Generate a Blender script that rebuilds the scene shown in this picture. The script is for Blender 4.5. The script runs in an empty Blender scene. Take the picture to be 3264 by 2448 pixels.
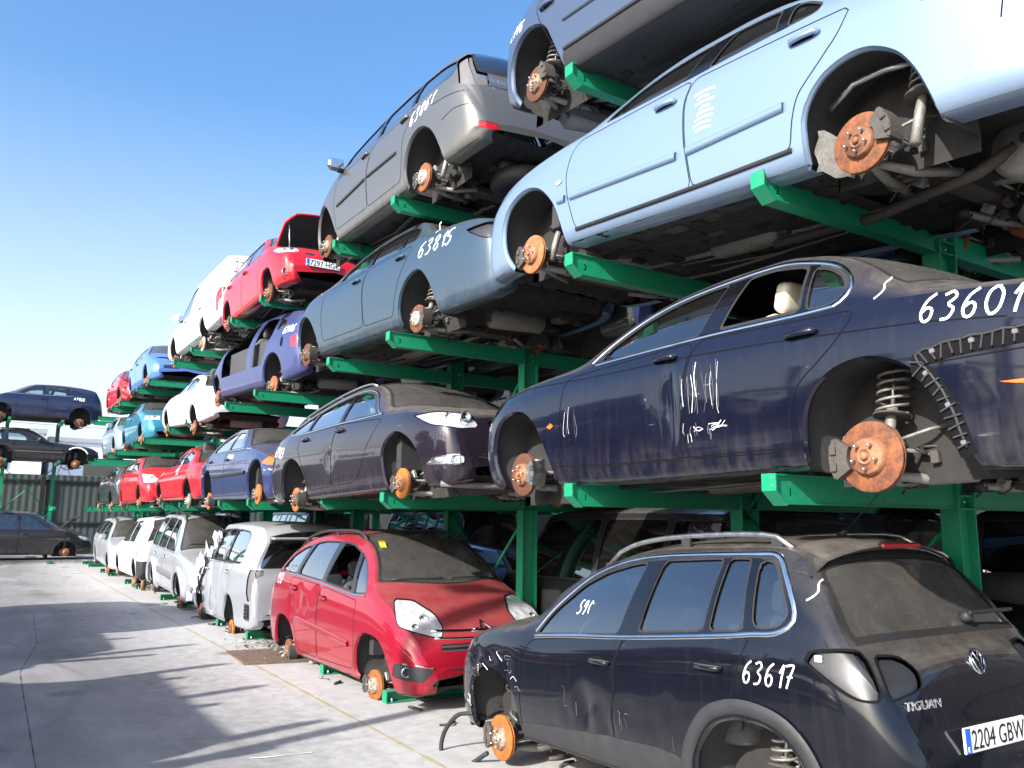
import bpy, math, random
import numpy as np
from mathutils import Matrix, Vector
R = math.radians
random.seed(7); RNG = np.random.default_rng(7)
SC = bpy.context.scene

# ---------------------------------------------------------------- camera
PITCH, ROLL, YAW, FPX = R(9.27), R(0.70), R(32.78), 2640.0
fw = Vector((-math.cos(YAW)*math.cos(PITCH), math.sin(YAW)*math.cos(PITCH), math.sin(PITCH)))
ri0 = fw.cross(Vector((0, 0, 1))).normalized(); up0 = ri0.cross(fw)
ri = ri0*math.cos(ROLL) + up0*math.sin(ROLL); up = up0*math.cos(ROLL) - ri0*math.sin(ROLL)
cd = bpy.data.cameras.new("camera"); cam = bpy.data.objects.new("camera", cd); SC.collection.objects.link(cam)
m = Matrix((ri, up, -fw)).transposed().to_4x4(); m.translation = Vector((0, 0, 1.76)); cam.matrix_world = m
cd.sensor_width = 36.0; cd.lens = 36.0*FPX/3264.0; cd.clip_start = 0.05; cd.clip_end = 3000
SC.camera = cam

# ---------------------------------------------------------------- light
SUN_AZ, SUN_EL = R(16), R(29)         # azimuth from -Y towards +X
sd = Vector((math.sin(SUN_AZ)*math.cos(SUN_EL), -math.cos(SUN_AZ)*math.cos(SUN_EL), math.sin(SUN_EL)))
w = bpy.data.worlds.new("World"); SC.world = w; w.use_nodes = True
nt = w.node_tree; nt.nodes.clear()
sky = nt.nodes.new('ShaderNodeTexSky'); sky.sky_type = 'NISHITA'; sky.sun_disc = False
sky.sun_elevation = SUN_EL; sky.sun_rotation = math.pi - SUN_AZ
sky.air_density = 1.0; sky.dust_density = 3.2; sky.ozone_density = 2.5; sky.altitude = 300
bg = nt.nodes.new('ShaderNodeBackground'); bg.inputs[1].default_value = 0.15
wo = nt.nodes.new('ShaderNodeOutputWorld')
hs = nt.nodes.new('ShaderNodeHueSaturation'); hs.inputs['Hue'].default_value = 0.498
tcw = nt.nodes.new('ShaderNodeTexCoord'); sxw = nt.nodes.new('ShaderNodeSeparateXYZ'); mrw = nt.nodes.new('ShaderNodeMapRange')
nt.links.new(tcw.outputs['Generated'], sxw.inputs[0]); nt.links.new(sxw.outputs[2], mrw.inputs[0])
for i, v in enumerate((0.0, 0.45, 0.40, 1.20)): mrw.inputs[i+1].default_value = v
nt.links.new(mrw.outputs[0], hs.inputs['Saturation'])
nt.links.new(sky.outputs[0], hs.inputs['Color']); nt.links.new(hs.outputs[0], bg.inputs[0]); nt.links.new(bg.outputs[0], wo.inputs[0])
sl = bpy.data.lights.new("sun", 'SUN'); sl.energy = 4.7; sl.angle = R(0.5); sl.color = (1.0, 0.955, 0.89)
so = bpy.data.objects.new("sun", sl); SC.collection.objects.link(so)
so.rotation_euler = sd.to_track_quat('Z', 'Y').to_euler(); so.location = (5, -20, 20)
SC.view_settings.view_transform = 'Standard'; SC.view_settings.look = 'None'
SC.view_settings.exposure = 1.18; SC.view_settings.gamma = 1.0
SC.cycles.max_bounces = 6; SC.cycles.transparent_max_bounces = 12

# ---------------------------------------------------------------- materials
def newmat(name):
    mt = bpy.data.materials.new(name); mt.use_nodes = True
    return mt, mt.node_tree, mt.node_tree.nodes["Principled BSDF"]
def nd(t, kind, **k):
    n = t.nodes.new(kind)
    for a, b in k.items(): setattr(n, a, b)
    return n
def noise(t, scale, detail=4, rough=0.55, coord='Object', warp=None):
    tc = nd(t, 'ShaderNodeTexCoord'); n = nd(t, 'ShaderNodeTexNoise')
    n.inputs['Scale'].default_value = scale; n.inputs['Detail'].default_value = detail; n.inputs['Roughness'].default_value = rough
    if warp:
        mp = nd(t, 'ShaderNodeMapping'); mp.inputs['Scale'].default_value = warp
        t.links.new(tc.outputs[coord], mp.inputs[0]); t.links.new(mp.outputs[0], n.inputs['Vector'])
    else: t.links.new(tc.outputs[coord], n.inputs['Vector'])
    return n.outputs['Fac']
def ramp(t, fac, stops):
    r = nd(t, 'ShaderNodeValToRGB'); e = r.color_ramp.elements
    while len(e) > 1: e.remove(e[-1])
    e[0].position = stops[0][0]; e[0].color = tuple(stops[0][1])+(1,)
    for p, c in stops[1:]:
        x = e.new(p); x.color = tuple(c)+(1,)
    t.links.new(fac, r.inputs[0]); return r.outputs[0]
def mix(t, fac, a, b):
    m = nd(t, 'ShaderNodeMix', data_type='RGBA')
    if isinstance(fac, (int, float)): m.inputs[0].default_value = fac
    else: t.links.new(fac, m.inputs[0])
    for i, v in ((6, a), (7, b)):
        if isinstance(v, (tuple, list)): m.inputs[i].default_value = tuple(v)+(1,)
        else: t.links.new(v, m.inputs[i])
    return m.outputs[2]
def math_(t, op, a, b=None):
    m = nd(t, 'ShaderNodeMath', operation=op)
    for i, v in ((0, a), (1, b)):
        if v is None: continue
        if isinstance(v, (int, float)): m.inputs[i].default_value = v
        else: t.links.new(v, m.inputs[i])
    return m.outputs[0]
def maprange(t, v, a, b, c=0, d=1):
    m = nd(t, 'ShaderNodeMapRange')
    t.links.new(v, m.inputs[0])
    for i, x in enumerate((a, b, c, d)): m.inputs[i+1].default_value = x
    return m.outputs[0]
def bump(t, p, h, strength, dist=0.01):
    b = nd(t, 'ShaderNodeBump'); b.inputs['Strength'].default_value = strength; b.inputs['Distance'].default_value = dist
    t.links.new(h, b.inputs['Height']); t.links.new(b.outputs[0], p.inputs['Normal'])
def paint(name, col, metal=0.0, rough=0.35, coat=1.0, dust=0.5, grime=0.5, coatr=0.03, dustcol=(0.30, 0.27, 0.23)):
    """car paint with dust lying on top faces and road dirt low on the sides"""
    mt, t, p = newmat(name)
    tc = nd(t, 'ShaderNodeTexCoord'); sx = nd(t, 'ShaderNodeSeparateXYZ'); t.links.new(tc.outputs['Object'], sx.inputs[0])
    gn = nd(t, 'ShaderNodeNewGeometry'); sn = nd(t, 'ShaderNodeSeparateXYZ'); t.links.new(gn.outputs['True Normal'], sn.inputs[0])
    n1 = noise(t, 9, 6, 0.65); n2 = noise(t, 60, 3, 0.6); n3 = noise(t, 3.0, 5, 0.6, warp=(6, 6, 0.6))
    upf = maprange(t, sn.outputs[2], 0.42, 0.98)
    d = math_(t, 'MULTIPLY', upf, maprange(t, math_(t, 'ADD', n1, math_(t, 'MULTIPLY', n2, 0.35)), 0.35, 0.95, 0.25, 1.0))
    d = math_(t, 'MULTIPLY', d, dust)
    low = maprange(t, sx.outputs[2], 0.48, 0.14)
    g = math_(t, 'MULTIPLY', math_(t, 'MULTIPLY', low, maprange(t, n3, 0.42, 0.85, 0.05, 0.8)), grime)
    f = math_(t, 'MINIMUM', math_(t, 'ADD', math_(t, 'ADD', d, g), maprange(t, n1, 0.60, 0.85, 0.0, 0.02)), 0.92)
    c = mix(t, f, col, dustcol)
    # rain streaks down the flanks and long shallow scratches
    n4 = noise(t, 5.0, 6, 0.7, warp=(5, 5, 0.45)); side_ = maprange(t, upf, 0.3, 0.0)
    c = mix(t, math_(t, 'MULTIPLY', math_(t, 'MULTIPLY', maprange(t, n4, 0.5, 0.8), side_), 0.015+0.035*grime), c, dustcol)
    n5 = noise(t, 7.0, 3, 0.5, warp=(0.5, 1, 9)); c = mix(t, math_(t, 'MULTIPLY', maprange(t, n5, 0.735, 0.75), maprange(t, n1, .5, .6, 0, .22)), c, (0.6, 0.6, 0.6))
    t.links.new(c, p.inputs['Base Color'])
    p.inputs['Metallic'].default_value = metal
    t.links.new(maprange(t, f, 0, 0.8, rough, 0.8), p.inputs['Roughness'])
    t.links.new(maprange(t, f, 0.0, 0.5, coat, 0.0), p.inputs['Coat Weight'])
    t.links.new(maprange(t, n1, 0.3, 0.8, coatr, coatr+0.07), p.inputs['Coat Roughness'])
    p.inputs['Specular IOR Level'].default_value = 0.12
    b = nd(t, 'ShaderNodeBump'); b.inputs['Strength'].default_value = 0.10; b.inputs['Distance'].default_value = 0.02
    t.links.new(noise(t, 2.6, 2, 0.5), b.inputs['Height']); t.links.new(b.outputs[0], p.inputs['Coat Normal'])
    return mt
def simple(name, col, rough=0.6, metal=0.0, var=0.25, scale=12, bumpy=0.0, spec=0.4, coat=0.0):
    mt, t, p = newmat(name)
    n = noise(t, scale, 5, 0.6)
    c = mix(t, n, tuple(x*(1-var) for x in col), tuple(min(1, x*(1+var)) for x in col))
    t.links.new(c, p.inputs['Base Color'])
    p.inputs['Metallic'].default_value = metal; p.inputs['Specular IOR Level'].default_value = spec
    t.links.new(maprange(t, n, 0.3, 0.7, max(0.02, rough-0.08), min(1, rough+0.08)), p.inputs['Roughness'])
    p.inputs['Coat Weight'].default_value = coat
    if bumpy: bump(t, p, noise(t, scale*4, 4), bumpy)
    return mt
def glass(name, tint, refl=1.0, dirt=0.0, dirtcol=(0.17, 0.165, 0.155), fade=0.45):
    """thin automotive glass: a tinted see-through pane with a fresnel reflection and a film of dust"""
    mt, t, p = newmat(name); t.nodes.remove(p); out = t.nodes['Material Output']
    tr = nd(t, 'ShaderNodeBsdfTransparent'); tr.inputs[0].default_value = tuple(tint)+(1,)
    gl = nd(t, 'ShaderNodeBsdfGlossy'); gl.inputs['Roughness'].default_value = 0.015
    gl.inputs['Color'].default_value = (0.95, 0.97, 1, 1)
    fr = nd(t, 'ShaderNodeFresnel'); fr.inputs[0].default_value = 1.62
    b = nd(t, 'ShaderNodeBump'); b.inputs['Strength'].default_value = 0.06; b.inputs['Distance'].default_value = 0.02
    t.links.new(noise(t, 2.2, 2, 0.5), b.inputs['Height']); t.links.new(b.outputs[0], gl.inputs['Normal']); t.links.new(b.outputs[0], fr.inputs['Normal'])
    ms = nd(t, 'ShaderNodeMixShader'); t.links.new(math_(t, 'MINIMUM', math_(t, 'MULTIPLY', fr.outputs[0], 2.6*refl), 1.0), ms.inputs[0])
    t.links.new(tr.outputs[0], ms.inputs[1]); t.links.new(gl.outputs[0], ms.inputs[2])
    last = ms.outputs[0]
    if dirt > 0:
        df = nd(t, 'ShaderNodeBsdfDiffuse'); df.inputs[0].default_value = tuple(dirtcol)+(1,)
        m2 = nd(t, 'ShaderNodeMixShader')
        n = math_(t, 'ADD', noise(t, 5, 6, 0.65), math_(t, 'MULTIPLY', noise(t, 70, 3, 0.6), 0.4))
        t.links.new(maprange(t, n, 0.4, 1.05, dirt*fade, dirt), m2.inputs[0])
        t.links.new(last, m2.inputs[1]); t.links.new(df.outputs[0], m2.inputs[2]); last = m2.outputs[0]
    t.links.new(last, out.inputs['Surface']); return mt

M = {}
M['glass'] = glass('window_glass', (0.42, 0.52, 0.54), 1.15, 0.035)
M['glass_dark'] = glass('tinted_glass', (0.08, 0.10, 0.115), 1.15, 0.03)
M['glass_dusty'] = glass('dusty_glass', (0.30, 0.35, 0.34), 0.8, 0.36)
M['glass_clear'] = glass('clear_glass', (0.70, 0.80, 0.80), 1.0, 0.03)
M['rubber'] = simple('black_rubber', (0.018, 0.018, 0.019), 0.55)
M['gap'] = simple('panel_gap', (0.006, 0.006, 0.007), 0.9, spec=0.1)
M['liner'] = simple('wheel_liner', (0.05, 0.049, 0.048), 0.8, scale=6, var=0.45, bumpy=0.25)
M['liner_dusty'] = simple('dusty_liner', (0.17, 0.165, 0.155), 0.85, scale=5, var=0.3, bumpy=0.3)
M['plastic'] = simple('grey_plastic', (0.022, 0.0225, 0.025), 0.62, scale=14, var=0.3)
M['plastic_light'] = simple('weathered_plastic', (0.12, 0.12, 0.125), 0.6, scale=14, var=0.2)
M['chrome'] = simple('chrome', (0.75, 0.76, 0.78), 0.12, 1.0, var=0.08)
M['alu'] = simple('aluminium', (0.55, 0.55, 0.54), 0.38, 1.0, var=0.2, scale=30)
M['steel'] = simple('dull_steel', (0.22, 0.21, 0.195), 0.6, 0.5, var=0.45, scale=22, bumpy=0.3)
M['iron'] = simple('cast_iron', (0.07, 0.062, 0.055), 0.75, 0.2, var=0.5, scale=25, bumpy=0.5)
M['under'] = simple('underseal', (0.028, 0.027, 0.026), 0.9, scale=5, var=0.6, bumpy=0.6, spec=0.2)
M['seat'] = simple('seat_cloth', (0.07, 0.07, 0.075), 0.9, scale=30)
M['seat_cream'] = simple('cream_leather', (0.62, 0.57, 0.46), 0.5, scale=18, var=0.08)
M['dash'] = simple('dash_plastic', (0.03, 0.03, 0.032), 0.7)
M['cream'] = simple('cream_trim', (0.30, 0.26, 0.18), 0.8, var=0.15)
M['white_mark'] = simple('white_marker', (0.86, 0.86, 0.88), 0.6, var=0.06)
M['orange'] = simple('amber_lens', (0.62, 0.12, 0.005), 0.2, var=0.15, scale=40, coat=1)
M['red_lens'] = simple('red_lens', (0.42, 0.012, 0.02), 0.18, var=0.25, scale=40, coat=1)
M['plate'] = simple('plate_white', (0.78, 0.78, 0.76), 0.4, var=0.05)
M['plate_blue'] = simple('plate_blue', (0.02, 0.10, 0.55), 0.4, var=0.05)
M['plate_ink'] = simple('plate_ink', (0.012, 0.012, 0.014), 0.5)
M['gloss_black'] = simple('gloss_black_trim', (0.004, 0.004, 0.006), 0.25, coat=1, spec=.1)
M['tape'] = simple('old_tape', (0.40, 0.47, 0.55), 0.5, var=.2, scale=30)
M['inside'] = simple('bare_shell', (0.05, 0.05, 0.055), 0.7)
M['foil'] = simple('torn_wrap', (0.78, 0.79, 0.82), 0.28, 0.2, var=0.12, scale=20, bumpy=0.5)
M['green_reflect'] = simple('green_sticker', (0.02, 0.35, 0.12), 0.5)
M['yellow'] = simple('yellow_sticker', (0.75, 0.6, 0.05), 0.5)
def lampmat(name):
    mt, t, p = newmat(name)
    tc = nd(t, 'ShaderNodeTexCoord'); v = nd(t, 'ShaderNodeTexVoronoi'); v.inputs['Scale'].default_value = 9
    t.links.new(tc.outputs['Object'], v.inputs['Vector'])
    c = ramp(t, v.outputs['Distance'], [(0.0, (0.34, 0.35, 0.37)), (0.35, (0.46, 0.47, 0.49)), (0.7, (0.38, 0.39, 0.41))])
    t.links.new(c, p.inputs['Base Color']); p.inputs['Metallic'].default_value = 0.0; p.inputs['Roughness'].default_value = 0.25; p.inputs['Coat Weight'].default_value = 1
    bump(t, p, v.outputs['Distance'], 0.35, 0.04); return mt
M['lamp'] = lampmat('headlamp')
M['lens'] = glass('lamp_lens', (0.97, 0.98, 0.99), 0.5, 0.03, (.5, .5, .5))
def rustmat(name, a, b, c):
    mt, t, p = newmat(name)
    n = noise(t, 16, 7, 0.7); n2 = noise(t, 90, 3, 0.6)
    oi = nd(t, 'ShaderNodeObjectInfo'); rnd = maprange(t, oi.outputs['Random'], 0, 1, -0.26, 0.12)
    col = ramp(t, math_(t, 'ADD', math_(t, 'ADD', math_(t, 'MULTIPLY', n, 0.8), math_(t, 'MULTIPLY', n2, 0.2)), rnd), [(0.3, a), (0.5, b), (0.7, c)])
    t.links.new(col, p.inputs['Base Color']); p.inputs['Roughness'].default_value = 0.75
    p.inputs['Metallic'].default_value = 0.15
    bump(t, p, n2, 0.25, 0.004); return mt
M['rust'] = rustmat('rusty_disc', (0.09, 0.032, 0.016), (0.25, 0.082, 0.028), (0.36, 0.14, 0.055))
M['rust_orange'] = rustmat('fresh_rust', (0.15, 0.048, 0.014), (0.34, 0.10, 0.014), (0.42, 0.155, 0.025))
M['hubmetal'] = rustmat('hub_metal', (0.16, 0.09, 0.05), (0.36, 0.32, 0.27), (0.5, 0.47, 0.42))
M['hubrust'] = rustmat('hub_rust', (0.12, 0.055, 0.03), (0.24, 0.10, 0.05), (0.33, 0.17, 0.09))
def greenmat(name, base):
    mt, t, p = newmat(name)
    n = noise(t, 5, 5, 0.6); n2 = noise(t, 40, 4, 0.65)
    c = mix(t, n, tuple(x*0.85 for x in base), tuple(x*1.12 for x in base))
    c = mix(t, maprange(t, n2, 0.56, 0.72, 0, 0.6), c, (0.16, 0.15, 0.11))
    n3 = noise(t, 24, 6, 0.75, warp=(1, 0.25, 1)); c = mix(t, maprange(t, n3, 0.62, 0.66, 0, 0.85), c, (0.10, 0.055, 0.03))
    gn = nd(t, 'ShaderNodeNewGeometry'); sn = nd(t, 'ShaderNodeSeparateXYZ'); t.links.new(gn.outputs['True Normal'], sn.inputs[0])
    c = mix(t, math_(t, 'MULTIPLY', maprange(t, sn.outputs[2], .6, .95), maprange(t, n, .3, .7, .2, .8)), c, (0.17, 0.18, 0.15))
    t.links.new(c, p.inputs['Base Color']); p.inputs['Roughness'].default_value = 0.42
    p.inputs['Specular IOR Level'].default_value = 0.45
    return mt
M['green'] = greenmat('green_rack_paint', (0.004, 0.215, 0.105))
M['blue_ink'] = simple('blue_stencil', (0.01, 0.08, 0.55), 0.5)

# ---------------------------------------------------------------- scene helpers
def tag(o, label=None, cat=None, group=None, kind=None):
    if label: o['label'] = label
    if cat: o['category'] = cat
    if group: o['group'] = group
    if kind: o['kind'] = kind
    return o
def empty(name, loc=(0, 0, 0)):
    o = bpy.data.objects.new(name, None); SC.collection.objects.link(o); o.location = loc; o.empty_display_size = 0.2
    return o
def quat_z(d): return Vector(d).to_track_quat('Z', 'Y').to_matrix()

class MB:
    """collects pieces into one mesh with several materials"""
    def __init__(s): s.v = []; s.n = []; s.f = []; s.m = []; s.sm = []; s.mats = []; s.k = 0
    def mi(s, m):
        if m not in s.mats: s.mats.append(m)
        return s.mats.index(m)
    def add(s, V, F, mat, smooth=True, N=None):
        V = np.asarray(V, float).reshape(-1, 3)
        i = s.mi(mat); b = s.k
        s.v.append(V); s.k += len(V)
        s.n.append(N)
        for f in F: s.f.append([int(x)+b for x in f]); s.m.append(i); s.sm.append(smooth)
        return s
    def box(s, c, d, mat, rot=None, bev=0.0):
        d = np.array(d)/2.0
        if bev <= 0:
            V = np.array([(x, y, z) for x in (-1, 1) for y in (-1, 1) for z in (-1, 1)])*d
            F = [(0, 1, 3, 2), (4, 6, 7, 5), (0, 4, 5, 1), (2, 3, 7, 6), (0, 2, 6, 4), (1, 5, 7, 3)]
            sm = False
        else:
            V = []; idx = {}
            for x in (-1, 1):
                for y in (-1, 1):
                    for z in (-1, 1):
                        for a in range(3):
                            q = np.array([x, y, z])*d
                            for k in range(3):
                                if k != a: q[k] -= (x, y, z)[k]*bev
                            idx[(x, y, z, a)] = len(V); V.append(q)
            F = []
            for a in range(3):
                b_, c_ = (a+1) % 3, (a+2) % 3
                for sg in (-1, 1):
                    q = []
                    for u, v_ in ((-1, -1), (1, -1), (1, 1), (-1, 1)):
                        k = [0, 0, 0]; k[a] = sg; k[b_] = u; k[c_] = v_; q.append(idx[tuple(k)+(a,)])
                    F.append(q if sg > 0 else q[::-1])
                for u in (-1, 1):
                    for v_ in (-1, 1):
                        k0 = [0]*3; k1 = [0]*3
                        k0[a] = -1; k1[a] = 1
                        for k in (k0, k1): k[b_] = u; k[c_] = v_
                        q = [idx[tuple(k0)+(b_,)], idx[tuple(k1)+(b_,)], idx[tuple(k1)+(c_,)], idx[tuple(k0)+(c_,)]]
                        F.append(q if u*v_ < 0 else q[::-1])
            for x in (-1, 1):
                for y in (-1, 1):
                    for z in (-1, 1):
                        q = [idx[(x, y, z, a)] for a in range(3)]
                        F.append(q if x*y*z > 0 else q[::-1])
            V = np.array(V); sm = False
        if rot is not None: V = V @ np.array(rot).T
        return s.add(V+np.array(c), F, mat, sm)
    def tube(s, pts, r, mat, n=8, caps=True, closed=False):
        P = np.array(pts, float); m_ = len(P)
        if np.isscalar(r): r = [r]*m_
        T = np.zeros_like(P)
        for i in range(m_):
            a = P[(i-1) % m_] if (closed or i > 0) else P[i]; b = P[(i+1) % m_] if (closed or i < m_-1) else P[i]
            T[i] = (b-a)/max(1e-9, np.linalg.norm(b-a))
        u = np.cross(T[0], (0, 0, 1)); u = u if np.linalg.norm(u) > 0.1 else np.cross(T[0], (1, 0, 0)); u /= np.linalg.norm(u)
        V = []
        for i in range(m_):
            u = u - T[i]*np.dot(u, T[i]); u /= np.linalg.norm(u); w_ = np.cross(T[i], u)
            for k in range(n):
                a = 2*math.pi*k/n; V.append(P[i]+r[i]*(u*math.cos(a)+w_*math.sin(a)))
        F = []
        for i in range(m_ if closed else m_-1):
            for k in range(n):
                i2 = (i+1) % m_; F.append((i*n+k, i*n+(k+1) % n, i2*n+(k+1) % n, i2*n+k))
        if caps and not closed: F.append(list(range(n))[::-1]); F.append([(m_-1)*n+k for k in range(n)])
        return s.add(V, F, mat, True)
    def blob(s, c, d, mat, rot=None, e=.45, n=18, m_=11):
        """a soft cushion: superellipsoid"""
        f = lambda x: np.sign(x)*np.abs(x)**e
        V = []
        for i in range(m_):
            p = -math.pi/2+math.pi*i/(m_-1)
            for k in range(n):
                a = 2*math.pi*k/n; V.append((d[0]/2*f(math.cos(p))*f(math.cos(a)), d[1]/2*f(math.cos(p))*f(math.sin(a)), d[2]/2*f(math.sin(p))))
        V = np.array(V)
        if rot is not None: V = V @ np.array(rot).T
        return s.add(V+np.array(c), [(i*n+k, i*n+(k+1) % n, (i+1)*n+(k+1) % n, (i+1)*n+k) for i in range(m_-1) for k in range(n)], mat, True)
    def lathe(s, prof, mat, axis=(0, 1, 0), c=(0, 0, 0), n=32, close=False):
        """prof: list of (r, h) along the axis"""
        Rm = np.array(quat_z(axis)); V = []
        for r, h in prof:
            for k in range(n):
                a = 2*math.pi*k/n; V.append(Rm @ np.array((r*math.cos(a), r*math.sin(a), h))+np.array(c))
        F = []
        for i in range(len(prof)-1):
            for k in range(n): F.append((i*n+k, i*n+(k+1) % n, (i+1)*n+(k+1) % n, (i+1)*n+k))
        return s.add(V, F, mat, True)
    def prism(s, poly, a0, a1, mat, plane='xz'):
        """extrude a 2D polygon; plane 'xz' extrudes along y"""
        n = len(poly); V = []
        for a in (a0, a1):
            for p, q in poly:
                V.append({'xz': (p, a, q), 'yz': (a, p, q), 'xy': (p, q, a)}[plane])
        F = [list(range(n)), list(range(n, 2*n))[::-1]]+[(i, n+i, n+(i+1) % n, (i+1) % n) for i in range(n)]
        return s.add(V, F, mat, False)
    def build(s, name, parent=None, mats=None):
        me = bpy.data.meshes.new(name)
        V = np.concatenate(s.v) if s.v else np.zeros((0, 3))
        me.from_pydata(V.tolist(), [], s.f)
        for m_ in s.mats: me.materials.append(M[m_] if isinstance(m_, str) else m_)
        me.polygons.foreach_set('material_index', s.m); me.polygons.foreach_set('use_smooth', s.sm)
        me.update()
        if any(n is not None for n in s.n):
            vn = np.zeros((len(me.vertices), 3))
            me.vertex_normals.foreach_get('vector', vn.reshape(-1))
            b = 0
            for V_, N in zip(s.v, s.n):
                if N is not None: vn[b:b+len(V_)] = N
                b += len(V_)
            nl = len(me.loops); lv = np.zeros(nl, np.int32); me.loops.foreach_get('vertex_index', lv)
            ln = vn[lv]
            tot = np.array([len(f) for f in s.f]); pn = np.zeros((len(tot), 3)); me.polygon_normals.foreach_get('vector', pn.reshape(-1))
            flat = np.repeat(~np.array(s.sm, bool), tot); ln[flat] = np.repeat(pn, tot, axis=0)[flat]
            me.normals_split_custom_set(ln.tolist())
        o = bpy.data.objects.new(name, me); SC.collection.objects.link(o)
        if parent: o.parent = parent
        return o
def textmesh(txt, size, mat, extr=0.001, align='LEFT', sx=1.0):
    cu = bpy.data.curves.new('lettering', 'FONT'); cu.body = txt; cu.size = size; cu.extrude = extr; cu.align_x = align
    o = bpy.data.objects.new('lettering', cu); SC.collection.objects.link(o)
    me = bpy.data.meshes.new_from_object(o.evaluated_get(bpy.context.evaluated_depsgraph_get()))
    V = np.array([v.co[:] for v in me.vertices]); F = [list(p.vertices) for p in me.polygons]
    bpy.data.objects.remove(o); bpy.data.curves.remove(cu); bpy.data.meshes.remove(me)
    if len(V): V[:, 0] *= sx
    return V, F
# ---------------------------------------------------------------- curves
def pchip(pts):
    x = np.array([p[0] for p in pts], float); y = np.array([p[1] for p in pts], float)
    h = np.diff(x); d = np.diff(y)/h; n = len(x); mm = np.zeros(n)
    if n == 2: mm[:] = d[0]
    else:
        for i in range(1, n-1):
            if d[i-1]*d[i] > 0:
                w1 = 2*h[i]+h[i-1]; w2 = h[i]+2*h[i-1]; mm[i] = (w1+w2)/(w1/d[i-1]+w2/d[i])
        mm[0] = d[0]; mm[-1] = d[-1]
    def f(q):
        q = np.clip(np.asarray(q, float), x[0], x[-1]); i = np.clip(np.searchsorted(x, q)-1, 0, n-2)
        t = (q-x[i])/h[i]; t2 = t*t; t3 = t2*t
        return (2*t3-3*t2+1)*y[i]+(t3-2*t2+t)*h[i]*mm[i]+(-2*t3+3*t2)*y[i+1]+(t3-t2)*h[i]*mm[i+1]
    return f
def crom(P, n=6, closed=False):
    """Catmull-Rom through the points"""
    P = np.asarray(P, float); out = []; m_ = len(P)
    for i in range(m_ if closed else m_-1):
        p0 = P[(i-1) % m_] if (closed or i > 0) else 2*P[0]-P[1]; p1 = P[i]; p2 = P[(i+1) % m_]
        p3 = P[(i+2) % m_] if (closed or i < m_-2) else 2*P[-1]-P[-2]
        for k in range(n):
            t = k/n
            out.append(0.5*((2*p1)+(-p0+p2)*t+(2*p0-5*p1+4*p2-p3)*t*t+(-p0+3*p1-3*p2+p3)*t**3))
    if not closed: out.append(P[-1])
    return np.array(out)
def fillet(P, r, n=5):
    """closed polygon with rounded corners; r scalar or list"""
    P = np.asarray(P, float); m_ = len(P); out = []
    rr = [r]*m_ if np.isscalar(r) else r
    for i in range(m_):
        a, b, c = P[i-1], P[i], P[(i+1) % m_]
        la, lc = np.linalg.norm(a-b), np.linalg.norm(c-b)
        d = min(rr[i], la*0.48, lc*0.48)
        if d < 1e-4: out.append(b); continue
        s_, e = b+(a-b)/la*d, b+(c-b)/lc*d
        for k in range(n+1):
            t = k/n; out.append((1-t)**2*s_+2*t*(1-t)*b+t*t*e)
    return np.array(out)
def resample(P, step):
    P = np.asarray(P, float); d = np.r_[0, np.cumsum(np.linalg.norm(np.diff(P, axis=0), axis=1))]
    n = max(2, int(math.ceil(d[-1]/step))+1); q = np.linspace(0, d[-1], n)
    return np.stack([np.interp(q, d, P[:, k]) for k in range(P.shape[1])], -1)
def sdf(poly, x, z):
    """signed distance to a closed polygon, negative inside"""
    P = np.asarray(poly, float); Q = np.roll(P, -1, axis=0)
    best = np.full(x.shape, 1e18); ins = np.zeros(x.shape, bool)
    for (ax, az), (bx, bz) in zip(P, Q):
        ex, ez = bx-ax, bz-az; wx, wz = x-ax, z-az
        t = np.clip((wx*ex+wz*ez)/max(1e-12, ex*ex+ez*ez), 0, 1)
        best = np.minimum(best, (wx-ex*t)**2+(wz-ez*t)**2)
        c = (az > z) != (bz > z)
        if abs(bz-az) > 1e-12: ins ^= c & (x < (bx-ax)*(z-az)/(bz-az)+ax)
    return np.where(ins, -1, 1)*np.sqrt(best)
def cut(X, F, phi):
    """split triangles along phi = 0; returns X, inside faces, outside faces"""
    phi = np.where(np.abs(phi) < 1e-5, 1e-5, phi); sg = phi < 0; f = sg[F]; k = f.sum(1)
    Fi, Fo = [F[k == 3]], [F[k == 0]]
    mixf = F[(k == 1) | (k == 2)]
    if len(mixf) == 0: return X, Fi[0], Fo[0]
    fm = sg[mixf]; lone_in = fm.sum(1) == 1
    lone = np.where(lone_in, fm.argmax(1), (~fm).argmax(1))
    i = np.arange(len(mixf)); a = mixf[i, lone]; b = mixf[i, (lone+1) % 3]; c = mixf[i, (lone+2) % 3]
    E_ = np.concatenate([np.stack([a, b], 1), np.stack([a, c], 1)]); E_.sort(axis=1)
    U, inv = np.unique(E_, axis=0, return_inverse=True); inv = inv.reshape(-1)
    t = phi[U[:, 0]]/(phi[U[:, 0]]-phi[U[:, 1]])
    XN = X[U[:, 0]]*(1-t)[:, None]+X[U[:, 1]]*t[:, None]
    ab = len(X)+inv[:len(mixf)]; ac = len(X)+inv[len(mixf):]; X = np.concatenate([X, XN])
    tip = np.stack([a, ab, ac], 1); q1 = np.stack([ab, b, c], 1); q2 = np.stack([ab, c, ac], 1)
    Fi += [tip[lone_in], q1[~lone_in], q2[~lone_in]]; Fo += [tip[~lone_in], q1[lone_in], q2[lone_in]]
    return X, np.concatenate(Fi), np.concatenate(Fo)

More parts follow.
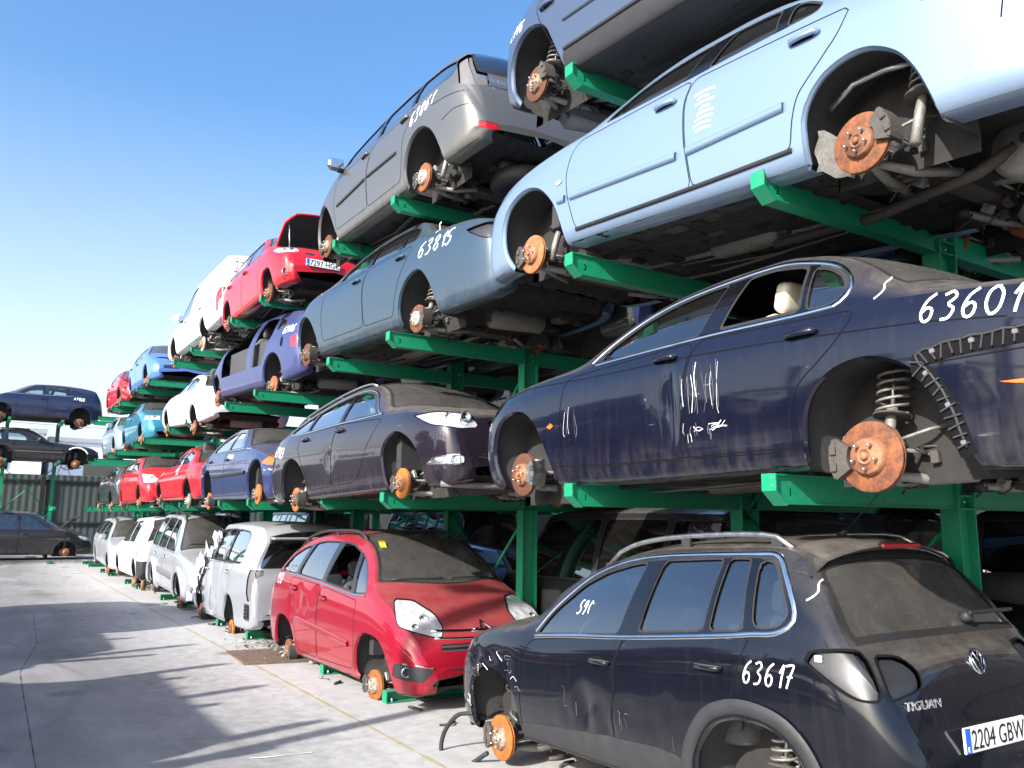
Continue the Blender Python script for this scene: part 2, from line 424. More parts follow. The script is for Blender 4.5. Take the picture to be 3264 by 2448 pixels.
DIGITS = {  # handwriting strokes in a unit box
 '0': [[(.5, 1), (.15, .8), (.1, .35), (.4, 0), (.8, .2), (.85, .7), (.55, 1)]],
 '1': [[(.25, .62), (.6, 1), (.5, .5), (.42, 0)]],
 '2': [[(.1, .8), (.45, 1), (.8, .75), (.5, .4), (.05, 0), (.5, .05), (.95, 0)]],
 '3': [[(.1, .9), (.55, 1), (.75, .78), (.4, .55), (.75, .35), (.55, .05), (.1, 0)]],
 '4': [[(.6, 1), (.15, .45), (.9, .5)], [(.75, .8), (.55, 0)]],
 '5': [[(.9, 1), (.4, .95), (.3, .55), (.7, .5), (.75, .2), (.35, 0), (.05, .1)]],
 '6': [[(.75, 1), (.3, .75), (.1, .3), (.3, 0), (.65, .08), (.72, .38), (.45, .5), (.15, .35)]],
 '7': [[(.1, .95), (.85, 1), (.6, .5), (.4, 0)], [(.35, .5), (.85, .5)]],
 '8': [[(.5, .52), (.2, .78), (.5, 1), (.8, .78), (.5, .52), (.15, .25), (.45, 0), (.8, .22), (.5, .52)]],
 '9': [[(.8, .75), (.45, .5), (.2, .75), (.5, 1), (.8, .8), (.7, .35), (.45, 0)]],
 'S': [[(.95, 1), (.35, .85), (.45, .6), (.62, .42), (.45, .2), (0, 0)]],
 'c': [[(.9, .8), (.5, 1), (.3, .7), (.3, .35), (.5, .1)]],
 '?': [[(.2, 1), (.6, .9), (.3, .6), (.65, .45), (.4, .1)]],
}
# ---------------------------------------------------------------- car builder
NB, NS, NT = 20, 15, 17
WHEEL_CACHE = {}
class Car:
    """local frame: x = distance s behind the front bumper, y = across (near side has sign sg), z up from the tyre line"""
    def __init__(c, name, label, paint_, face, at, spec, cat='car', group='stripped cars on the storage rack', lod=1.0):
        c.sp = spec; c.L = spec['L']; c.hw = spec['hw']; c.face = face; c.sg = -1 if face < 0 else 1
        c.paint = paint_; c.lod = lod
        x, yside, z = at[:3]; tilt = at[3] if len(at) > 3 else 0; yaw = at[4] if len(at) > 4 else 0
        c.root = empty(name); tag(c.root, label, cat, group)
        base = 0 if face < 0 else math.pi
        mw = Matrix.Translation((x, yside, z)) @ Matrix.Rotation(base+R(yaw), 4, 'Z') @ Matrix.Rotation(R(-tilt*(1 if face < 0 else -1)), 4, 'Y')
        mw = mw @ Matrix.Translation((0, -c.sg*c.hw, 0))
        c.root.matrix_world = mw
        c.curves(); c.shell()
    # ---- surface
    def curves(c):
        sp = c.sp; L = c.L
        if sp.get('boxy'): sp['plan'] = [(0, c.hw*.72), (.04, c.hw*.84), (.12, c.hw*.93), (.3, c.hw*.975), (.6, c.hw), (L-.4, c.hw*.995), (L-.15, c.hw*.975), (L-.06, c.hw*.95), (L-.015, c.hw*.91), (L, c.hw*.80)]
        c.plan = pchip(sp['plan']) if 'plan' in sp else pchip([(0, c.hw*sp.get('nosew', .66)), (.03, c.hw*.78), (.10, c.hw*.87), (.25, c.hw*.945), (.5, c.hw*.985), (.9, c.hw), (L-.9, c.hw), (L-.45, c.hw*.975), (L-.2, c.hw*.93), (L-.08, c.hw*.86), (L-.02, c.hw*.76), (L, c.hw*.64)])
        c.top = pchip(sp['top']); c.shd = pchip(sp['sh']); c.bot = pchip(sp['bot']); cant = pchip(sp['cant'])
        tum = sp.get('tum', .55)
        def cantf(s): return np.maximum(cant(s), c.shd(s)+0.012)
        c.cant = cantf
        c.cy = lambda s: c.plan(s)-0.075-tum*np.maximum(0, c.cant(s)-c.shd(s)-0.02)
        if 'cy' in sp: c.cy = pchip(sp['cy'])
    def section(c, s):
        """half section arrays y,z (n,m) from the sill to the centre line, s (n,)"""
        s = np.atleast_1d(np.asarray(s, float)); n = len(s)
        w = c.plan(s); sh = c.shd(s); bt = np.minimum(c.bot(s), sh-.03); ca = c.cant(s); cy = c.cy(s); tp = np.maximum(c.top(s), ca+.004)
        hh = sh-bt; k = np.clip(hh/0.35, .05, 1)
        tuck = c.sp.get('tuck', .05)
        P = np.stack([np.stack([w-.20*k, bt], -1), np.stack([w-(.03+tuck)*k, bt+.004], -1), np.stack([w-(tuck)*.62*k, bt+.08*k], -1), np.stack([w-.010*k, bt+hh*.34], -1), np.stack([w, bt+hh*.60], -1), np.stack([w-.010*k, bt+hh*.84], -1), np.stack([w-.052*k, sh], -1)], 1)
        if 'crease' in c.sp:   # recessed lower flank below a feature line
            pass
        ys, zs = [], []
        tt = np.linspace(0, 6, NB)
        for t in tt:
            i = min(int(t), 5); u = t-i
            p1, p2 = P[:, i], P[:, i+1]; p0 = P[:, i-1] if i > 0 else 2*p1-p2; p3 = P[:, i+2] if i < 5 else 2*p2-p1
            q = .5*(2*p1+(-p0+p2)*u+(2*p0-5*p1+4*p2-p3)*u*u+(-p0+3*p1-3*p2+p3)*u**3)
            ys.append(q[:, 0]); zs.append(q[:, 1])
        y0, z0 = ys[-1], zs[-1]
        for u in np.linspace(0, 1, NS+1)[1:]:
            bul = .022*np.sin(math.pi*u)*np.clip((ca-sh)/.3, 0, 1)
            ys.append(y0+(cy-y0)*u+bul); zs.append(z0+(ca-z0)*u)
        for a in np.linspace(0, math.pi/2, NT+1)[1:]:
            yy = cy*np.cos(a); r = np.cos(a)
            ys.append(yy); zs.append(ca+(tp-ca)*(1-r**2.6))
        return np.stack(ys, 1), np.stack(zs, 1)
    def shell(c):
        L = c.L; q = np.linspace(0, L, 2400)
        met = [np.gradient(f(q)) for f in (c.top, c.shd, c.cant, c.plan, c.bot)]
        ds = np.gradient(q); arc = np.cumsum(np.sqrt(ds**2+sum((g*.9)**2 for g in met))+0.35*ds)
        n = int((150 if c.lod >= 1 else 100)*max(.8, c.L/4.5)); s = np.interp(np.linspace(arc[0], arc[-1], n), arc, q)
        s[0], s[-1] = 0, L
        Y, Z = c.section(s); m = Y.shape[1]
        # mirror: near side (+), centre, far side
        Yf = np.concatenate([Y, -Y[:, -2::-1]], 1); Zf = np.concatenate([Z, Z[:, -2::-1]], 1); Sf = np.repeat(s[:, None], Yf.shape[1], 1)
        qv = np.concatenate([np.linspace(0, 1, NB), 1+np.linspace(0, 1, NS+1)[1:], 2+np.linspace(0, 1, NT+1)[1:]])
        qf = np.repeat(np.r_[qv, qv[-2::-1]][None], n, 0)
        Sx = Sf.copy()
        G = np.stack([Sx, Yf, Zf], -1)
        # panel damage
        for d in c.sp.get('dents', []):
            ds_, dz_, r, dep = d[:4]; rz = d[4] if len(d) > 4 else r
            wgt = np.exp(-((Sf-ds_)/r)**2-((Zf-dz_)/rz)**2)*(Yf > .3)
            G[..., 1] -= dep*wgt
        if c.sp.get('crush'):
            for (s0, s1, amp, side) in c.sp['crush']:
                wt = np.clip((Sf-s0)/.15, 0, 1)*np.clip((s1-Sf)/.15, 0, 1)*(Yf*side > .2)
                fr = np.sin(Sf*23+Zf*9)+np.sin(Zf*31-Sf*11)+np.sin((Sf+Zf)*47)*.6
                G[..., 1] -= side*wt*amp*(1+.6*fr); G[..., 0] += wt*amp*.5*fr
        du = np.gradient(G, axis=0); dv = np.gradient(G, axis=1)
        N = np.cross(du, dv); ln = np.linalg.norm(N, axis=-1, keepdims=True); N = N/np.maximum(ln, 1e-9)
        # orient outward
        cen = np.array([L/2, 0, .7]); sgn = np.sign(np.sum(N*(G-cen)*np.array([.15, 1, 1]), -1)); fl = np.sign(np.sum(sgn)); N *= fl
        I = np.arange(G.shape[0]*G.shape[1]).reshape(G.shape[:2])
        a, b, e, d = I[:-1, :-1].ravel(), I[1:, :-1].ravel(), I[1:, 1:].ravel(), I[:-1, 1:].ravel()
        F = np.concatenate([np.stack([a, b, e], 1), np.stack([a, e, d], 1)]) if fl > 0 else np.concatenate([np.stack([a, e, b], 1), np.stack([a, d, e], 1)])
        X = np.concatenate([G.reshape(-1, 3), N.reshape(-1, 3), Sf.reshape(-1, 1), np.abs(Yf).reshape(-1, 1), Zf.reshape(-1, 1), qf.reshape(-1, 1), np.sign(Yf).reshape(-1, 1)], 1)
        # end caps
        for row, nx in ((0, -1), (n-1, 1)):
            k = Yf.shape[1]; ring = np.concatenate([G[row]]); cz = Zf[row].mean()
            cap = np.zeros((k+1, 11)); cap[:k, :3] = ring; cap[k, :3] = (s[row], 0, cz); cap[:, 3] = nx; cap[:, 6] = s[row]; cap[:, 7] = np.abs(cap[:, 1]); cap[:, 8] = cap[:, 2]; cap[:, 9] = 3; cap[:, 10] = np.sign(cap[:, 1])
            o = len(X); X = np.concatenate([X, cap]); kk = np.arange(k-1)
            f = np.stack([o+kk, o+kk+1, np.full(k-1, o+k)], 1)
            if (nx > 0) == (fl > 0): f = f[:, ::-1]
            F = np.concatenate([F, f])
        c.X, c.F = X, F
        c.zfun = None
    def A(c): X = c.X; return X[:, 6], X[:, 7], X[:, 8], X[:, 9]
    def cutpart(c, phi):
        """remove the region phi < 0 from the shell and return its faces"""
        c.X, Fi, c.F = cut(c.X, c.F, phi); return Fi
    def sel(c, F, sg):
        return F if (sg == 0 or not len(F)) else F[np.sign(c.X[F, 1].mean(1)) == sg]
    def emit(c, F, name, mat, parent=None, inset=0.0, extra=None, thick=0.0):
        mb = MB(); used, inv = np.unique(F, return_inverse=True); inv = inv.reshape(F.shape)
        if len(used) == 0: return None
        P = c.X[used, :3].copy(); N = c.X[used, 3:6].copy(); N /= np.maximum(1e-9, np.linalg.norm(N, axis=1, keepdims=True))
        P -= N*inset; P[:, 1] *= c.sg; N[:, 1] *= c.sg
        f = inv if c.sg > 0 else inv[:, ::-1]
        mb.add(P, f, mat, True, N)
        if extra:
            for e in extra: e(mb)
        return mb.build(name, parent or c.root)
    # ---- queries
    def side(c, s, z):
        """point and outward normal of the near flank at (s, z)"""
        s = np.atleast_1d(np.asarray(s, float)); z = np.atleast_1d(np.asarray(z, float))
        Y, Z = c.section(s); h = NB+NS
        y = np.array([np.interp(z[i], np.maximum.accumulate(Z[i, 1:h]), Y[i, 1:h]) for i in range(len(s))])
        e = .012
        def yy(s_, z_):
            Y, Z = c.section(s_); return np.array([np.interp(z_[i], np.maximum.accumulate(Z[i, 1:h]), Y[i, 1:h]) for i in range(len(s_))])
        dys = (yy(np.clip(s+e, 0, c.L), z)-yy(np.clip(s-e, 0, c.L), z))/(2*e); dyz = (yy(s, z+e)-yy(s, z-e))/(2*e)
        N = np.stack([-dys, np.ones_like(y), -dyz], -1); N /= np.linalg.norm(N, axis=1, keepdims=True)
        for d in c.sp.get('dents', []):
            rz = d[4] if len(d) > 4 else d[2]
            y = y-d[3]*np.exp(-((s-d[0])/d[2])**2-((z-d[1])/rz)**2)
        return np.stack([s, y, z], -1), N
    def topz(c, s, y):
        s = np.atleast_1d(np.asarray(s, float)); y = np.abs(np.atleast_1d(np.asarray(y, float)))
        Y, Z = c.section(s); return np.array([np.interp(y[i], Y[i, ::-1][:NT+NS], Z[i, ::-1][:NT+NS]) for i in range(len(s))])
    def frontx(c, y, z, rear=False):
        """s where the outer skin meets the line along x at (y, z)"""
        q = np.linspace(0, 1.3, 260)
        s = c.L-q if rear else q
        Y, Z = c.section(s)
        for i in range(len(s)):
            top = np.interp(abs(y), Y[i, ::-1][:NT+NS], Z[i, ::-1][:NT+NS]) if abs(y) < Y[i].max() else -1
            h = NB+NS
            yw = np.interp(z, np.maximum.accumulate(Z[i, 1:h]), Y[i, 1:h]) if z < Z[i, h-1] else c.cy(s[i:i+1])[0]
            if c.bot(s[i]) <= z <= top and abs(y) <= yw+1e-6: return float(s[i])
        return float(s[-1])
    def fl(c, P):
        P = np.array(P, float); P[..., 1] *= c.sg; return P
    # ---- ribbons on the flank
    def strip(c, mb, path, w, h, mat, both=True, step=.04, prof=None, zoff=0.0):
        P = resample(path, step); T = np.gradient(P, axis=0); T /= np.maximum(1e-9, np.linalg.norm(T, axis=1, keepdims=True)); Nn = np.stack([-T[:, 1], T[:, 0]], -1)
        prof = prof or [(-.5, .12), (-.36, 1), (.36, 1), (.5, .12)]
        rows = []
        for u, hh in prof:
            Q = P+Nn*u*w; pt, nn = c.side(Q[:, 0], Q[:, 1]); rows.append(pt+nn*(h*hh+.0012))
        V = np.stack(rows, 1); k = V.shape[1]; n = len(P)
        F = [(i*k+j, i*k+j+1, (i+1)*k+j+1, (i+1)*k+j) for i in range(n-1) for j in range(k-1)]
        for sgn in ((1, -1) if both is True else (int(both) or 1,)):
            W = V.reshape(-1, 3).copy(); W[:, 1] *= c.sg*sgn
            mb.add(W, F if c.sg*sgn < 0 else [f[::-1] for f in F], mat, True)
    def outline(c, mb, poly, w, h, mat, both=True, **k):
        c.strip(mb, np.vstack([poly, poly[:1]]), w, h, mat, both, **k)
    def topstrip(c, mb, path, w, h, mat, both=True):
        P = resample(path, .05); T = np.gradient(P, axis=0); T /= np.maximum(1e-9, np.linalg.norm(T, axis=1, keepdims=True)); Nn = np.stack([-T[:, 1], T[:, 0]], -1)
        V = []
        for u, hh in ((-.5, .2), (-.3, 1), (.3, 1), (.5, .2)):
            Q = P+Nn*u*w; z = c.topz(Q[:, 0], Q[:, 1]); V.append(np.stack([Q[:, 0], Q[:, 1], z+h*hh+.0015], -1))
        V = np.stack(V, 1); n = len(P)
        F = [(i*4+j, i*4+j+1, (i+1)*4+j+1, (i+1)*4+j) for i in range(n-1) for j in range(3)]
        for sgn in ((1, -1) if both else (1,)):
            W = V.reshape(-1, 3).copy(); W[:, 1] *= sgn*c.sg; mb.add(W, F if sgn*c.sg > 0 else [f[::-1] for f in F], mat, True)
    def write(c, txt, s0, z0, h, mat='white_mark', slope=0.0, wid=.62, name='marker_number', lw=.0085, italic=.15):
        """handwriting on the near flank; reads left to right as seen from outside"""
        mb = MB(); d = 1 if c.face < 0 else -1
        x = 0
        for ch in txt:
            if ch == ' ': x += h*wid*.6; continue
            for st in DIGITS[ch]:
                P = crom(st, 6); px = x+(P[:, 0]*wid*.85+P[:, 1]*italic)*h
                c.strip(mb, np.stack([s0+d*px, z0+P[:, 1]*h+px*slope], -1), lw, .0015, mat, both=False, step=.012, prof=[(-.5, .6), (.5, .6)])
            x += h*wid*(.55 if ch == '1' else 1.0)
        return mb.build(name, c.root)
# ---------------------------------------------------------------- dressing a car
def wheel_meshes(key):
    """shared meshes: disc, hub with studs, caliper, strut with coil spring, control arms (near side looks along -y)"""
    if key in WHEEL_CACHE: return WHEEL_CACHE[key]
    disc, hubm, calm = key
    out = {}
    mb = MB(); r = .145   # the outer face is at y = 0 (towards -y outside)
    mb.lathe([(.075, .0), (r-.004, .0), (r, .002), (r, .009), (r-.006, .010), (r-.006, .016), (r, .017), (r, .024), (r-.004, .026), (.07, .026)], disc, axis=(0, 1, 0), n=44)
    out['brake_disc'] = mb
    mb = MB()
    mb.lathe([(.0, -.034), (.026, -.034), (.028, -.040), (.033, -.040), (.034, -.030), (.068, -.029), (.073, -.024), (.078, .002)], hubm, axis=(0, 1, 0), n=32)
    mb.lathe([(.0, -.05), (.012, -.05), (.017, -.046), (.017, -.036)], hubm, axis=(0, 1, 0), n=6)
    for k in range(5):
        a = 2*math.pi*k/5+.3; x, z = .052*math.cos(a), .052*math.sin(a)
        mb.tube([(x, -.028, z), (x, -.058, z)], .0062, 'alu' if calm != 'bare' else 'hubmetal', n=7)
    out['wheel_hub'] = mb
    mb = MB()
    # calliper straddling the disc edge, placed at +x of the hub
    A = np.linspace(-.55, .55, 7)
    for y0, y1, r0, r1 in ((-.028, -.004, .088, .165), (.03, .075, .085, .165)):
        V = []; 
        for a in A:
            for (rr, yy) in ((r0, y0), (r1, y0), (r1, y1), (r0, y1)): V.append((rr*math.cos(a), yy, rr*math.sin(a)))
        F = [(i*4+j, i*4+(j+1) % 4, (i+1)*4+(j+1) % 4, (i+1)*4+j) for i in range(6) for j in range(4)]+[(3, 2, 1, 0), (24, 25, 26, 27)]
        mb.add(V, F, 'iron' if calm != 'silver' else 'alu', False)
    V = []
    for a in np.linspace(-.5, .5, 7):
        for (rr, yy) in ((.15, -.03), (.172, -.03), (.172, .07), (.15, .07)): V.append((rr*math.cos(a), yy, rr*math.sin(a)))
    mb.add(V, [(i*4+j, i*4+(j+1) % 4, (i+1)*4+(j+1) % 4, (i+1)*4+j) for i in range(6) for j in range(4)]+[(3, 2, 1, 0), (24, 25, 26, 27)], 'iron' if calm != 'silver' else 'alu', False)
    mb.tube([(.12, .02, -.085), (.12, .09, -.085)], .014, 'steel', 8); mb.tube([(.12, .02, .085), (.12, .09, .085)], .014, 'steel', 8)
    for dz in (-.035, .035): mb.box((.15, -.034, dz), (.03, .012, .04), 'iron', bev=.004)
    out['brake_caliper'] = mb
    mb = MB()
    mb.tube([(.0, .10, -.05), (.0, .14, .12), (.0, .18, .24)], [.026, .026, .026], 'steel', 10)
    mb.tube([(.0, .18, .24), (.0, .22, .42)], .011, 'alu', 8)
    mb.lathe([(.03, -.004), (.085, -.004), (.085, .004), (.03, .008)], 'iron', axis=(0, .2, 1), c=(0, .168, .20), n=20)
    hx = []
    for t in np.linspace(0, 1, 90):
        a = t*5.2*2*math.pi; hx.append((.07*math.cos(a), .172+.05*t+.07*math.sin(a)*.97, .205+.22*t))
    mb.tube(hx, .0075, 'steel', 6)
    out['coil_spring'] = mb
    mb = MB()
    mb.lathe([(.02, .03), (.095, .034), (.10, .05), (.06, .08), (.045, .13), (.0, .13)], 'iron', axis=(0, 1, 0), n=20)
    mb.tube([(-.0, .07, -.08), (.05, .30, -.10), (.10, .55, -.09)], [.022, .028, .022], 'steel', 8)
    mb.tube([(-.0, .07, -.08), (-.10, .32, -.10), (-.22, .5, -.09)], [.02, .026, .022], 'steel', 8)
    mb.tube([(.02, .12, .02), (.02, .6, .03)], .013, 'steel', 8)
    mb.tube([(-.09, .10, .03), (-.11, .55, .02)], .010, 'steel', 6)
    mb.lathe([(.018, -.03), (.035, -.03), (.035, .03), (.018, .03)], 'rubber', axis=(1, .1, 0), c=(.1, .55, -.09), n=12)
    mb.box((.0, .09, -.02), (.10, .05, .16), 'iron', bev=.012)
    mb.box((-.07, .10, .08), (.05, .04, .09), 'steel', bev=.008, rot=Matrix.Rotation(.5, 3, 'Y'))
    rr = np.random.default_rng(11)
    for k in range(9):
        p = np.array((rr.uniform(-.14, .14), rr.uniform(.10, .3), rr.uniform(-.05, .10))); q = [p]
        for j in range(4): q.append(q[-1]+np.array((rr.normal(0, .06), rr.uniform(.02, .10), rr.normal(0, .045))))
        mb.tube(crom(q, 4), rr.uniform(.004, .010), ('rubber', 'iron', 'steel')[k % 3], 6)
    for k in range(12):
        d = rr.uniform(.015, .06, 3); mb.box((rr.uniform(-.2, .2), rr.uniform(.12, .55), rr.uniform(-.10, .08)), d, ('iron', 'steel', 'rubber')[k % 3], rot=Matrix.Rotation(rr.uniform(0, 3), 3, 'Y'), bev=.003)
    out['control_arm'] = mb
    WHEEL_CACHE[key] = {k: v for k, v in out.items()}
    objs = {}
    for k, v in WHEEL_CACHE[key].items():
        o = v.build(k); objs[k] = o.data; bpy.data.objects.remove(o)
    WHEEL_CACHE[key] = objs
    return objs
def put(me, name, parent, loc, scale=(1, 1, 1), rot=(0, 0, 0)):
    o = bpy.data.objects.new(name, me); SC.collection.objects.link(o); o.parent = parent
    o.location = loc; o.scale = scale; o.rotation_euler = rot; return o

def seat_mb(mat, rest=True, head=True):
    mb = MB()
    def cush(c, d, rot=None, b=.05): mb.blob(c, d, mat, rot)
    tilt = Matrix.Rotation(.28, 3, 'Y')
    cush((0, 0, .30), (.50, .50, .16)); cush((0, .23, .36), (.44, .07, .12), b=.03); cush((0, -.23, .36), (.44, .07, .12), b=.03)
    cush((.32, 0, .62), (.13, .46, .62), tilt); cush((.28, .20, .60), (.14, .08, .5), tilt, .03); cush((.28, -.20, .60), (.14, .08, .5), tilt, .03)
    if head:
        cush((.43, 0, 1.01), (.10, .27, .19), tilt, .045)
        for y in (-.06, .06): mb.tube([(.38, y, .85), (.42, y, .98)], .007, 'chrome', 6)
    return mb

def dress(c):
    sp = c.sp; L = c.L; P = c.paint
    def PH(*a): return np.maximum.reduce([np.asarray(x, float) if not np.isscalar(x) else np.full(len(c.X), x) for x in a])
    side_ok = lambda q, lim=1.99: (q-lim)*.35
    # wheel arches: open holes
    arches = []
    for ar in sp['arches']:
        A = crom(ar, 5); arches.append(A)
        poly = np.vstack([A, [(A[-1, 0], -.3), (A[0, 0], -.3)]])
        s, a, z, q = c.A(); c.cutpart(PH(sdf(poly, s, z), side_ok(q, 1.3), .25-a))
    # side windows: rubber frame and pane
    winparts = []
    for wd in sp.get('windows', []):
        poly = fillet(wd['p'], wd.get('r', .05)); fr = wd.get('frame', .022)
        s, a, z, q = c.A(); F = c.cutpart(PH(sdf(poly, s, z), side_ok(q), .2-a, (.55-q)*.3))
        keep = c.F; X0 = c.X; c.F = F
        s, a, z, q = c.A(); G = c.cutpart(PH(sdf(poly, s, z)+fr)); Fr = c.F; c.F = keep
        winparts.append((wd, G, Fr, poly))
    pil = []
    if sp.get('pillars'):
        W_ = sp['windows']
        for a_, b_ in zip(W_[:-1], W_[1:]):
            A_, B_ = np.array(a_['p']), np.array(b_['p'])
            ra_ = A_[A_[:, 0] > A_[:, 0].max()-.22]; lb_ = B_[B_[:, 0] < B_[:, 0].min()+.22]
            q_ = [ra_[ra_[:, 1].argmin()]-(.03, -.0), ra_[ra_[:, 1].argmax()]-(.03, .004), lb_[lb_[:, 1].argmax()]+(.03, -.004), lb_[lb_[:, 1].argmin()]+(.03, .0)]
            s, a, z, q = c.A(); pil.append(c.cutpart(PH(sdf(q_, s, z), side_ok(q), .2-a)))
    # windscreen and rear screen
    scr = []
    for nm in ('windscreen', 'rear_window'):
        if nm not in sp: continue
        d = sp[nm]; s, a, z, q = c.A()
        s0 = d['s'][0]+d.get('k0', .22)*a**2; s1 = d['s'][1]+d.get('k1', .10)*a**2
        def ph(mg):
            s, a, z, q = c.A(); s0 = d['s'][0]+d.get('k0', .22)*a**2; s1 = d['s'][1]+d.get('k1', .10)*a**2
            edge = c.cy(s)-d.get('pillar', .055)
            return PH(s0-s+mg, s-s1+mg, a-edge+mg, (1.9-q)*.3, (d['z'][0]-z+mg) if 'z' in d else -1., (z-d['z'][1]+mg) if 'z' in d else -1.)
        F = c.cutpart(ph(0)); keep = c.F; c.F = F; G = c.cutpart(ph(d.get('frit', .03))); Fr = c.F; c.F = keep
        scr.append((nm, d, G, Fr))
    # lamps, grilles and other patches at the ends
    ends = []
    for e in sp.get('ends', []):
        s, a, z, q = c.A(); rear = e.get('rear', False); t = (L-s) if rear else s
        h = a+e.get('k', .6)*t if not e.get('one') else c.X[:, 1]+0*t
        poly = fillet(e['p'], e.get('r', .03)); ok = t-e.get('smax', 1.0)
        F = c.cutpart(PH(sdf(poly, h, z), ok))
        sub = None
        if 'rim' in e:
            keep = c.F; c.F = F; s, a, z, q = c.A(); t = (L-s) if rear else s
            h = a+e.get('k', .6)*t if not e.get('one') else c.X[:, 1]
            sub = c.cutpart(PH(sdf(poly, h, z)+e.get('rimw', .012))); rimF = c.F; c.F = keep
            ends.append((e, sub, rimF, poly))
        else: ends.append((e, F, None, poly))
    # side patches (lamps on the flank, cladding, fuel flap)
    sidep = []
    for e in sp.get('patches', []):
        s, a, z, q = c.A(); poly = fillet(e['p'], e.get('r', .02))
        F = c.cutpart(PH(sdf(poly, s, z), side_ok(q, e.get('qmax', 1.6)), .25-a)); sidep.append((e, F, poly))
    # bumpers
    parts = []
    for key, rear in (('bumper', False), ('rear_bumper', True)):
        if key in sp:
            d = sp[key]; s, a, z, q = c.A(); t = (L-s) if rear else s
            F = c.cutpart(PH(z-(d['z']+d.get('slope', 0)*t), t-d['len'])); parts.append((key, F, d))
    # bonnet, tailgate / boot lid
    if sp.get('bonnet'):
        d = sp['bonnet']; s, a, z, q = c.A()
        F = c.cutpart(PH(d[0]-s, s-(d[1]+.2*a**2), (1.6-q)*.3, a-(c.plan(s)-d[2] if len(d) > 2 else c.cy(s)+.05))); parts.append(('bonnet', F, {}))
    if 'tailgate' in sp:
        d = sp['tailgate']; s, a, z, q = c.A()
        F = c.cutpart(PH(d['z'][0]-z, z-d['z'][1], d['s']-s, a-d['a'])); parts.append(('tailgate', F, {}))
    # doors
    doors = []
    for d in sp.get('doors', []):
        poly = fillet(d['p'], d.get('r', .07)); s, a, z, q = c.A()
        base = PH(sdf(poly, s, z), side_ok(q, 1.97), .25-a)
        Fall = c.cutpart(base); keep = c.F
        for sg_ in (1, -1):
            c.F = Fall[np.sign(c.X[Fall, 1].mean(1)) == sg_]
            doors.append((d, c.F, sg_, poly))
        c.F = keep
    # ------------------------------------------------ emit
    gapw = sp.get('gap', .0065)
    def seams(mb):
        for d in sp.get('doors', []):
            c.outline(mb, fillet(d['p'], d.get('r', .07)), gapw, .0004, 'gap', prof=[(-.5, 1), (.5, 1)])
        for ln in sp.get('lines', []):
            c.strip(mb, ln, gapw, .0004, 'gap', prof=[(-.5, 1), (.5, 1)])
        for ln in sp.get('toplines', []): c.topstrip(mb, ln, gapw, .0003, 'gap')
        # arch lips: a flange turned inwards
        for A in arches:
            A2 = A[A[:, 1] > c.bot(A[:, 0])-.02]; pt, nn = c.side(A2[:, 0], np.maximum(A2[:, 1], c.bot(A2[:, 0])+.005)); pt[:, 2] = A2[:, 1]
            cen = A2.mean(0); inn = (cen-A2); inn /= np.linalg.norm(inn, axis=1, keepdims=True)
            o1 = pt-nn*.004; o2 = pt-nn*.012; o2[:, 0] += inn[:, 0]*.016; o2[:, 2] += inn[:, 1]*.016; o3 = o2-nn*.02
            V = np.stack([pt, o1, o2, o3], 1); n = len(A2)
            for sgn in (1, -1):
                W = V.reshape(-1, 3).copy(); W[:, 1] *= sgn*c.sg
                F = [(i*4+j, i*4+j+1, (i+1)*4+j+1, (i+1)*4+j) for i in range(n-1) for j in range(3)]
                mb.add(W, F, sp.get('lip', P), True)
    c.body = c.emit(c.F, 'body', P, extra=[seams])
    for key, F, d in parts:
        if len(F): c.emit(F, key, d.get('mat', P), inset=d.get('inset', 0.0))
    for d, F, sg_, poly in doors:
        if not len(F): continue
        o = c.emit(F, 'door', d.get('mat', P))
        if 'handle' in d:
            mb = MB(); hs, hz = d['handle']; pt, nn = c.side([hs-.09, hs, hs+.09], [hz-.004*c.sg*0, hz, hz])
            T = pt[2]-pt[0]; T /= np.linalg.norm(T); n0 = nn[1]
            ht = d.get('hmat', P)
            cp, _ = c.side([hs-.02], [hz]); 
            # recess cup behind a bar handle
            cup = [cp[0]+np.array([math.cos(k)*.075, 0, math.sin(k)*.036])+n0*.0015 for k in np.linspace(0, 2*math.pi, 20, endpoint=False)]
            cupv = c.fl(np.array(cup)); cupv[:, 1] *= sg_
            mb.add(cupv, [list(range(20)) if (c.sg*sg_ < 0) else list(range(20))[::-1]], 'gap', False)
            bar = [pt[0]+n0*.002, pt[0]*.8+pt[1]*.2+n0*.024, pt[1]+n0*.03, pt[2]*.8+pt[1]*.2+n0*.024, pt[2]+n0*.002]
            bar = c.fl(np.array(bar)); bar[:, 1] *= sg_
            mb.tube(bar, [.010, .015, .015, .016, .014], ht, 8)
            mb.build('handle', o)
    for wd, G, Fr, poly in winparts:
        par = c.root
        for sg_ in (1, -1):
            sel = lambda F: F[np.sign(c.X[F, 1].mean(1)) == sg_] if len(F) else F
            fo = c.emit(sel(Fr), 'window_frame', wd.get('fmat', 'rubber'), par, inset=.002)
            gone = wd.get('gone', False) and sg_ > 0
            if len(sel(G)) and not gone: c.emit(sel(G), 'window', wd.get('mat', sp.get('glass', 'glass')), par, inset=.012)
    for F in pil:
        for sg_ in (1, -1): c.emit(c.sel(F, sg_), 'pillar_trim', 'gloss_black', inset=-.001)
    for nm, d, G, Fr in scr:
        fo = c.emit(Fr, 'screen_seal', 'rubber', inset=.001)
        if len(G) and not d.get('gone'): c.emit(G, nm, d.get('mat', 'glass_dusty'), inset=.006)
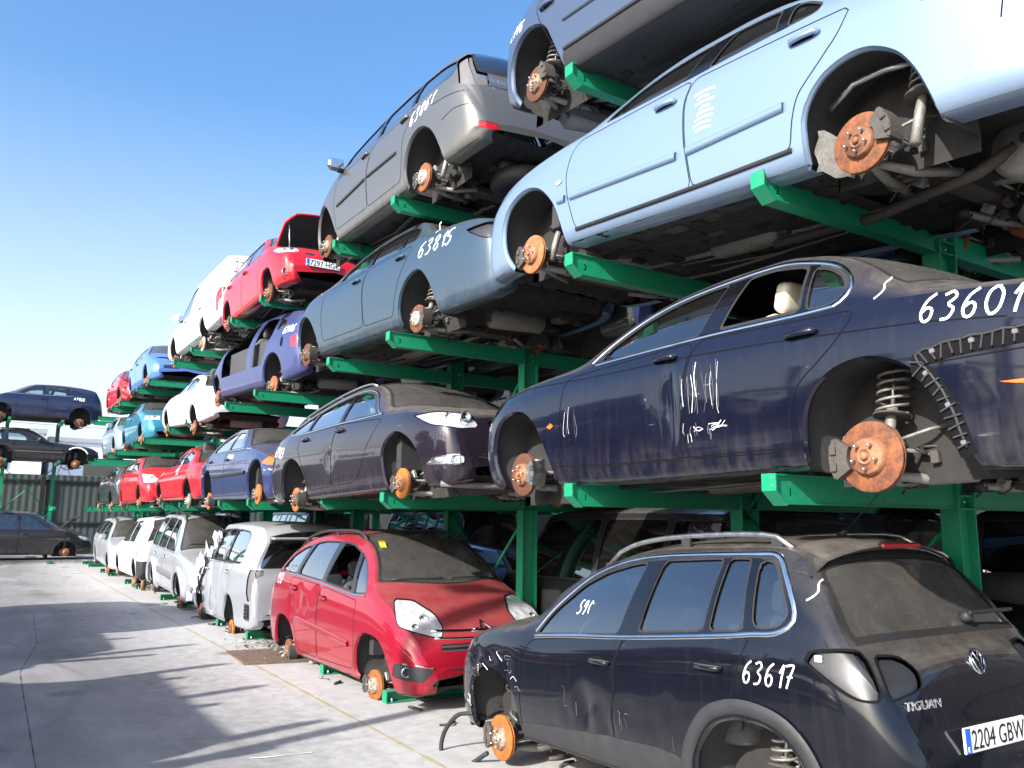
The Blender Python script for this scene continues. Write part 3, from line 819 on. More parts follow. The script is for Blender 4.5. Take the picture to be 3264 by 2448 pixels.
    for e, F, rimF, poly in ends:
        if not len(F): continue
        mid = F[(np.abs(c.X[F, 1]).max(1) < .03).ravel()] if False else None
        whole = np.abs(c.X[F, 1]).min() < .02
        for sg_ in ((0,) if whole else (1, -1)):
            lamp = e['m'] == 'lamp' and c.lod >= 1
            o = c.emit(c.sel(F, sg_), e['n'], e['m'], inset=e.get('inset', .004))
            if lamp and o:
                FF = c.sel(F, sg_)
                if len(FF):
                    ctr = c.X[FF].reshape(-1, c.X.shape[1])
                    for u in (.35, .68):
                        hv = np.abs(ctr[:, 1]); k_ = np.argsort(np.abs(hv-(hv.min()+u*(hv.max()-hv.min()))))[:12]
                        P0 = ctr[k_, :3].mean(0); N0 = ctr[k_, 3:6].mean(0); N0 /= np.linalg.norm(N0); P0 = P0-N0*.004
                        P0[1] *= c.sg; N0[1] *= c.sg; b_ = MB(); r_ = .045 if u < .5 else .036
                        b_.lathe([(r_, .010), (r_*.97, .016), (r_*.9, .006), (r_*.6, -.006), (0, -.010)], 'chrome', axis=N0*.5+np.array([-.5, 0, 0]), c=P0, n=20); b_.lathe([(0, .010), (r_*.3, .006), (r_*.36, -.006)], 'lens', axis=N0*.5+np.array([-.5, 0, 0]), c=P0, n=12)
                        b_.build('reflector', o)
            if o and rimF is not None and len(rimF): c.emit(c.sel(rimF, sg_), 'trim', e['rim'], o, inset=-.001)
    for e, F, poly in sidep:
        for sg_ in (1, -1): c.emit(c.sel(F, sg_), e['n'], e['m'], inset=e.get('inset', -.002))
    # chrome or black strips
    groups = {}
    for t in sp.get('trims', []):
        for sg_ in ((1, -1) if c.lod >= 1 else (1,)):
            mb = MB(); c.strip(mb, crom(t['p'], 4), t.get('w', .02), t.get('h', .008), t.get('m', 'chrome'), both=sg_, prof=t.get('prof')); mb.build(t.get('n', 'trim_strip'), c.root)
    # wheel houses
    for A in arches:
        A2 = resample(A, .05); A2 = A2[A2[:, 1] > .17]
        zc = np.maximum(A2[:, 1], c.bot(A2[:, 0])+.01); pt, nn = c.side(A2[:, 0], zc)
        cen = np.array([A2[:, 0].mean(), .3]); out = A2-cen; out /= np.linalg.norm(out, axis=1, keepdims=True)
        for sgn in (1, -1):
            mb = MB()
            y0 = pt[:, 1]-.012; dep = .36
            V = []
            for t in (0, .12, .5, 1):
                k = A2+out*(.02 if t > 0 else .004); yy = y0*(1-t)+(c.hw-dep)*t
                V.append(np.stack([k[:, 0], yy, k[:, 1]+0*t], -1))
            V = np.stack(V, 1); n = len(A2); W = V.reshape(-1, 3); W = W.copy(); W[:, 1] *= sgn*c.sg
            mb.add(W, [(i*4+j, i*4+j+1, (i+1)*4+j+1, (i+1)*4+j) for i in range(n-1) for j in range(3)], sp.get('linermat', 'liner'), True)
            back = V[:, 3, :].copy(); back[:, 1] = c.hw-dep; bot = back.copy(); bot[:, 2] = .12
            W = np.concatenate([back, bot]); W[:, 1] *= sgn*c.sg
            mb.add(W, [(i, i+1, n+i+1, n+i) for i in range(n-1)], 'under', False)
            mb.build('wheel_arch_liner', c.root)
    # bits of light-grey splash guard, brakes, springs
    for k, h in enumerate(sp['hubs']):
        key = (h.get('disc', 'rust'), h.get('hub', 'hubrust'), h.get('cal', 'iron'))
        ms = wheel_meshes(key); sc_ = h.get('r', .145)/.145
        for sgn in (1, -1):
            if sgn < 0 and c.lod < 1: continue
            pt, _ = c.side([h['s']], [max(.45, h['z'])]); y = (pt[0, 1]-h.get('in', .07))*sgn*c.sg
            pa = h.get('cang', 0 if k == 0 else 180)
            fy = 1 if sgn*c.sg < 0 else -1
            b = put(ms['brake_disc'], 'brake_disc', c.root, (h['s'], y, h['z']), (sc_, sc_*fy, sc_), (0, 0, R(h.get('steer', 0)*sgn)))
            put(ms['wheel_hub'], 'wheel_hub', b, (0, 0, 0), (1, 1, 1), (0, R(k*23+sgn*11), 0))
            if h.get('cal') != 'none': put(ms['brake_caliper'], 'brake_caliper', b, (0, 0, 0), (1, 1, 1), (0, R(-pa), 0))
            if c.lod >= 1 or sgn > 0:
                put(ms['control_arm'], 'control_arm', c.root, (h['s'], y, h['z']), (1 if k == 0 else -1, fy, 1))
                if h.get('spring', True): put(ms['coil_spring'], 'coil_spring', c.root, (h['s']+h.get('sdx', .02), y, h['z']), (1, fy, 1))
    # underside
    underside(c, arches)
    interior(c)

def underside(c, arches):
    sp = c.sp; L = c.L; mb = MB()
    ns, ny = 70, 29
    S = np.linspace(.03, L-.03, ns); Yn = np.linspace(-1, 1, ny)
    rr = np.random.default_rng(int(L*1000))
    Vg = np.zeros((ns, ny, 3))
    bump_ = rr.normal(0, .012, (ns, ny))
    for i, s in enumerate(S):
        b = float(c.bot(s)); wd = float(c.plan(s))-.06
        for j, u in enumerate(Yn):
            y = u*wd; z = b+.035
            if abs(y) < .16 and .8 < s < L-1.2: z += .10*math.cos(y/.16*math.pi/2)
            z += .012*math.sin(y*42)+bump_[i, j]
            if s < 1.0: z += (.05+.03*math.sin(s*25))*min(1, max(0, s-.1)/.3)
            if s > L-1.1: z += (.07+.02*math.sin(s*14+y*9))*min(1, max(0, L-s-.1)/.3)
            if abs(u) > .93: z = b+.012
            if i in (0, ns-1): z = b+.02
            for A in arches:
                if A[:, 0].min()-.02 < s < A[:, 0].max()+.02 and abs(y) > c.hw-.42: z = max(z, .17)
            Vg[i, j] = (s, y, z)
    F = [(i*ny+j, (i+1)*ny+j, (i+1)*ny+j+1, i*ny+j+1) for i in range(ns-1) for j in range(ny-1)]
    keep = []
    for f in F:
        m_ = np.mean([Vg.reshape(-1, 3)[k] for k in f], axis=0)
        ok = True
        for A in arches:
            if A[:, 0].min() < m_[0] < A[:, 0].max() and abs(m_[1]) > c.hw-.36: ok = False
        if ok: keep.append(f)
    mb.add(Vg.reshape(-1, 3), keep, 'under', True)
    for y in (-.42, .42): mb.box((L*.47, y, float(c.bot(L*.47))+.03), (L*.42, .07, .05), 'under', bev=.012)
    h0, h1 = sp['hubs'][0]['s'], sp['hubs'][1]['s']
    for s in (h0+.08, h1): mb.box((s, 0, float(c.bot(h0+.7))+.03), (.14, 2*c.hw-.75, .09), 'iron', bev=.02)
    mb.box((h0-.1, .1, .30), (.5, .75, .22), 'iron', bev=.05); mb.box((h0+.35, -.15, .29), (.34, .3, .2), 'steel', bev=.06)
    if c.lod >= 1:
        for k in range(26):
            s, y = rr.uniform(.5, L-.4), rr.uniform(-.55, .55); d = rr.uniform(.04, .16, 3)
            mb.box((s, y, float(c.bot(L*.5))+.03), (d[0], d[1], .05), 'under' if k % 5 else 'iron', bev=.008)
        for k in range(5):
            y = rr.uniform(-.5, .5); s = rr.uniform(.8, 1.6)
            mb.tube([(s, y, .2), (s+.6, y+.05, .19), (s+1.4, y-.03, .2)], .008, 'steel', 6)
    mb.build('underbody', c.root)
    mb = MB(); b = float(c.bot(L*.5))-.005
    mb.tube([(h0+.3, .05, b+.05), (h0+1.0, .06, b+.03), (h1-.5, .1, b+.02), (h1-.15, .25, b+.10), (h1+.2, .3, b+.08), (h1+.35, .3, b+.06)], .028, 'steel', 8)
    mb.lathe([(0, -.3), (.09, -.3), (.115, -.27), (.115, .27), (.09, .3), (0, .3)], 'steel', axis=(.25, 1, 0), c=(min(L-.42, h1+.55), .05, b+.07), n=18)
    mb.lathe([(0, -.3), (.06, -.3), (.085, -.26), (.085, .26), (.06, .3), (0, .3)], 'steel', axis=(1, 0, 0), c=(h0+1.35, .06, b+.05), n=16)
    mb.build('exhaust', c.root)

SEATS = {}
def interior(c):
    sp = c.sp
    if sp.get('noint'): return
    sm = sp.get('seatm', 'seat')
    if sm not in SEATS:
        o = seat_mb(sm).build('seat'); SEATS[sm] = o.data; bpy.data.objects.remove(o)
        o = seat_mb(sm, head=False).build('seat'); bpy.data.objects.remove(o)
    s0 = sp.get('seat_s', sp['hubs'][0]['s']+1.15); zf = float(c.bot(2.0))+.02
    for y in (-.37, .37): put(SEATS[sm], 'seat', c.root, (s0, y, zf))
    for y in (() if sp.get('norear') else (-.42, .0, .42)): put(SEATS[sm], 'rear_seat', c.root, (min(s0+.88, sp['hubs'][1]['s']-.42), y, zf), (1, .86, 1.0))
    mb = MB(); sd = s0-.62; zd = float(c.shd(sd))
    mb.box((sd-.16, 0, zd-.10), (.42, 2*c.hw-.24, .2), 'dash', bev=.06); mb.box((sd-.3, 0, zd-.3), (.1, 2*c.hw-.25, .5), 'dash')
    mb.tube([(sd+.05, c.sg*0-.37 if c.face > 0 else -.37, zd-.1), (sd+.18, -.37, zd-.06)], .02, 'dash', 8)
    ring = [(sd+.20+.06*math.sin(a), -.37+.18*math.cos(a), zd-.04+.17*math.sin(a)) for a in np.linspace(0, 2*math.pi, 28, endpoint=False)]
    mb.tube(ring, .014, 'rubber', 8, closed=True)
    mb.box((sd+.19, -.37, zd-.05), (.04, .14, .1), 'rubber', bev=.015); mb.box((sd+.19, -.37, zd-.05), (.02, .34, .03), 'rubber', bev=.005)
    mb.build('dashboard', c.root)
    mb = MB()   # rear shelf and floor trim so that one does not see into the underbody
    sf = np.array([sd-.1, min(s0+1.7, sp['hubs'][1]['s']-.44)]); wv = c.hw-.16
    mb.add([(sf[0], -wv, zf), (sf[1], -wv, zf), (sf[1], wv, zf), (sf[0], wv, zf)], [(0, 1, 2, 3)], 'dash', False)
    for sgn in (1, -1):
        q = np.linspace(max(sd-.1, sp['hubs'][0]['s']+.46), min(s0+1.6, sp['hubs'][1]['s']-.44), 12); zz = c.shd(q)-.03; yy = (c.plan(q)-.12)*sgn
        V = np.concatenate([np.stack([q, yy, zz], -1), np.stack([q, yy, np.full_like(q, zf)], -1)])
        arch_ok = [i for i in range(11)]
        mb.add(V, [(i, i+1, 12+i+1, 12+i) for i in arch_ok], sp.get('trimm', 'inside'), False)
    mb.build('cabin_lining', c.root)
# ---------------------------------------------------------------- ground, fence, far buildings
def ground_mat():
    mt, t, p = newmat('concrete_yard')
    n1 = noise(t, 0.55, 7, 0.62, warp=(1, 1, 1)); n2 = noise(t, 7, 6, 0.7); n3 = noise(t, 0.9, 5, 0.6, warp=(0.35, 1.6, 1)); n4 = noise(t, 60, 3, 0.6)
    f = math_(t, 'ADD', math_(t, 'MULTIPLY', n1, 0.55), math_(t, 'MULTIPLY', n3, 0.45))
    c = ramp(t, f, [(0.30, (0.085, 0.083, 0.081)), (0.43, (0.155, 0.152, 0.149)), (0.56, (0.21, 0.207, 0.203)), (0.7, (0.30, 0.296, 0.289))])
    c = mix(t, maprange(t, n2, 0.55, 0.8, 0, 0.35), c, (0.32, 0.315, 0.305))
    c = mix(t, maprange(t, n2, 0.42, 0.2, 0, 0.35), c, (0.12, 0.115, 0.11))
    c = mix(t, maprange(t, n4, 0.68, 0.8, 0, 0.5), c, (0.42, 0.41, 0.40))
    # drips and tyre scuffs: thin dark curls
    tc = nd(t, 'ShaderNodeTexCoord'); wv = nd(t, 'ShaderNodeTexWave'); wv.wave_type = 'RINGS'; wv.inputs['Scale'].default_value = 0.16; wv.inputs['Distortion'].default_value = 9; wv.inputs['Detail'].default_value = 2
    t.links.new(tc.outputs['Object'], wv.inputs['Vector'])
    line = math_(t, 'MULTIPLY', maprange(t, wv.outputs['Fac'], 0.985, 1.0), maprange(t, n1, 0.45, 0.6, 0, 0.6))
    c = mix(t, line, c, (0.13, 0.13, 0.13))
    # paler dusty apron in front of the rack
    sx = nd(t, 'ShaderNodeSeparateXYZ'); t.links.new(tc.outputs['Object'], sx.inputs[0])
    ap = math_(t, 'MULTIPLY', maprange(t, math_(t, 'ADD', sx.outputs[1], math_(t, 'MULTIPLY', n2, 1.2)), 2.0, 3.5, 0, 0.8), maprange(t, n2, 0.25, 0.6, 0.5, 1))
    c = mix(t, ap, c, (0.43, 0.425, 0.412))
    st = nd(t, 'ShaderNodeTexVoronoi'); st.inputs['Scale'].default_value = 0.8; t.links.new(tc.outputs['Object'], st.inputs['Vector'])
    spot = math_(t, 'MULTIPLY', maprange(t, math_(t, 'ADD', st.outputs['Distance'], math_(t, 'MULTIPLY', n2, .25)), .30, .14), .7)
    c = mix(t, spot, c, (0.075, 0.072, 0.07))
    t.links.new(c, p.inputs['Base Color']); p.inputs['Roughness'].default_value = 0.85; p.inputs['Specular IOR Level'].default_value = 0.2
    bump(t, p, math_(t, 'ADD', n2, math_(t, 'MULTIPLY', n4, 0.5)), 0.25, 0.01); return mt
M['concrete'] = ground_mat()
mb = MB(); mb.add([(-900, -900, 0), (900, -900, 0), (900, 900, 0), (-900, 900, 0)], [(0, 1, 2, 3)], 'concrete', False)
tag(mb.build('ground'), kind='structure')

# ---------------------------------------------------------------- cantilever rack
X0, PER, GAP = -2.865, 4.794, 1.708
ZL = [2.005, 3.640, 5.100]; YE, YP = 3.42, 5.15
def station(k):   # 0,1 = first pair ...
    return X0-PER*(k//2)-(GAP if k % 2 else 0)
def beam_mb(y0, y1, z, num=False, hgt=.152, wd=.092):
    """I-section arm along y with a chamfered end plate at y0"""
    mb = MB(); sy = 1 if y1 > y0 else -1
    yb = y0+.075*sy
    def bx(a, b, c_, d_): mb.box(((a[0]+b[0])/2, (a[1]+b[1])/2, (a[2]+b[2])/2), (abs(b[0]-a[0]), abs(b[1]-a[1]), abs(b[2]-a[2])), 'green')
    h = wd/2
    bx((-h, y0, z-.007), (h, y1, z), 0, 0)
    bx((-h, yb, z-hgt), (h, y1, z-hgt+.007), 0, 0)
    mb.prism([(y0+.012*sy, z-.007), (y0+.012*sy, z-.085), (yb, z-hgt+.007), (y1, z-hgt+.007), (y1, z-.007)], -h+.014, h-.014, 'green', 'yz')
    mb.box((0, y0-.004*sy, z-.0425), (wd, .009, .089), 'green')
    ang = math.atan2(hgt-.075, .075)
    mb.prism([(y0-.008*sy, z-.0865), (y0+.002*sy, z-.0865), (yb+.004*sy, z-hgt+.0005), (yb+.004*sy, z-hgt-.008)], -h, h, 'green', 'yz')
    return mb
arm_me = None
def rack(name, label, nst, frame, backs=True, levels=(0, 1, 2), feet=True, x0=None, toph=None, per=PER, gap=GAP):
    root = empty(name); tag(root, label, 'rack'); root.matrix_world = frame
    arm_o = beam_mb(YE-YP, -.09, 0).build('arm'); ame = arm_o.data; bpy.data.objects.remove(arm_o)
    arm_o = beam_mb(YP-YE, .09, 0).build('arm'); bme = arm_o.data; bpy.data.objects.remove(arm_o)
    ph = toph or ZL[levels[-1]]-.012
    mb = MB()   # H post: flanges facing the aisle, web between
    for y in (-.09, .09): mb.box((0, y, ph/2), (.12, .011, ph), 'green')
    mb.box((0, 0, ph/2), (.008, .168, ph), 'green'); mb.box((0, 0, .012), (.3, .34, .024), 'green')
    for l in levels:
        for dz in (-.03, -.105):
            for y in (-.05, .05): mb.tube([(.004, y, ZL[l]+dz), (.022, y, ZL[l]+dz)], .011, 'alu', 6)
        mb.box((0.03, 0, ZL[l]-.07), (.05, .166, .010), 'green'); mb.box((0.03, -.0, ZL[l]+.0-.15), (.05, .166, .008), 'green')
    po = mb.build('post'); pme = po.data; bpy.data.objects.remove(po)
    mb = MB()
    for sy in (-1, 1):
        y1 = (YE-YP)*1.0*(-sy) if False else sy*(YP-YE-.01)
        y1 = sy*(YP-YE-.10); mb.box((0, (y1+sy*.1)/2, .06), (.006, abs(y1)-.1, .10), 'green')
        for z in (.010, .112): mb.box((0, (y1+sy*.1)/2, z), (.10, abs(y1)-.1, .010), 'green')
        mb.box((0, y1, .061), (.10, .010, .092), 'green')
        for x in (-.036, .036): mb.tube([(x, y1-.06*sy, .0), (x, y1-.06*sy, .05)], .012, 'alu', 6)
    fo = mb.build('foot_beam'); fme = fo.data; bpy.data.objects.remove(fo)
    for k in range(nst):
        x = (X0 if x0 is None else x0)-per*(k//2)-(gap if k % 2 else 0)
        put(pme, 'post', root, (x, YP, 0))
        if feet: put(fme, 'foot_beam', root, (x, YP, 0))
        for l in levels:
            a = put(ame, 'arm', root, (x, YP, ZL[l]))
            if backs: put(bme, 'arm', root, (x, YP, ZL[l]))
            if x > -24 and nst > 8:
                V, F = textmesh(str(1+l), .06, 'blue_ink', .0005)
                b = MB(); b.add(np.stack([np.full(len(V), .0335), V[:, 0]-(YP-YE)+.10, V[:, 1]-.11], -1), F, 'blue_ink', False); b.build('painted_number', a)
    # cross bracing in the post plane
    for k in range(0, nst-1):
        xa = (X0 if x0 is None else x0)-per*(k//2)-(gap if k % 2 else 0); xb = (X0 if x0 is None else x0)-per*((k+1)//2)-(gap if (k+1) % 2 else 0)
        if k % 2 == 0:
            for z0, z1 in ((.15, ZL[0]-.2), (ZL[0]-.2, ZL[1]-.2)):
                mb = MB(); mb.tube([(xa, YP+.02, z0), (xb, YP+.02, z1)], .017, 'green', 6); mb.tube([(xa, YP-.02, z1), (xb, YP-.02, z0)], .017, 'green', 6); mb.build('brace', root)
        for z in ():
            mb = MB(); mb.box(((xa+xb)/2, YP, z), (abs(xa-xb)-.02, .05, .05), 'green'); mb.build('tie_bar', root)
    return root
rack('storage_rack', 'long green cantilever rack along the right of the yard holding four levels of cars', 14, Matrix.Identity(4))
# ---------------------------------------------------------------- the cars
PT = {}
PT['black'] = paint('black_paint', (0.0035, 0.004, 0.008), 0.0, 0.22, 1.0, 0.42, 0.15)
PT['navy'] = paint('navy_paint', (0.0035, 0.0045, 0.014), 0.1, 0.28, 1.0, 0.5, 0.25)
PT['skyblue'] = paint('sky_blue_metallic', (0.225, 0.315, 0.45), 0.5, 0.36, 0.9, 0.2, 0.25)
PT['gunmetal'] = paint('warm_grey_metallic', (0.13, 0.128, 0.124), 0.5, 0.42, 0.8, 0.4, 0.7)
PT['slate'] = paint('slate_blue_metallic', (0.04, 0.068, 0.10), 0.4, 0.38, 0.9, 0.4, 0.45)
PT['plum'] = paint('dark_plum_metallic', (0.016, 0.012, 0.021), 0.25, 0.26, 1.0, 0.6, 0.3)
PT['cherry'] = paint('cherry_red_metallic', (0.27, 0.006, 0.020), 0.25, 0.36, 1.0, 0.30, 0.3)
PT['red'] = paint('bright_red', (0.44, 0.010, 0.02), 0.0, 0.35, 0.9, 0.15, 0.3)
PT['white'] = paint('white_paint', (0.66, 0.67, 0.69), 0.0, 0.4, 0.7, 0.25, 0.3)
PT['silver'] = paint('silver_metallic', (0.36, 0.38, 0.41), 0.45, 0.42, 0.7, 0.3, 0.35)
PT['navy_grey'] = paint('greyish_navy', (0.014, 0.024, 0.065), 0.2, 0.35, 0.9, 0.4, 0.4)
SPEC = {}
SPEC['suv'] = dict(L=3.92, hw=.87, tum=.50, tuck=.06,
 top=[(0, .50), (.02, .64), (.10, .76), (.28, .90), (.6, .985), (1.0, 1.035), (1.14, 1.06), (1.5, 1.33), (1.8, 1.45), (2.1, 1.51), (2.6, 1.54), (3.05, 1.535), (3.28, 1.505), (3.38, 1.45), (3.5, 1.27), (3.62, 1.08), (3.70, 1.0), (3.78, .94), (3.83, .83), (3.87, .68), (3.91, .55), (3.92, .48)],
 sh=[(0, .42), (.05, .60), (.15, .71), (.3, .80), (.6, .86), (1.0, .895), (1.2, .885), (1.86, .935), (2.17, .965), (2.87, 1.03), (3.25, 1.05), (3.45, 1.03), (3.6, .98), (3.72, .90), (3.82, .74), (3.89, .58), (3.92, .46)],
 cant=[(0, .45), (.15, .74), (.3, .83), (.6, .90), (1.0, .95), (1.12, 1.0), (1.33, 1.19), (1.57, 1.31), (1.78, 1.385), (2.02, 1.44), (2.28, 1.465), (2.73, 1.475), (3.02, 1.475), (3.2, 1.465), (3.32, 1.42), (3.4, 1.34), (3.5, 1.21), (3.6, 1.06), (3.70, .95), (3.82, .77), (3.92, .47)],
 bot=[(0, .34), (.03, .2), (.1, .14), (.4, .15), (1.05, .19), (2.7, .18), (3.45, .2), (3.7, .2), (3.86, .26), (3.92, .38)],
 arches=[[(.34, -.05), (.32, .2), (.32, .40), (.39, .55), (.53, .62), (.72, .63), (.87, .59), (.97, .51), (1.02, .41), (1.05, .2), (1.06, -.05)],
         [(2.69, -.05), (2.69, .2), (2.73, .42), (2.84, .57), (2.98, .635), (3.12, .65), (3.26, .62), (3.36, .55), (3.42, .45), (3.46, .3), (3.47, .1), (3.47, -.05)]],
 hubs=[dict(s=.70, z=.145, disc='rust_orange', hub='hubmetal', cang=180, spring=False, r=.155), dict(s=3.09, z=.20, cang=180)],
 windows=[dict(p=[(1.2, .905), (1.36, 1.09), (1.57, 1.25), (1.78, 1.335), (2.02, 1.385), (2.16, 1.40), (2.085, .965)], r=.04, frame=.012),
          dict(p=[(2.30, 1.41), (2.80, 1.425), (2.79, 1.035), (2.25, .99)], r=.03, frame=.012), dict(p=[(2.83, 1.425), (3.0, 1.425), (3.07, 1.055), (2.82, 1.037)], r=.03, frame=.012),
          dict(p=[(3.05, 1.42), (3.16, 1.41), (3.22, 1.34), (3.33, 1.15), (3.28, 1.085), (3.115, 1.07)], r=.06, frame=.012)],
 windscreen=dict(s=(1.13, 1.92), k0=.30, k1=.12), rear_window=dict(s=(3.385, 3.66), k0=-.04, k1=-.05, pillar=.03, mat='glass_dusty'),
 doors=[dict(p=[(1.17, .87), (1.10, .76), (1.07, .5), (1.06, .24), (2.06, .24), (2.05, .54), (2.09, .63), (2.09, .81), (2.15, .965)], handle=(1.965, .80), r=.05),
        dict(p=[(2.155, .965), (2.095, .81), (2.095, .63), (2.055, .54), (2.065, .24), (2.66, .24), (2.70, .40), (2.78, .55), (2.92, .66), (3.0, .70), (3.07, .93), (3.12, 1.04)], handle=(2.865, .865), r=.05)],
 patches=[dict(n='side_cladding', m='plastic', p=[(1.06, .32), (1.45, .35), (2.02, .385), (2.44, .40), (2.60, .385), (2.70, .33), (2.75, .1), (1.05, .1)], r=.03)],
 bumper=dict(z=.52, len=.36), rear_bumper=dict(z=.70, len=.60, slope=.0),
 ends=[dict(n='tail_lamp_recess', m='recess', rear=True, p=[(1.13, .955), (1.08, 1.005), (.95, 1.02), (.84, 1.01), (.82, .80), (.95, .80), (1.04, .86)], r=.05, smax=.75, inset=.02, rim='gap', rimw=.012),
       dict(n='lamp_recess', m='recess', rear=True, p=[(.80, .99), (.62, .98), (.54, .92), (.55, .84), (.80, .80)], r=.04, smax=.6, inset=.02, rim='gap', rimw=.01)],
 dents=[(1.78, .50, .07, .03, .12), (1.9, .56, .12, .015, .05), (2.2, .56, .12, .010, .03), (.7, .72, .12, .015, .06), (1.62, .44, .05, .012, .05), (2.42, .52, .08, .012, .03), (2.55, .60, .06, .010, .04), (.45, .70, .05, .02, .05), (.9, .66, .06, .015, .08), (2.0, .40, .06, .018, .08)],
 seat_s=1.75, pillars=True)
SPEC['jag'] = dict(L=4.80, hw=.91, tum=.62, tuck=.05,
 top=[(0, .56), (.02, .68), (.10, .82), (.25, .93), (.6, 1.0), (1.1, 1.05), (1.33, 1.07), (1.7, 1.25), (2.1, 1.41), (2.5, 1.45), (2.9, 1.445), (3.2, 1.41), (3.6, 1.25), (3.92, 1.06), (4.05, 1.01), (4.5, .965), (4.7, .92), (4.76, .85), (4.78, .7), (4.80, .5)],
 sh=[(0, .5), (.05, .66), (.21, .83), (.49, .93), (.88, .97), (1.23, .99), (1.77, .99), (2.66, .985), (3.27, .968), (3.56, .955), (3.97, .915), (4.3, .87), (4.62, .82), (4.75, .72), (4.8, .46)],
 cant=[(0, .52), (.2, .86), (.49, .955), (.9, 1.0), (1.25, 1.02), (1.42, 1.05), (1.6, 1.155), (1.8, 1.255), (2.0, 1.325), (2.25, 1.375), (2.6, 1.40), (2.95, 1.395), (3.2, 1.345), (3.4, 1.265), (3.55, 1.17), (3.7, 1.05), (3.85, .97), (4.0, .94), (4.3, .895), (4.62, .85), (4.75, .75), (4.8, .47)],
 bot=[(0, .42), (.05, .33), (.14, .28), (.39, .25), (1.18, .22), (2.2, .2), (3.2, .2), (4.05, .14), (4.3, .13), (4.6, .18), (4.8, .4)],
 arches=[[(.42, -.05), (.36, .30), (.31, .48), (.34, .65), (.44, .76), (.62, .805), (.80, .78), (.94, .68), (1.02, .56), (1.06, .48), (1.12, .36), (1.17, .22), (1.2, -.05)],
         [(3.22, -.05), (3.24, .28), (3.26, .46), (3.33, .58), (3.45, .66), (3.61, .69), (3.75, .655), (3.85, .59), (3.92, .50), (3.98, .38), (4.03, .26), (4.08, .12), (4.1, -.05)]],
 hubs=[dict(s=.66, z=.335, cal='silver', disc='rust', hub='hubrust', cang=0, r=.16, spring=False), dict(s=3.56, z=.235, disc='rust', hub='hubrust', cang=180, r=.165)],
 windows=[dict(p=[(1.62, 1.015), (1.72, 1.12), (1.95, 1.245), (2.2, 1.315), (2.45, 1.345), (2.62, 1.345), (2.545, 1.015)], r=.03, frame=.012, mat='glass_clear'),
          dict(p=[(2.76, 1.35), (2.95, 1.35), (3.14, 1.31), (3.20, 1.285), (3.245, .995), (2.68, 1.015)], r=.04, frame=.02, gone=True),
          dict(p=[(3.225, 1.28), (3.36, 1.22), (3.45, 1.15), (3.49, 1.08), (3.475, 1.02), (3.42, .99), (3.27, .99)], r=.05, frame=.012)],
 windscreen=dict(s=(1.36, 2.02), k0=.42, k1=.18), rear_window=dict(s=(3.22, 3.90), k0=-.12, k1=-.20, pillar=.04),
 doors=[dict(p=[(1.30, .96), (1.25, .70), (1.25, .46), (1.33, .33), (2.44, .31), (2.43, .56), (2.46, .80), (2.53, .985)], handle=(2.30, .91), r=.08),
        dict(p=[(2.545, .985), (2.475, .80), (2.445, .56), (2.455, .31), (3.10, .29), (3.20, .33), (3.17, .47), (3.25, .62), (3.38, .71), (3.50, .81), (3.58, .93)], handle=(3.28, .86), r=.06)],
 lines=[[(.22, .90), (.8, .965), (1.52, .925), (2.52, .895), (3.1, .86), (3.9, .79), (4.25, .74)], [(1.12, .36), (1.9, .325), (3.05, .31), (3.2, .30)], [(3.88, .60), (4.3, .60), (4.7, .6)]],
 patches=[dict(n='side_repeater', m='orange', p=[(1.10, .64), (1.12, .66), (1.16, .66), (1.19, .64), (1.16, .62), (1.12, .62)], r=.02, inset=-.005),
          dict(n='corner_lamp', m='orange', p=[(.02, .60), (.10, .615), (.10, .57), (.01, .555)], r=.01),
          dict(n='side_marker', m='orange', p=[(4.05, .462), (4.10, .482), (4.33, .478), (4.33, .438), (4.10, .442)], r=.02, inset=-.004)],
 dents=[(2.34, .62, .035, .03, .25), (2.28, .66, .10, .012, .15)],
 trims=[dict(n='chrome_strip', p=[(1.60, 1.005), (2.0, 1.005), (2.6, 1.0), (3.2, .98), (3.44, .978)], w=.022, h=.006),
        dict(n='chrome_strip', p=[(1.55, 1.03), (1.70, 1.15), (1.94, 1.27), (2.21, 1.338), (2.6, 1.365), (2.95, 1.365), (3.18, 1.315), (3.36, 1.245), (3.46, 1.165), (3.515, 1.08), (3.495, 1.01), (3.44, .978)], w=.022, h=.006)],
 seatm='seat_cream', trimm='cream', seat_s=2.42, pillars=True, norear=True)
M['recess'] = simple('lamp_recess_plastic', (0.022, 0.023, 0.026), 0.4, var=0.5, scale=9, coat=.35)
PT['bluegrey'] = paint('teal_metallic', (0.03, 0.20, 0.30), 0.35, 0.38, 0.9, 0.2, 0.3)
PT['violet'] = paint('violet_blue', (0.045, 0.056, 0.16), 0.3, 0.4, 0.8, 0.3, 0.4)
PT['azure'] = paint('azure_blue', (0.09, 0.20, 0.55), 0.25, 0.38, 0.9, 0.2, 0.3)
PT['ice'] = paint('ice_blue_metallic', (0.28, 0.38, 0.47), 0.45, 0.4, 0.8, 0.3, 0.3)
PT['charcoal'] = paint('charcoal_paint', (0.028, 0.032, 0.036), 0.2, 0.36, 0.9, 0.4, 0.6)
PT['darkblue'] = paint('deep_blue', (0.020, 0.032, 0.11), 0.2, 0.33, 1.0, 0.35, 0.4)
PT['greyblue'] = paint('blue_grey_metallic', (0.075, 0.10, 0.155), 0.4, 0.38, 0.9, 0.4, 0.5)
PT['soft_black'] = paint('soft_black', (0.016, 0.016, 0.019), 0.1, 0.35, 0.9, 0.4, 0.5)

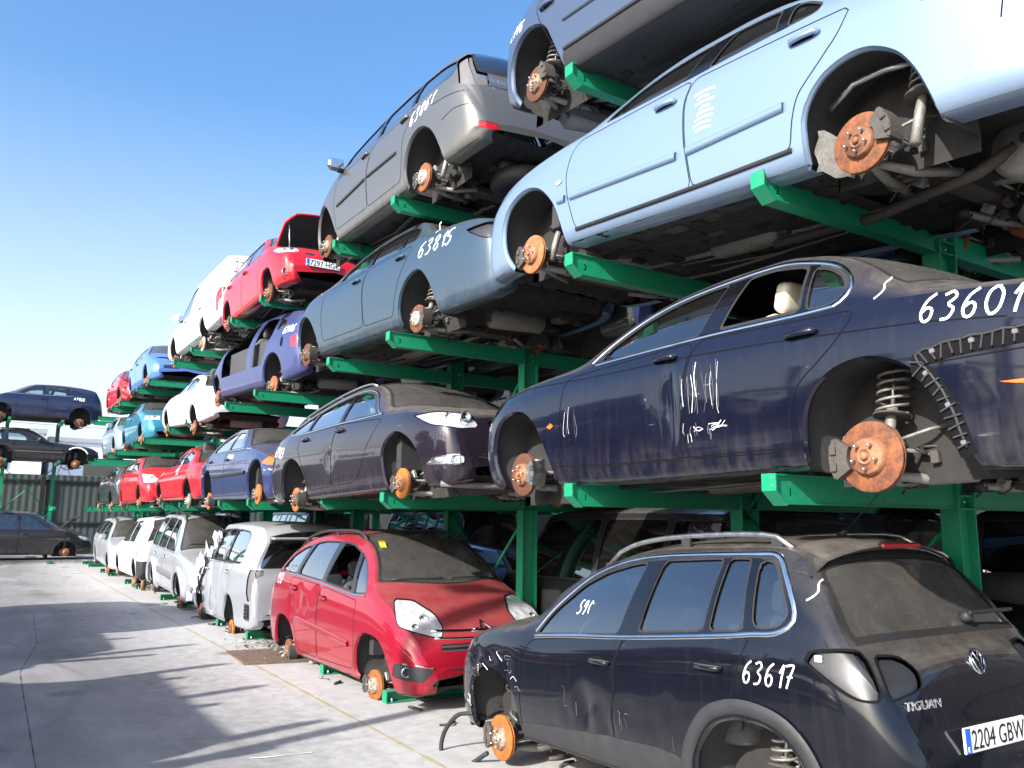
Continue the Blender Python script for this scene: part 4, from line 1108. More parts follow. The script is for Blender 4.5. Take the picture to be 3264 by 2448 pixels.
def archp(cx, r, cz=.30, h=1.0):
    return [(cx-r, -.05), (cx-r*.99, .2)]+[(cx-r*math.cos(a), cz+r*h*math.sin(a)) for a in np.linspace(.12, math.pi-.12, 9)]+[(cx+r*.99, .2), (cx+r, -.05)]
def gen(L, hw, fa, ra, zb, zr, sc, sr, se, kind, zh=.76, r=.37, divs=None, **k):
    """outline of an ordinary car from its main dimensions"""
    zc = zb+.04; rise = k.pop('rise', .04); zd = k.pop('deck', zb-.02); nose = k.pop('nose', .22); crown = k.pop('crown', .10)
    sp = dict(L=L, hw=hw, tum=k.pop('tum', .52))
    if kind == 'van': sp['boxy'] = True
    top = [(0, .50), (.02, .60), (.08, zh-.12), (nose, zh), (nose+(sc-nose)*.5, (zh+zc)/2+.035), (sc, zc+.03), (sc+(sr-sc)*.5, (zc+zr)/2+.03), (sr, zr-.035), ((sr+se)/2, zr), (se, zr-.035)]
    sh = [(0, .44), (.05, .56), (.15, zh-.14), (.4, zh-.05), (sc, zb-.03), (sc+.4, zb-.02), (ra, zb+rise-.03)]
    ca = [(0, .46), (.15, zh-.10), (.4, zh-.02), (sc, zb), (sc+.22, zb+.02), (sc+.22+(sr-sc)*.5, (zb+zr)/2), (sr+.15, zr-crown), ((sr+se)/2+.1, zr-crown+.025), (se-.15, zr-crown)]
    if kind in ('sedan', 'coupe'):
        sb = k.pop('sb', se+.62); top += [((se+sb)/2, (zr+zd)/2+.10), (sb, zd+.05), ((sb+L)/2, zd+.035), (L-.12, zd), (L-.05, zd-.12), (L-.01, .58), (L, .5)]
        ca += [((se+sb)/2-.06, (zr+zd)/2+.05), (sb-.02, zd+.02), ((sb+L)/2, zd), (L-.15, zd-.04), (L-.05, zd-.18), (L, .46)]
        sh += [(sb+.2, zd-.03), (L-.2, zd-.07), (L-.06, zd-.20), (L, .45)]
        sp['rear_window'] = dict(s=(se-.02, sb-.02), k0=-.08, k1=-.12, pillar=.07)
    else:
        tl = k.pop('tl', {'hatch': .42, 'wagon': .42, 'mpv': .34, 'van': .10}[kind])
        zt = k.pop('zt', zb+.04)
        top += [(L-tl*.55-.05, (zr+zt)/2+.07), (L-.11, zt), (L-.06, zt-.14), (L-.03, .68), (L-.005, .56), (L, .5)]
        ca += [(L-tl*.55-.09, (zr+zt)/2+.03), (L-.15, zt-.03), (L-.08, zt-.18), (L, .46)]
        sh += [(L-.35, zb+rise-.03), (L-.16, zb+rise-.09), (L-.08, zb-.22), (L, .45)]
        sp['rear_window'] = dict(s=(se+.02, L-.12), k0=-.03, k1=-.05, pillar=.06, z=(zt+.0, 9))
    for key, v in (('top', top), ('sh', sh), ('cant', ca)):
        v2 = []
        for p in sorted(v):
            if not v2 or p[0]-v2[-1][0] > .004: v2.append(p)
        sp[key] = v2
    sill = k.pop('sill', .20)
    sp['bot'] = [(0, .36), (.04, .26), (.15, .21), (fa-r, .2), (fa+r, sill), (ra-r, sill), (ra+r, .21), (L-.25, .24), (L-.08, .3), (L, .4)]
    sp['arches'] = [archp(fa, r), archp(ra, r)]
    sp['hubs'] = [dict(s=fa, z=.22), dict(s=ra, z=.21)]
    sp['windscreen'] = dict(s=(sc+.03, sr+.03), k0=.28, k1=.12)
    cant = pchip(sp['cant']); shd = pchip(sp['sh'])
    divs = divs or [fa+1.62, ra-.05]
    a0 = sc+.34; ends = [a0]+divs; wins = []
    endq = k.pop('wend', None)
    for i in range(len(divs)):
        s0, s1 = ends[i]+(.03 if i else 0), ends[i+1]-.03
        q = np.linspace(s0, s1, 7)
        top_ = [(float(x), float(max(cant(x)-.05, shd(x)+.03))) for x in q]
        wins.append(dict(p=top_+[(s1, float(shd(s1))+.02), (s0, float(shd(s0))+.02)], r=.04, frame=.014))
    if endq:   # a tapering last pane
        s0 = divs[-1]+.03; q = np.linspace(s0, endq, 6)
        top_ = [(float(x), float(max(cant(x)-.055, shd(x)+.03))) for x in q]
        wins.append(dict(p=top_+[(endq-.02, float(shd(endq))+.03), (s0, float(shd(s0))+.02)], r=.05, frame=.014))
    sp['windows'] = wins
    b = sill+.06; d0, d1 = fa+r+.10, divs[0]
    two = k.pop('doors2', kind != 'coupe')
    sp['doors'] = [dict(p=[(d0, float(shd(d0))-.0), (d0-.02, b+.2), (d0+.02, b), (d1, b), (d1, float(shd(d1)))], handle=(d1-.17, float(shd(d1))-.13))]
    if two:
        d2 = ra-r-.02
        sp['doors'].append(dict(p=[(d1+.008, float(shd(d1))), (d1+.008, b), (d2, b), (d2+.06, .45), (ra-.1, .78), (ra+.0, float(shd(ra))-.0)], handle=(ra-.22, float(shd(ra))-.13)))
    sp['bumper'] = dict(z=.56, len=fa-r+.02, slope=.05); sp['rear_bumper'] = dict(z=.60, len=L-ra-r+.02)
    sp['bonnet'] = (.10, sc+.02)
    for a, v in k.items(): sp[a] = v
    return sp
def car(spec, name, label, pt, face, at, **k):
    c = Car(name, label, PT[pt], face, at, spec, **k); dress(c); return c
def sect(c, s, y=0.0):
    return float(c.topz([s], [y])[0])
def plate_on(c, txt, s, y, z, rear=False, w=.52, ang=0.0, split=None):
    """number plate facing along the car, centre (s, y, z) local; y positive = near side"""
    mb = MB(); h = .11; d = 1 if rear else -1
    o = empty('number_plate'); o.parent = c.root; o.location = (s, y*c.sg, z)
    # plate frame: x to the right as read, y up, z out
    base = Matrix(((0, 0, d), (d, 0, 0), (0, 1, 0))) if True else None
    o.rotation_euler = (base @ Matrix.Rotation(ang, 3, 'Z')).to_euler()
    b = MB(); b.box((0, 0, 0), (w, h, .012), 'plate', bev=.004); p = b.build('plate', o)
    b = MB(); b.box((-w/2+.024, 0, .0068), (.04, h-.006, .003), 'plate_blue')
    V, F = textmesh('E', .03, 'plate'); b.add(V+np.array([-w/2+.014, -.045, .009]), F, 'plate', False); b.build('country_band', o)
    V, F = textmesh(txt, .118, 'plate_ink', .0008, sx=.74)
    b = MB(); x0 = -w/2+.052; k = (w-.065)/max(.01, V[:, 0].max()); V[:, 0] *= min(k, 2)
    b.add(V+np.array([x0, -.041, .0075]), F, 'plate_ink', False); b.build('registration', o)
    return o
def roof_rail(c, s0, s1, off=.05, h=.05, mat='alu', r=.013):
    for sgn in (1, -1):
        q = np.linspace(s0, s1, 16); y = c.cy(q)-off; z = c.topz(q, y); lift = h*np.sqrt(np.clip(1-(2*(q-s0)/(s1-s0)-1)**6, 0, 1))
        mb = MB(); mb.tube(np.stack([q, y*sgn*c.sg, z+lift], -1), r, mat, 8)
        for t in (.06, .5, .94):
            i = int(t*15); mb.box((q[i], y[i]*sgn*c.sg, z[i]+lift[i]*.4), (.07, .02, max(.02, lift[i])), 'plastic')
        mb.build('roof_rail', c.root)
def mirror(c, s, z, mat, near=True):
    for sgn in ((1,) if near else (1, -1)):
        pt, nn = c.side([s], [z]); y = (pt[0, 1]+.10)*sgn*c.sg
        mb = MB(); mb.box((s, y, z+.07), (.13, .20, .15), mat, bev=.045); mb.box((s+.062, y, z+.07), (.012, .165, .115), 'chrome'); mb.box((s, (pt[0, 1]+.01)*sgn*c.sg, z+.01), (.06, .12, .05), 'rubber', bev=.01)
        mb.build('door_mirror', c.root)
def wiper(c, s, y0, y1, up=.1, name='wiper'):
    mb = MB(); q = np.linspace(0, 1, 9); y = y0+(y1-y0)*q; ss = s-0*q-up*q*.0
    k = np.array([s+.28*(yy**2)*.9 for yy in y]); z = c.topz(k, y)+.02
    mb.tube(np.stack([k-.0, y, z], -1), .008, 'rubber', 6); mb.build(name, c.root)
def on_front(c, pts, out=.01, rear=False):
    """points (y, z) laid on the nose; y positive = near side"""
    d = 1 if rear else -1
    return np.array([(c.frontx(y, z, rear)+d*out, y*c.sg, z) for y, z in pts])
def front_bar(c, name, pts, r, mat, out=.01, rear=False):
    mb = MB(); mb.tube(on_front(c, pts, out, rear), r, mat, 7); return mb.build(name, c.root)
def fog(c, y, z, r=.05, mat='chrome'):
    p = on_front(c, [(y, z)], .0)[0]; mb = MB()
    mb.lathe([(r, -.03), (r, .012), (r*.86, .014), (r*.8, -.01), (r*.3, -.02), (0, -.02)], mat, axis=(-1, .25*np.sign(p[1]), 0), c=p, n=24); mb.build('fog_lamp', c.root)

def grillemat():
    mt, t, p = newmat('grille_mesh'); tc = nd(t, 'ShaderNodeTexCoord'); sx = nd(t, 'ShaderNodeSeparateXYZ'); t.links.new(tc.outputs['Object'], sx.inputs[0])
    b = math_(t, 'FRACT', math_(t, 'MULTIPLY', sx.outputs[2], 26)); f = maprange(t, b, .45, .55)
    t.links.new(mix(t, f, (.004, .004, .004), (.045, .045, .048)), p.inputs['Base Color']); p.inputs['Roughness'].default_value = .5
    bump(t, p, f, .8, .01); return mt
M['grille'] = grillemat()
def meshmat():
    mt, t, p = newmat('honeycomb'); tc = nd(t, 'ShaderNodeTexCoord'); v = nd(t, 'ShaderNodeTexVoronoi'); v.feature = 'DISTANCE_TO_EDGE'; v.inputs['Scale'].default_value = 26; v.inputs['Randomness'].default_value = 0.15
    t.links.new(tc.outputs['Object'], v.inputs['Vector']); f = maprange(t, v.outputs['Distance'], .06, .12)
    t.links.new(mix(t, f, (.07, .07, .075), (.004, .004, .004)), p.inputs['Base Color']); p.inputs['Roughness'].default_value = .5; return mt
M['honeycomb'] = meshmat()
# ---- bottom level -----------------------------------------------------------
c = car(SPEC['suv'], 'black_suv', 'dusty black suv on the ground at the front of the rack, its tail lamp missing', 'black', -1, (-6.037, 3.3, .025, 2.43), cat='suv')
c.write('63617', 3.09, .82, .105, wid=.64); c.write('S', 3.40, 1.22, .10); c.write('59c', 1.60, 1.06, .085, lw=.008)
suv = c
for p_ in ([(1.2, .892), (1.6, .925), (2.16, .958), (2.9, 1.022), (3.12, 1.048), (3.28, 1.065), (3.36, 1.15), (3.235, 1.36), (3.16, 1.435), (3.0, 1.442), (2.6, 1.438), (2.28, 1.43), (2.02, 1.407), (1.78, 1.355), (1.57, 1.27), (1.36, 1.11), (1.2, .925)],):
    for sgn in (1,):
        mb = MB(); c.strip(mb, crom(p_, 4), .026, .006, 'chrome', both=False); mb.build('chrome_strip', c.root)
mb = MB(); c.strip(mb, crom([(2.66, .14), (2.655, .32), (2.70, .46), (2.82, .615), (2.97, .685), (3.12, .70), (3.28, .67), (3.39, .60), (3.465, .49), (3.51, .33), (3.52, .2)], 5), .075, .018, 'plastic', both=False, prof=[(-.5, .1), (-.4, 1), (.3, 1.2), (.5, .6)]); mb.build('arch_flare', c.root)
roof_rail(c, 1.72, 3.22, .03, .065, 'alu', .016)
q = np.linspace(-.66, .66, 13); zt = c.topz(np.full(13, 3.36), q)
mb = MB(); V = []
for y, z in zip(q, zt):
    e = .02*(abs(y)/.66)**2
    V += [(3.22, y, c.topz([3.22], [y])[0]+.004), (3.40-e*3, y, z+.035-e), (3.47-e*4, y, z+.012-e), (3.40-e*3, y, z-.015-e)]
mb.add(V, [(i*4+j, i*4+j+1, (i+1)*4+j+1, (i+1)*4+j) for i in range(12) for j in range(3)], PT['black'], True)
sp_ = mb.build('spoiler', c.root)
mb = MB(); mb.box((3.462, 0, float(zt[6])+.012), (.02, .34, .028), 'red_lens', bev=.008); mb.build('brake_light', sp_)
mb = MB(); mb.tube([(3.10, .0, c.topz([3.1], [0])[0]), (3.14, 0, c.topz([3.1], [0])[0]+.035)], [.03, .012], 'rubber', 8); mb.tube([(3.14, 0, c.topz([3.1], [0])[0]+.03), (3.36, 0, c.topz([3.1], [0])[0]+.22)], [.006, .003], 'rubber', 6); mb.build('aerial', c.root)
xb = c.frontx(0, .92, True)
mb = MB(); ax = (1, 0, .25)
mb.lathe([(.048, 0), (.060, .004), (.060, .014), (.050, .016), (.048, .006)], 'chrome', axis=ax, c=(xb, 0, .92), n=32)
mb.lathe([(0, .002), (.05, .003)], 'gap', axis=ax, c=(xb, 0, .92), n=24)
for pts in ([(-.022, .044), (0, .004), (.022, .044)], [(-.044, .022), (-.018, -.044), (0, .0), (.018, -.044), (.044, .022)]):
    mb.tube([(xb+.014-.25*v, -u, .92+v) for u, v in pts], .006, 'chrome', 6)
mb.build('round_emblem', c.root)
V, F = textmesh('TIGUAN', .055, 'chrome', .003, sx=1.15); mb = MB()
s_, y_, z_ = c.frontx(.60, .79, True)+.006, .66, .765
mb.add(np.stack([np.full(len(V), s_)+V[:, 2]+V[:, 0]*.10, -y_+V[:, 0], z_+V[:, 1]], -1), F, 'chrome', False); mb.build('badge_lettering', c.root)
plate_on(c, '2204 GBW', c.frontx(.1, .60, True)+.02, .13, .625, True, w=.52)
mb = MB()
for dy, dz in ((.0, 0), (.03, -.05)): mb.lathe([(0, 0), (.022, 0), (.03, .03), (.018, .035), (0, .035)], 'plastic_light', axis=(.3, -1, 0), c=(3.56, -.755+dy, .90+dz), n=12)
mb.lathe([(0, 0), (.035, 0), (.038, -.004)], 'gap', axis=(.35, -1, 0), c=(3.53, -.79, .90), n=14); mb.box((3.50, -.80, .965), (.04, .012, .03), 'white_mark', bev=.004); mb.tube([(3.56, -.74, .85), (3.60, -.76, .83), (3.62, -.74, .80)], .008, 'rubber', 6); mb.build('lamp_holder', c.root)
# wiper on the tailgate
mb = MB(); p0 = np.array((c.frontx(-.25, 1.10, True)+.01, .25, 1.10)); mb.lathe([(0, 0), (.03, .0), (.03, .04), (.02, .05), (0, .05)], 'rubber', axis=(1, 0, .4), c=p0, n=12); mb.box(p0+(.045, .20, .03), (.02, .42, .02), 'rubber', bev=.006); mb.build('wiper', c.root)
mb = MB()
for k in range(26):
    a_ = RNG.uniform(.15, 2.6); s_, z_ = .68-.40*math.cos(a_)+RNG.uniform(-.05, .05), .24+.44*math.sin(a_)+RNG.uniform(0, .10)
    c.strip(mb, crom([(s_, z_), (s_+RNG.uniform(-.03, .05), z_+RNG.uniform(-.03, .03)), (s_+RNG.uniform(.0, .09), z_+RNG.uniform(-.06, .04))], 3), RNG.uniform(.002, .006), .0008, 'plastic_light' if k % 3 else 'white_mark', both=False, step=.03, prof=[(-.5, .5), (.5, .5)])
for s0, z0, n_ in ((1.62, .58, 2), (2.1, .53, 3), (2.6, .47, 3)):
    for k in range(n_):
        a = s0+RNG.uniform(-.12, .12); b = z0+RNG.uniform(-.05, .05); c.strip(mb, crom([(a, b), (a+RNG.uniform(-.02, .04), b-RNG.uniform(.0, .05)), (a+RNG.uniform(-.005, .02), b-RNG.uniform(.05, .10))], 3), RNG.uniform(.001, .003), .0008, 'plastic_light', both=False, step=.03, prof=[(-.5, .5), (.5, .5)])
mb.build('scratches', c.root)
# torn-off arch strip curling to the ground
mb = MB(); P_ = crom([(.42, -.86, .28), (.25, -.90, .24), (.12, -.94, .10), (.10, -.95, -.05), (.22, -.93, -.14), (.42, -.90, -.08), (.60, -.84, .03)], 8)
mb.tube(P_, .017, 'plastic', 6); mb.build('loose_arch_strip', c.root)

c = car(gen(4.5, .90, .86, 3.55, 1.06, 1.70, .82, 2.0, 3.45, 'mpv', zh=.80, r=.36, divs=[2.42, 3.30], wend=4.0, tum=.42, sill=.2, rise=.07, nose=.30,
        top=[(0, .46), (.02, .60), (.06, .70), (.14, .77), (.30, .86), (.55, 1.0), (.80, 1.12), (1.05, 1.26), (1.35, 1.47), (1.7, 1.63), (2.1, 1.69), (2.8, 1.70), (3.4, 1.66), (3.9, 1.52), (4.2, 1.30), (4.36, 1.12), (4.43, .9), (4.48, .6), (4.5, .5)],
        sh=[(0, .42), (.05, .54), (.15, .66), (.35, .78), (.6, .90), (.9, .97), (1.2, 1.0), (2.04, 1.05), (3.4, 1.13), (3.9, 1.12), (4.25, 1.02), (4.42, .75), (4.5, .45)],
        cant=[(0, .44), (.15, .70), (.35, .83), (.6, .96), (.85, 1.05), (1.05, 1.14), (1.25, 1.34), (1.5, 1.50), (1.8, 1.585), (2.2, 1.62), (2.8, 1.61), (3.3, 1.55), (3.8, 1.36), (4.1, 1.17), (4.3, 1.05), (4.42, .78), (4.5, .46)],
        arches=[[(.36, -.05), (.37, .2), (.42, .38), (.52, .55), (.66, .66), (.84, .695), (1.03, .69), (1.17, .62), (1.26, .47), (1.27, .3), (1.22, .18), (1.21, -.05)], [(3.10, -.05), (3.11, .22), (3.16, .38), (3.28, .52), (3.46, .62), (3.64, .64), (3.82, .60), (3.92, .48), (3.97, .30), (3.97, -.05)]],
        hubs=[dict(s=.88, z=.205, disc='rust_orange', hub='hubmetal', steer=8, spring=False), dict(s=3.55, z=.19, disc='rust_orange', hub='hubmetal')],
        windows=[dict(p=[(1.13, 1.06), (1.24, 1.22), (1.42, 1.37), (1.60, 1.45), (1.45, 1.04)], r=.03, frame=.012, mat='glass_dark'), dict(p=[(1.51, 1.05), (1.67, 1.47), (1.95, 1.545), (2.22, 1.565), (2.32, 1.10)], r=.03, gone=True, frame=.02),
                 dict(p=[(2.40, 1.11), (2.36, 1.565), (2.8, 1.56), (3.05, 1.53), (3.22, 1.145)], r=.03, frame=.014), dict(p=[(3.30, 1.15), (3.16, 1.505), (3.4, 1.46), (3.65, 1.36), (3.9, 1.19), (3.75, 1.155)], r=.04, frame=.014)],
        windscreen=dict(s=(.86, 2.0), k0=.42, k1=.10, pillar=.035), bonnet=(.20, .84), bumper=dict(z=.62, len=.46, slope=.10),
        doors=[dict(p=[(1.30, .98), (1.27, .60), (1.30, .30), (2.36, .27), (2.37, .66), (2.36, 1.06)], handle=(2.20, .93)), dict(p=[(2.375, 1.06), (2.385, .66), (2.375, .27), (3.05, .27), (3.12, .50), (3.25, .64), (3.34, .8), (3.42, 1.11)], handle=(3.22, .98))],
        trims=[dict(n='chrome_strip', p=[(1.15, 1.035), (1.6, 1.035), (2.35, 1.085), (3.2, 1.13), (3.8, 1.14)], w=.022, h=.006), dict(n='side_moulding', p=[(1.42, .535), (2.0, .575), (2.7, .615), (3.1, .635)], w=.06, h=.016, m=PT['cherry'])],
        ends=[dict(n='headlamp', m='lamp', p=[(1.16, 1.045), (.92, 1.03), (.66, .915), (.545, .80), (.55, .705), (.77, .745), (1.06, .81)], r=.05, smax=.8, rim='gap', rimw=.01),
              dict(n='fog_lamp_panel', m='plastic', k=.3, p=[(.97, .50), (.61, .46), (.72, .345), (.98, .36)], r=.03, smax=.5),
              dict(n='lower_grille', m='grille', k=.0, p=[(-.1, .46), (.46, .455), (.64, .315), (.60, .30), (-.1, .30)], r=.03, smax=.4), dict(n='upper_grille', m='grille', k=0, p=[(-.1, .66), (.52, .665), (.52, .605), (-.1, .60)], r=.02, smax=.4)],
        dents=[(2.55, .95, .16, .025, .10), (3.05, .88, .12, .03, .14), (3.3, .72, .10, .03, .12), (2.8, .80, .10, .02, .08)], seat_s=2.0, pillars=True),
  'red_people_carrier', 'cherry red people carrier with roof rails on the ground facing the camera', 'cherry', 1, (-6.99, 3.42, -.066, .34))
red = c
for z, w_ in ((.775, .016), (.715, .012)):
    front_bar(c, 'chrome_bar', [(y, z-.010*math.cos(y*3)) for y in np.linspace(-.56, .56, 21)], w_, 'chrome', .006)
for dz in (0, -.055):
    front_bar(c, 'chevron_emblem', [(-.14, .775+dz), (-.05, .785+dz), (0, .845+dz), (.05, .785+dz), (.14, .775+dz)], .011, 'chrome', .022)
front_bar(c, 'chrome_bar', [(.84, .50), (.74, .49), (.62, .472)], .009, 'chrome', .006); front_bar(c, 'chrome_bar', [(-.84, .50), (-.74, .49), (-.62, .472)], .009, 'chrome', .006)
fog(c, .82, .43, .045); fog(c, -.82, .43, .045)
roof_rail(c, 1.75, 3.6, .035, .055, 'plastic', .018)
wiper(c, .93, .05, .60); wiper(c, .93, -.55, -.02)
c.write('1950', 4.02, 1.0, .13, slope=.0)
mb = MB(); zz = c.topz([1.55], [.45])[0]; mb.box((1.50, .50, zz-.01), (.08, .07, .004), 'yellow', rot=Matrix.Rotation(-.75, 3, 'Y')); mb.box((1.535, .50, zz+.022), (.03, .07, .004), 'orange', rot=Matrix.Rotation(-.75, 3, 'Y')); mb.build('windscreen_sticker', c.root)

c = car(gen(3.95, .92, .72, 2.76, 1.10, 1.76, .55, 1.25, 3.5, 'van', zh=.82, r=.40, divs=[1.45, 2.18], wend=2.98, tum=.36, tl=.16, zt=1.08, crown=.085, nosew=.7,
   crush=[(.15, 1.25, .035, 1)], arches=[archp(.72, .36), archp(2.66, .37)], hubs=[dict(s=.70, z=.19, disc='rust'), dict(s=2.68, z=.13, disc='rust_orange')],
   rear_window=dict(s=(3.72, 3.99), k0=-.02, k1=-.02, pillar=.05, z=(1.10, 1.66), mat='glass_dark', frit=.012),
   patches=[dict(n='lamp_recess', m='plastic_light', p=[(3.64, 1.08), (3.84, 1.08), (3.84, .66), (3.72, .64), (3.65, .74)], r=.02, qmax=2.3, inset=.02)],
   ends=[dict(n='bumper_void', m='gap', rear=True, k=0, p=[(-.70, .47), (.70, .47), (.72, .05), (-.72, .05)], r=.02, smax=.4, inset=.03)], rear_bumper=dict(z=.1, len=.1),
   trims=[dict(n='window_strip', p=[(.98, 1.125), (1.6, 1.125), (2.95, 1.15)], w=.02, h=.006, m='rubber')],
   pillars=True, windows=[dict(p=[(.86, 1.11), (1.05, 1.40), (1.28, 1.58), (1.36, 1.60), (1.38, 1.11)], frame=.014, mat='glass_dark'), dict(p=[(1.48, 1.11), (1.46, 1.615), (2.14, 1.635), (2.20, 1.11)], r=.06, frame=.02, mat='glass_dark'), dict(p=[(2.27, 1.11), (2.22, 1.635), (2.9, 1.61), (3.10, 1.52), (3.12, 1.13)], r=.10, frame=.02, mat='glass_dark')],
   dents=[(1.9, .75, .3, .04, .25), (1.6, .6, .2, .05, .3), (2.3, .55, .15, .03, .2), (1.45, .9, .06, .04, .2), (1.75, .45, .1, .05, .08), (2.05, .9, .05, .03, .3), (2.35, .85, .08, .03, .12), (1.55, .30, .12, .06, .06)]),
  'silver_minivan', 'crumpled silver minivan on the ground behind the red people carrier, tailgate towards the camera', 'silver', -1, (-15.95, 3.42, -.06, -.4), cat='minivan')
mini = c
for k in range(34):   # shredded wrap round the smashed front corner
    s_, z_ = RNG.uniform(.45, 1.32), RNG.uniform(.55, 1.5); s_ = .42+(z_-.55)*.72+RNG.uniform(0, .30)
    pt, nn = c.side([s_], [min(z_, 1.3)]); a = RNG.uniform(0, 6.28); b = RNG.uniform(.06, .17)
    if k == 0: foil = MB()
    p0 = np.array([s_, -(pt[0, 1]+RNG.uniform(.0, .06)) if z_ < 1.12 else -(pt[0, 1]-.3*(z_-1.12)+RNG.uniform(0, .08)), z_])
    V = [p0+b*np.array([math.cos(a), RNG.uniform(-.35, .2), math.sin(a)]), p0+b*np.array([math.cos(a+1.8), RNG.uniform(-.4, .2), math.sin(a+1.8)]), p0+b*1.3*np.array([math.cos(a+3.4), RNG.uniform(-.3, .3), math.sin(a+3.4)]), p0+b*np.array([math.cos(a+4.9), RNG.uniform(-.3, .1), math.sin(a+4.9)])]
    foil.add(V, [(0, 1, 2), (0, 2, 3)], 'foil', False)
foil.build('torn_film', c.root)
zt = float(c.topz([3.72], [0])[0]); mb = MB(); mb.box((3.80, 0, zt-.10), (.20, 1.25, .035), PT['silver'], bev=.012); spm = mb.build('spoiler', c.root)
mb = MB(); mb.box((3.905, .15, zt-.10), (.015, .38, .022), 'red_lens', bev=.004); mb.build('brake_light', spm)
mb = MB(); mb.box((3.93, 0, .42), (.10, 1.1, .14), 'iron', bev=.02); mb.box((3.9, -.5, .50), (.14, .3, .12), 'steel', bev=.03); mb.box((3.88, 0, .30), (.2, 1.3, .05), 'plastic', bev=.02); mb.tube([(3.6, -.6, .2), (3.8, -.4, .12), (4.0, -.1, .16), (4.0, .5, .2)], .035, 'plastic', 8); mb.build('rear_crash_bar', c.root)
V, F = textmesh('CHRYSLER', .07, 'plastic', .002, sx=1.5); mb = MB(); xr = c.frontx(0, .86, True)+.006
mb.add(np.stack([xr+V[:, 2], V[:, 0]-.62, V[:, 1]+.84], -1), F, 'plastic', False); mb.build('badge_lettering', c.root)
mb = MB(); mb.box((3.72, -.915, .50), (.14, .02, .22), 'plastic', bev=.008)
for k in range(4): mb.box((3.72, -.927, .43+.048*k), (.11, .01, .018), 'gap')
mb.build('body_vent', c.root)

c = car(gen(4.4, .90, .80, 3.55, 1.0, 1.72, 1.25, 2.0, 3.95, 'van', zh=.93, r=.40, divs=[2.52, 3.36], wend=4.05, tum=.34, tl=.2, crown=.07, nosew=.8, nose=.14, rise=.02,
    ends=[dict(n='headlamp', m='lamp', k=.3, p=[(.86, .84), (.60, .84), (.60, .68), (.86, .68)], r=.06, smax=.5)], glass='glass_dark',
    trims=[dict(n='side_moulding', p=[(1.35, .52), (2.3, .55), (3.0, .56)], w=.14, h=.022, m='plastic_light')], hubs=[dict(s=.80, z=.14, disc='rust'), dict(s=3.55, z=.12, disc='rust_orange')], windscreen=dict(s=(1.28, 2.02), k0=.16, k1=.08)),
  'silver_suv', 'boxy silver off-roader with flared arches between the minivan and the white car', 'silver', 1, (-16.1, 3.42, .0, -1.6), cat='suv')
jeep = c
for cx in (.80, 3.55):
    mb = MB(); c.strip(mb, [(cx-.44*math.cos(a)*1.02, .28+.45*math.sin(a)) for a in np.linspace(-.15, math.pi+.15, 24)], .13, .05, PT['silver'], both=False, prof=[(-.5, .5), (-.45, 1.0), (.2, 1.15), (.5, .05)]); mb.build('arch_flare', c.root)
roof_rail(c, 2.05, 4.0, .05, .07, 'plastic', .02); wiper(c, 1.36, .1, .62)
mb = MB(); z_ = float(c.topz([2.6], [0])[0]); mb.add([(2.35, -.38, c.topz([2.35], [.38])[0]+.012), (2.9, -.38, c.topz([2.9], [.38])[0]+.012), (2.9, .38, c.topz([2.9], [.38])[0]+.012), (2.35, .38, c.topz([2.35], [.38])[0]+.012)], [(0, 1, 2, 3)], 'glass_dusty', False); mb.build('sunroof', c.root)
mb = MB(); mb.tube([(.15, .78, .55), (.05, .80, .40), (.12, .82, .28)], .035, 'plastic_light', 6); mb.box((.08, .82, .3), (.08, .1, .16), 'white_mark', bev=.01); mb.build('broken_bumper_bracket', c.root)

c = car(gen(4.45, .90, .90, 3.55, 1.0, 1.66, 1.15, 1.9, 4.0, 'van', zh=.88, r=.38, divs=[2.45, 3.25], wend=None, tum=.38, tl=.22, crown=.08, nosew=.78, glass='glass_dark',
    rear_bumper=dict(z=.62, len=.50, mat='plastic'), hubs=[dict(s=.9, z=.18), dict(s=3.55, z=.10)]),
  'white_suv', 'white tall estate with a dark grey rear bumper behind the silver off-roader', 'white', -1, (-25.75, 3.42, .08, -.3), cat='suv')
mb = MB(); c.strip(mb, [(3.98, .86), (4.05, .62)], .09, .002, 'red_lens', both=False); c.strip(mb, [(3.4, .80), (3.5, .88)], .03, .002, 'gap', both=False); mb.build('tail_lamp_mount', c.root)
mb = MB(); mb.tube([(3.3, -.8, .0), (3.6, -.6, -.03), (3.95, -.4, .02), (4.2, .3, .05)], .05, 'iron', 7); mb.lathe([(.0, 0), (.13, .0), (.14, .03), (.12, .08), (0, .08)], 'hubrust', axis=(.3, 1, 0), c=(4.15, -.75, .04), n=20); mb.build('dropped_axle', c.root)

c = car(gen(4.65, .88, .86, 3.65, .98, 1.56, 1.0, 1.9, 3.9, 'wagon', zh=.80, r=.36, divs=[2.55, 3.35], wend=4.2, tum=.50, hubs=[dict(s=.86, z=.13, disc='rust_orange'), dict(s=3.65, z=.17)],
     ends=[dict(n='headlamp', m='lamp', p=[(1.15, .86), (.80, .84), (.55, .74), (.60, .64), (1.0, .70)], r=.05, smax=.8)]),
  'silver_estate', 'silver estate car with roof rails at the far end of the ground row', 'silver', 1, (-26.05, 3.42, -.0, -2.4))
roof_rail(c, 2.0, 4.0, .05, .07, 'plastic', .02); mirror(c, 1.5, .98, PT['silver'])

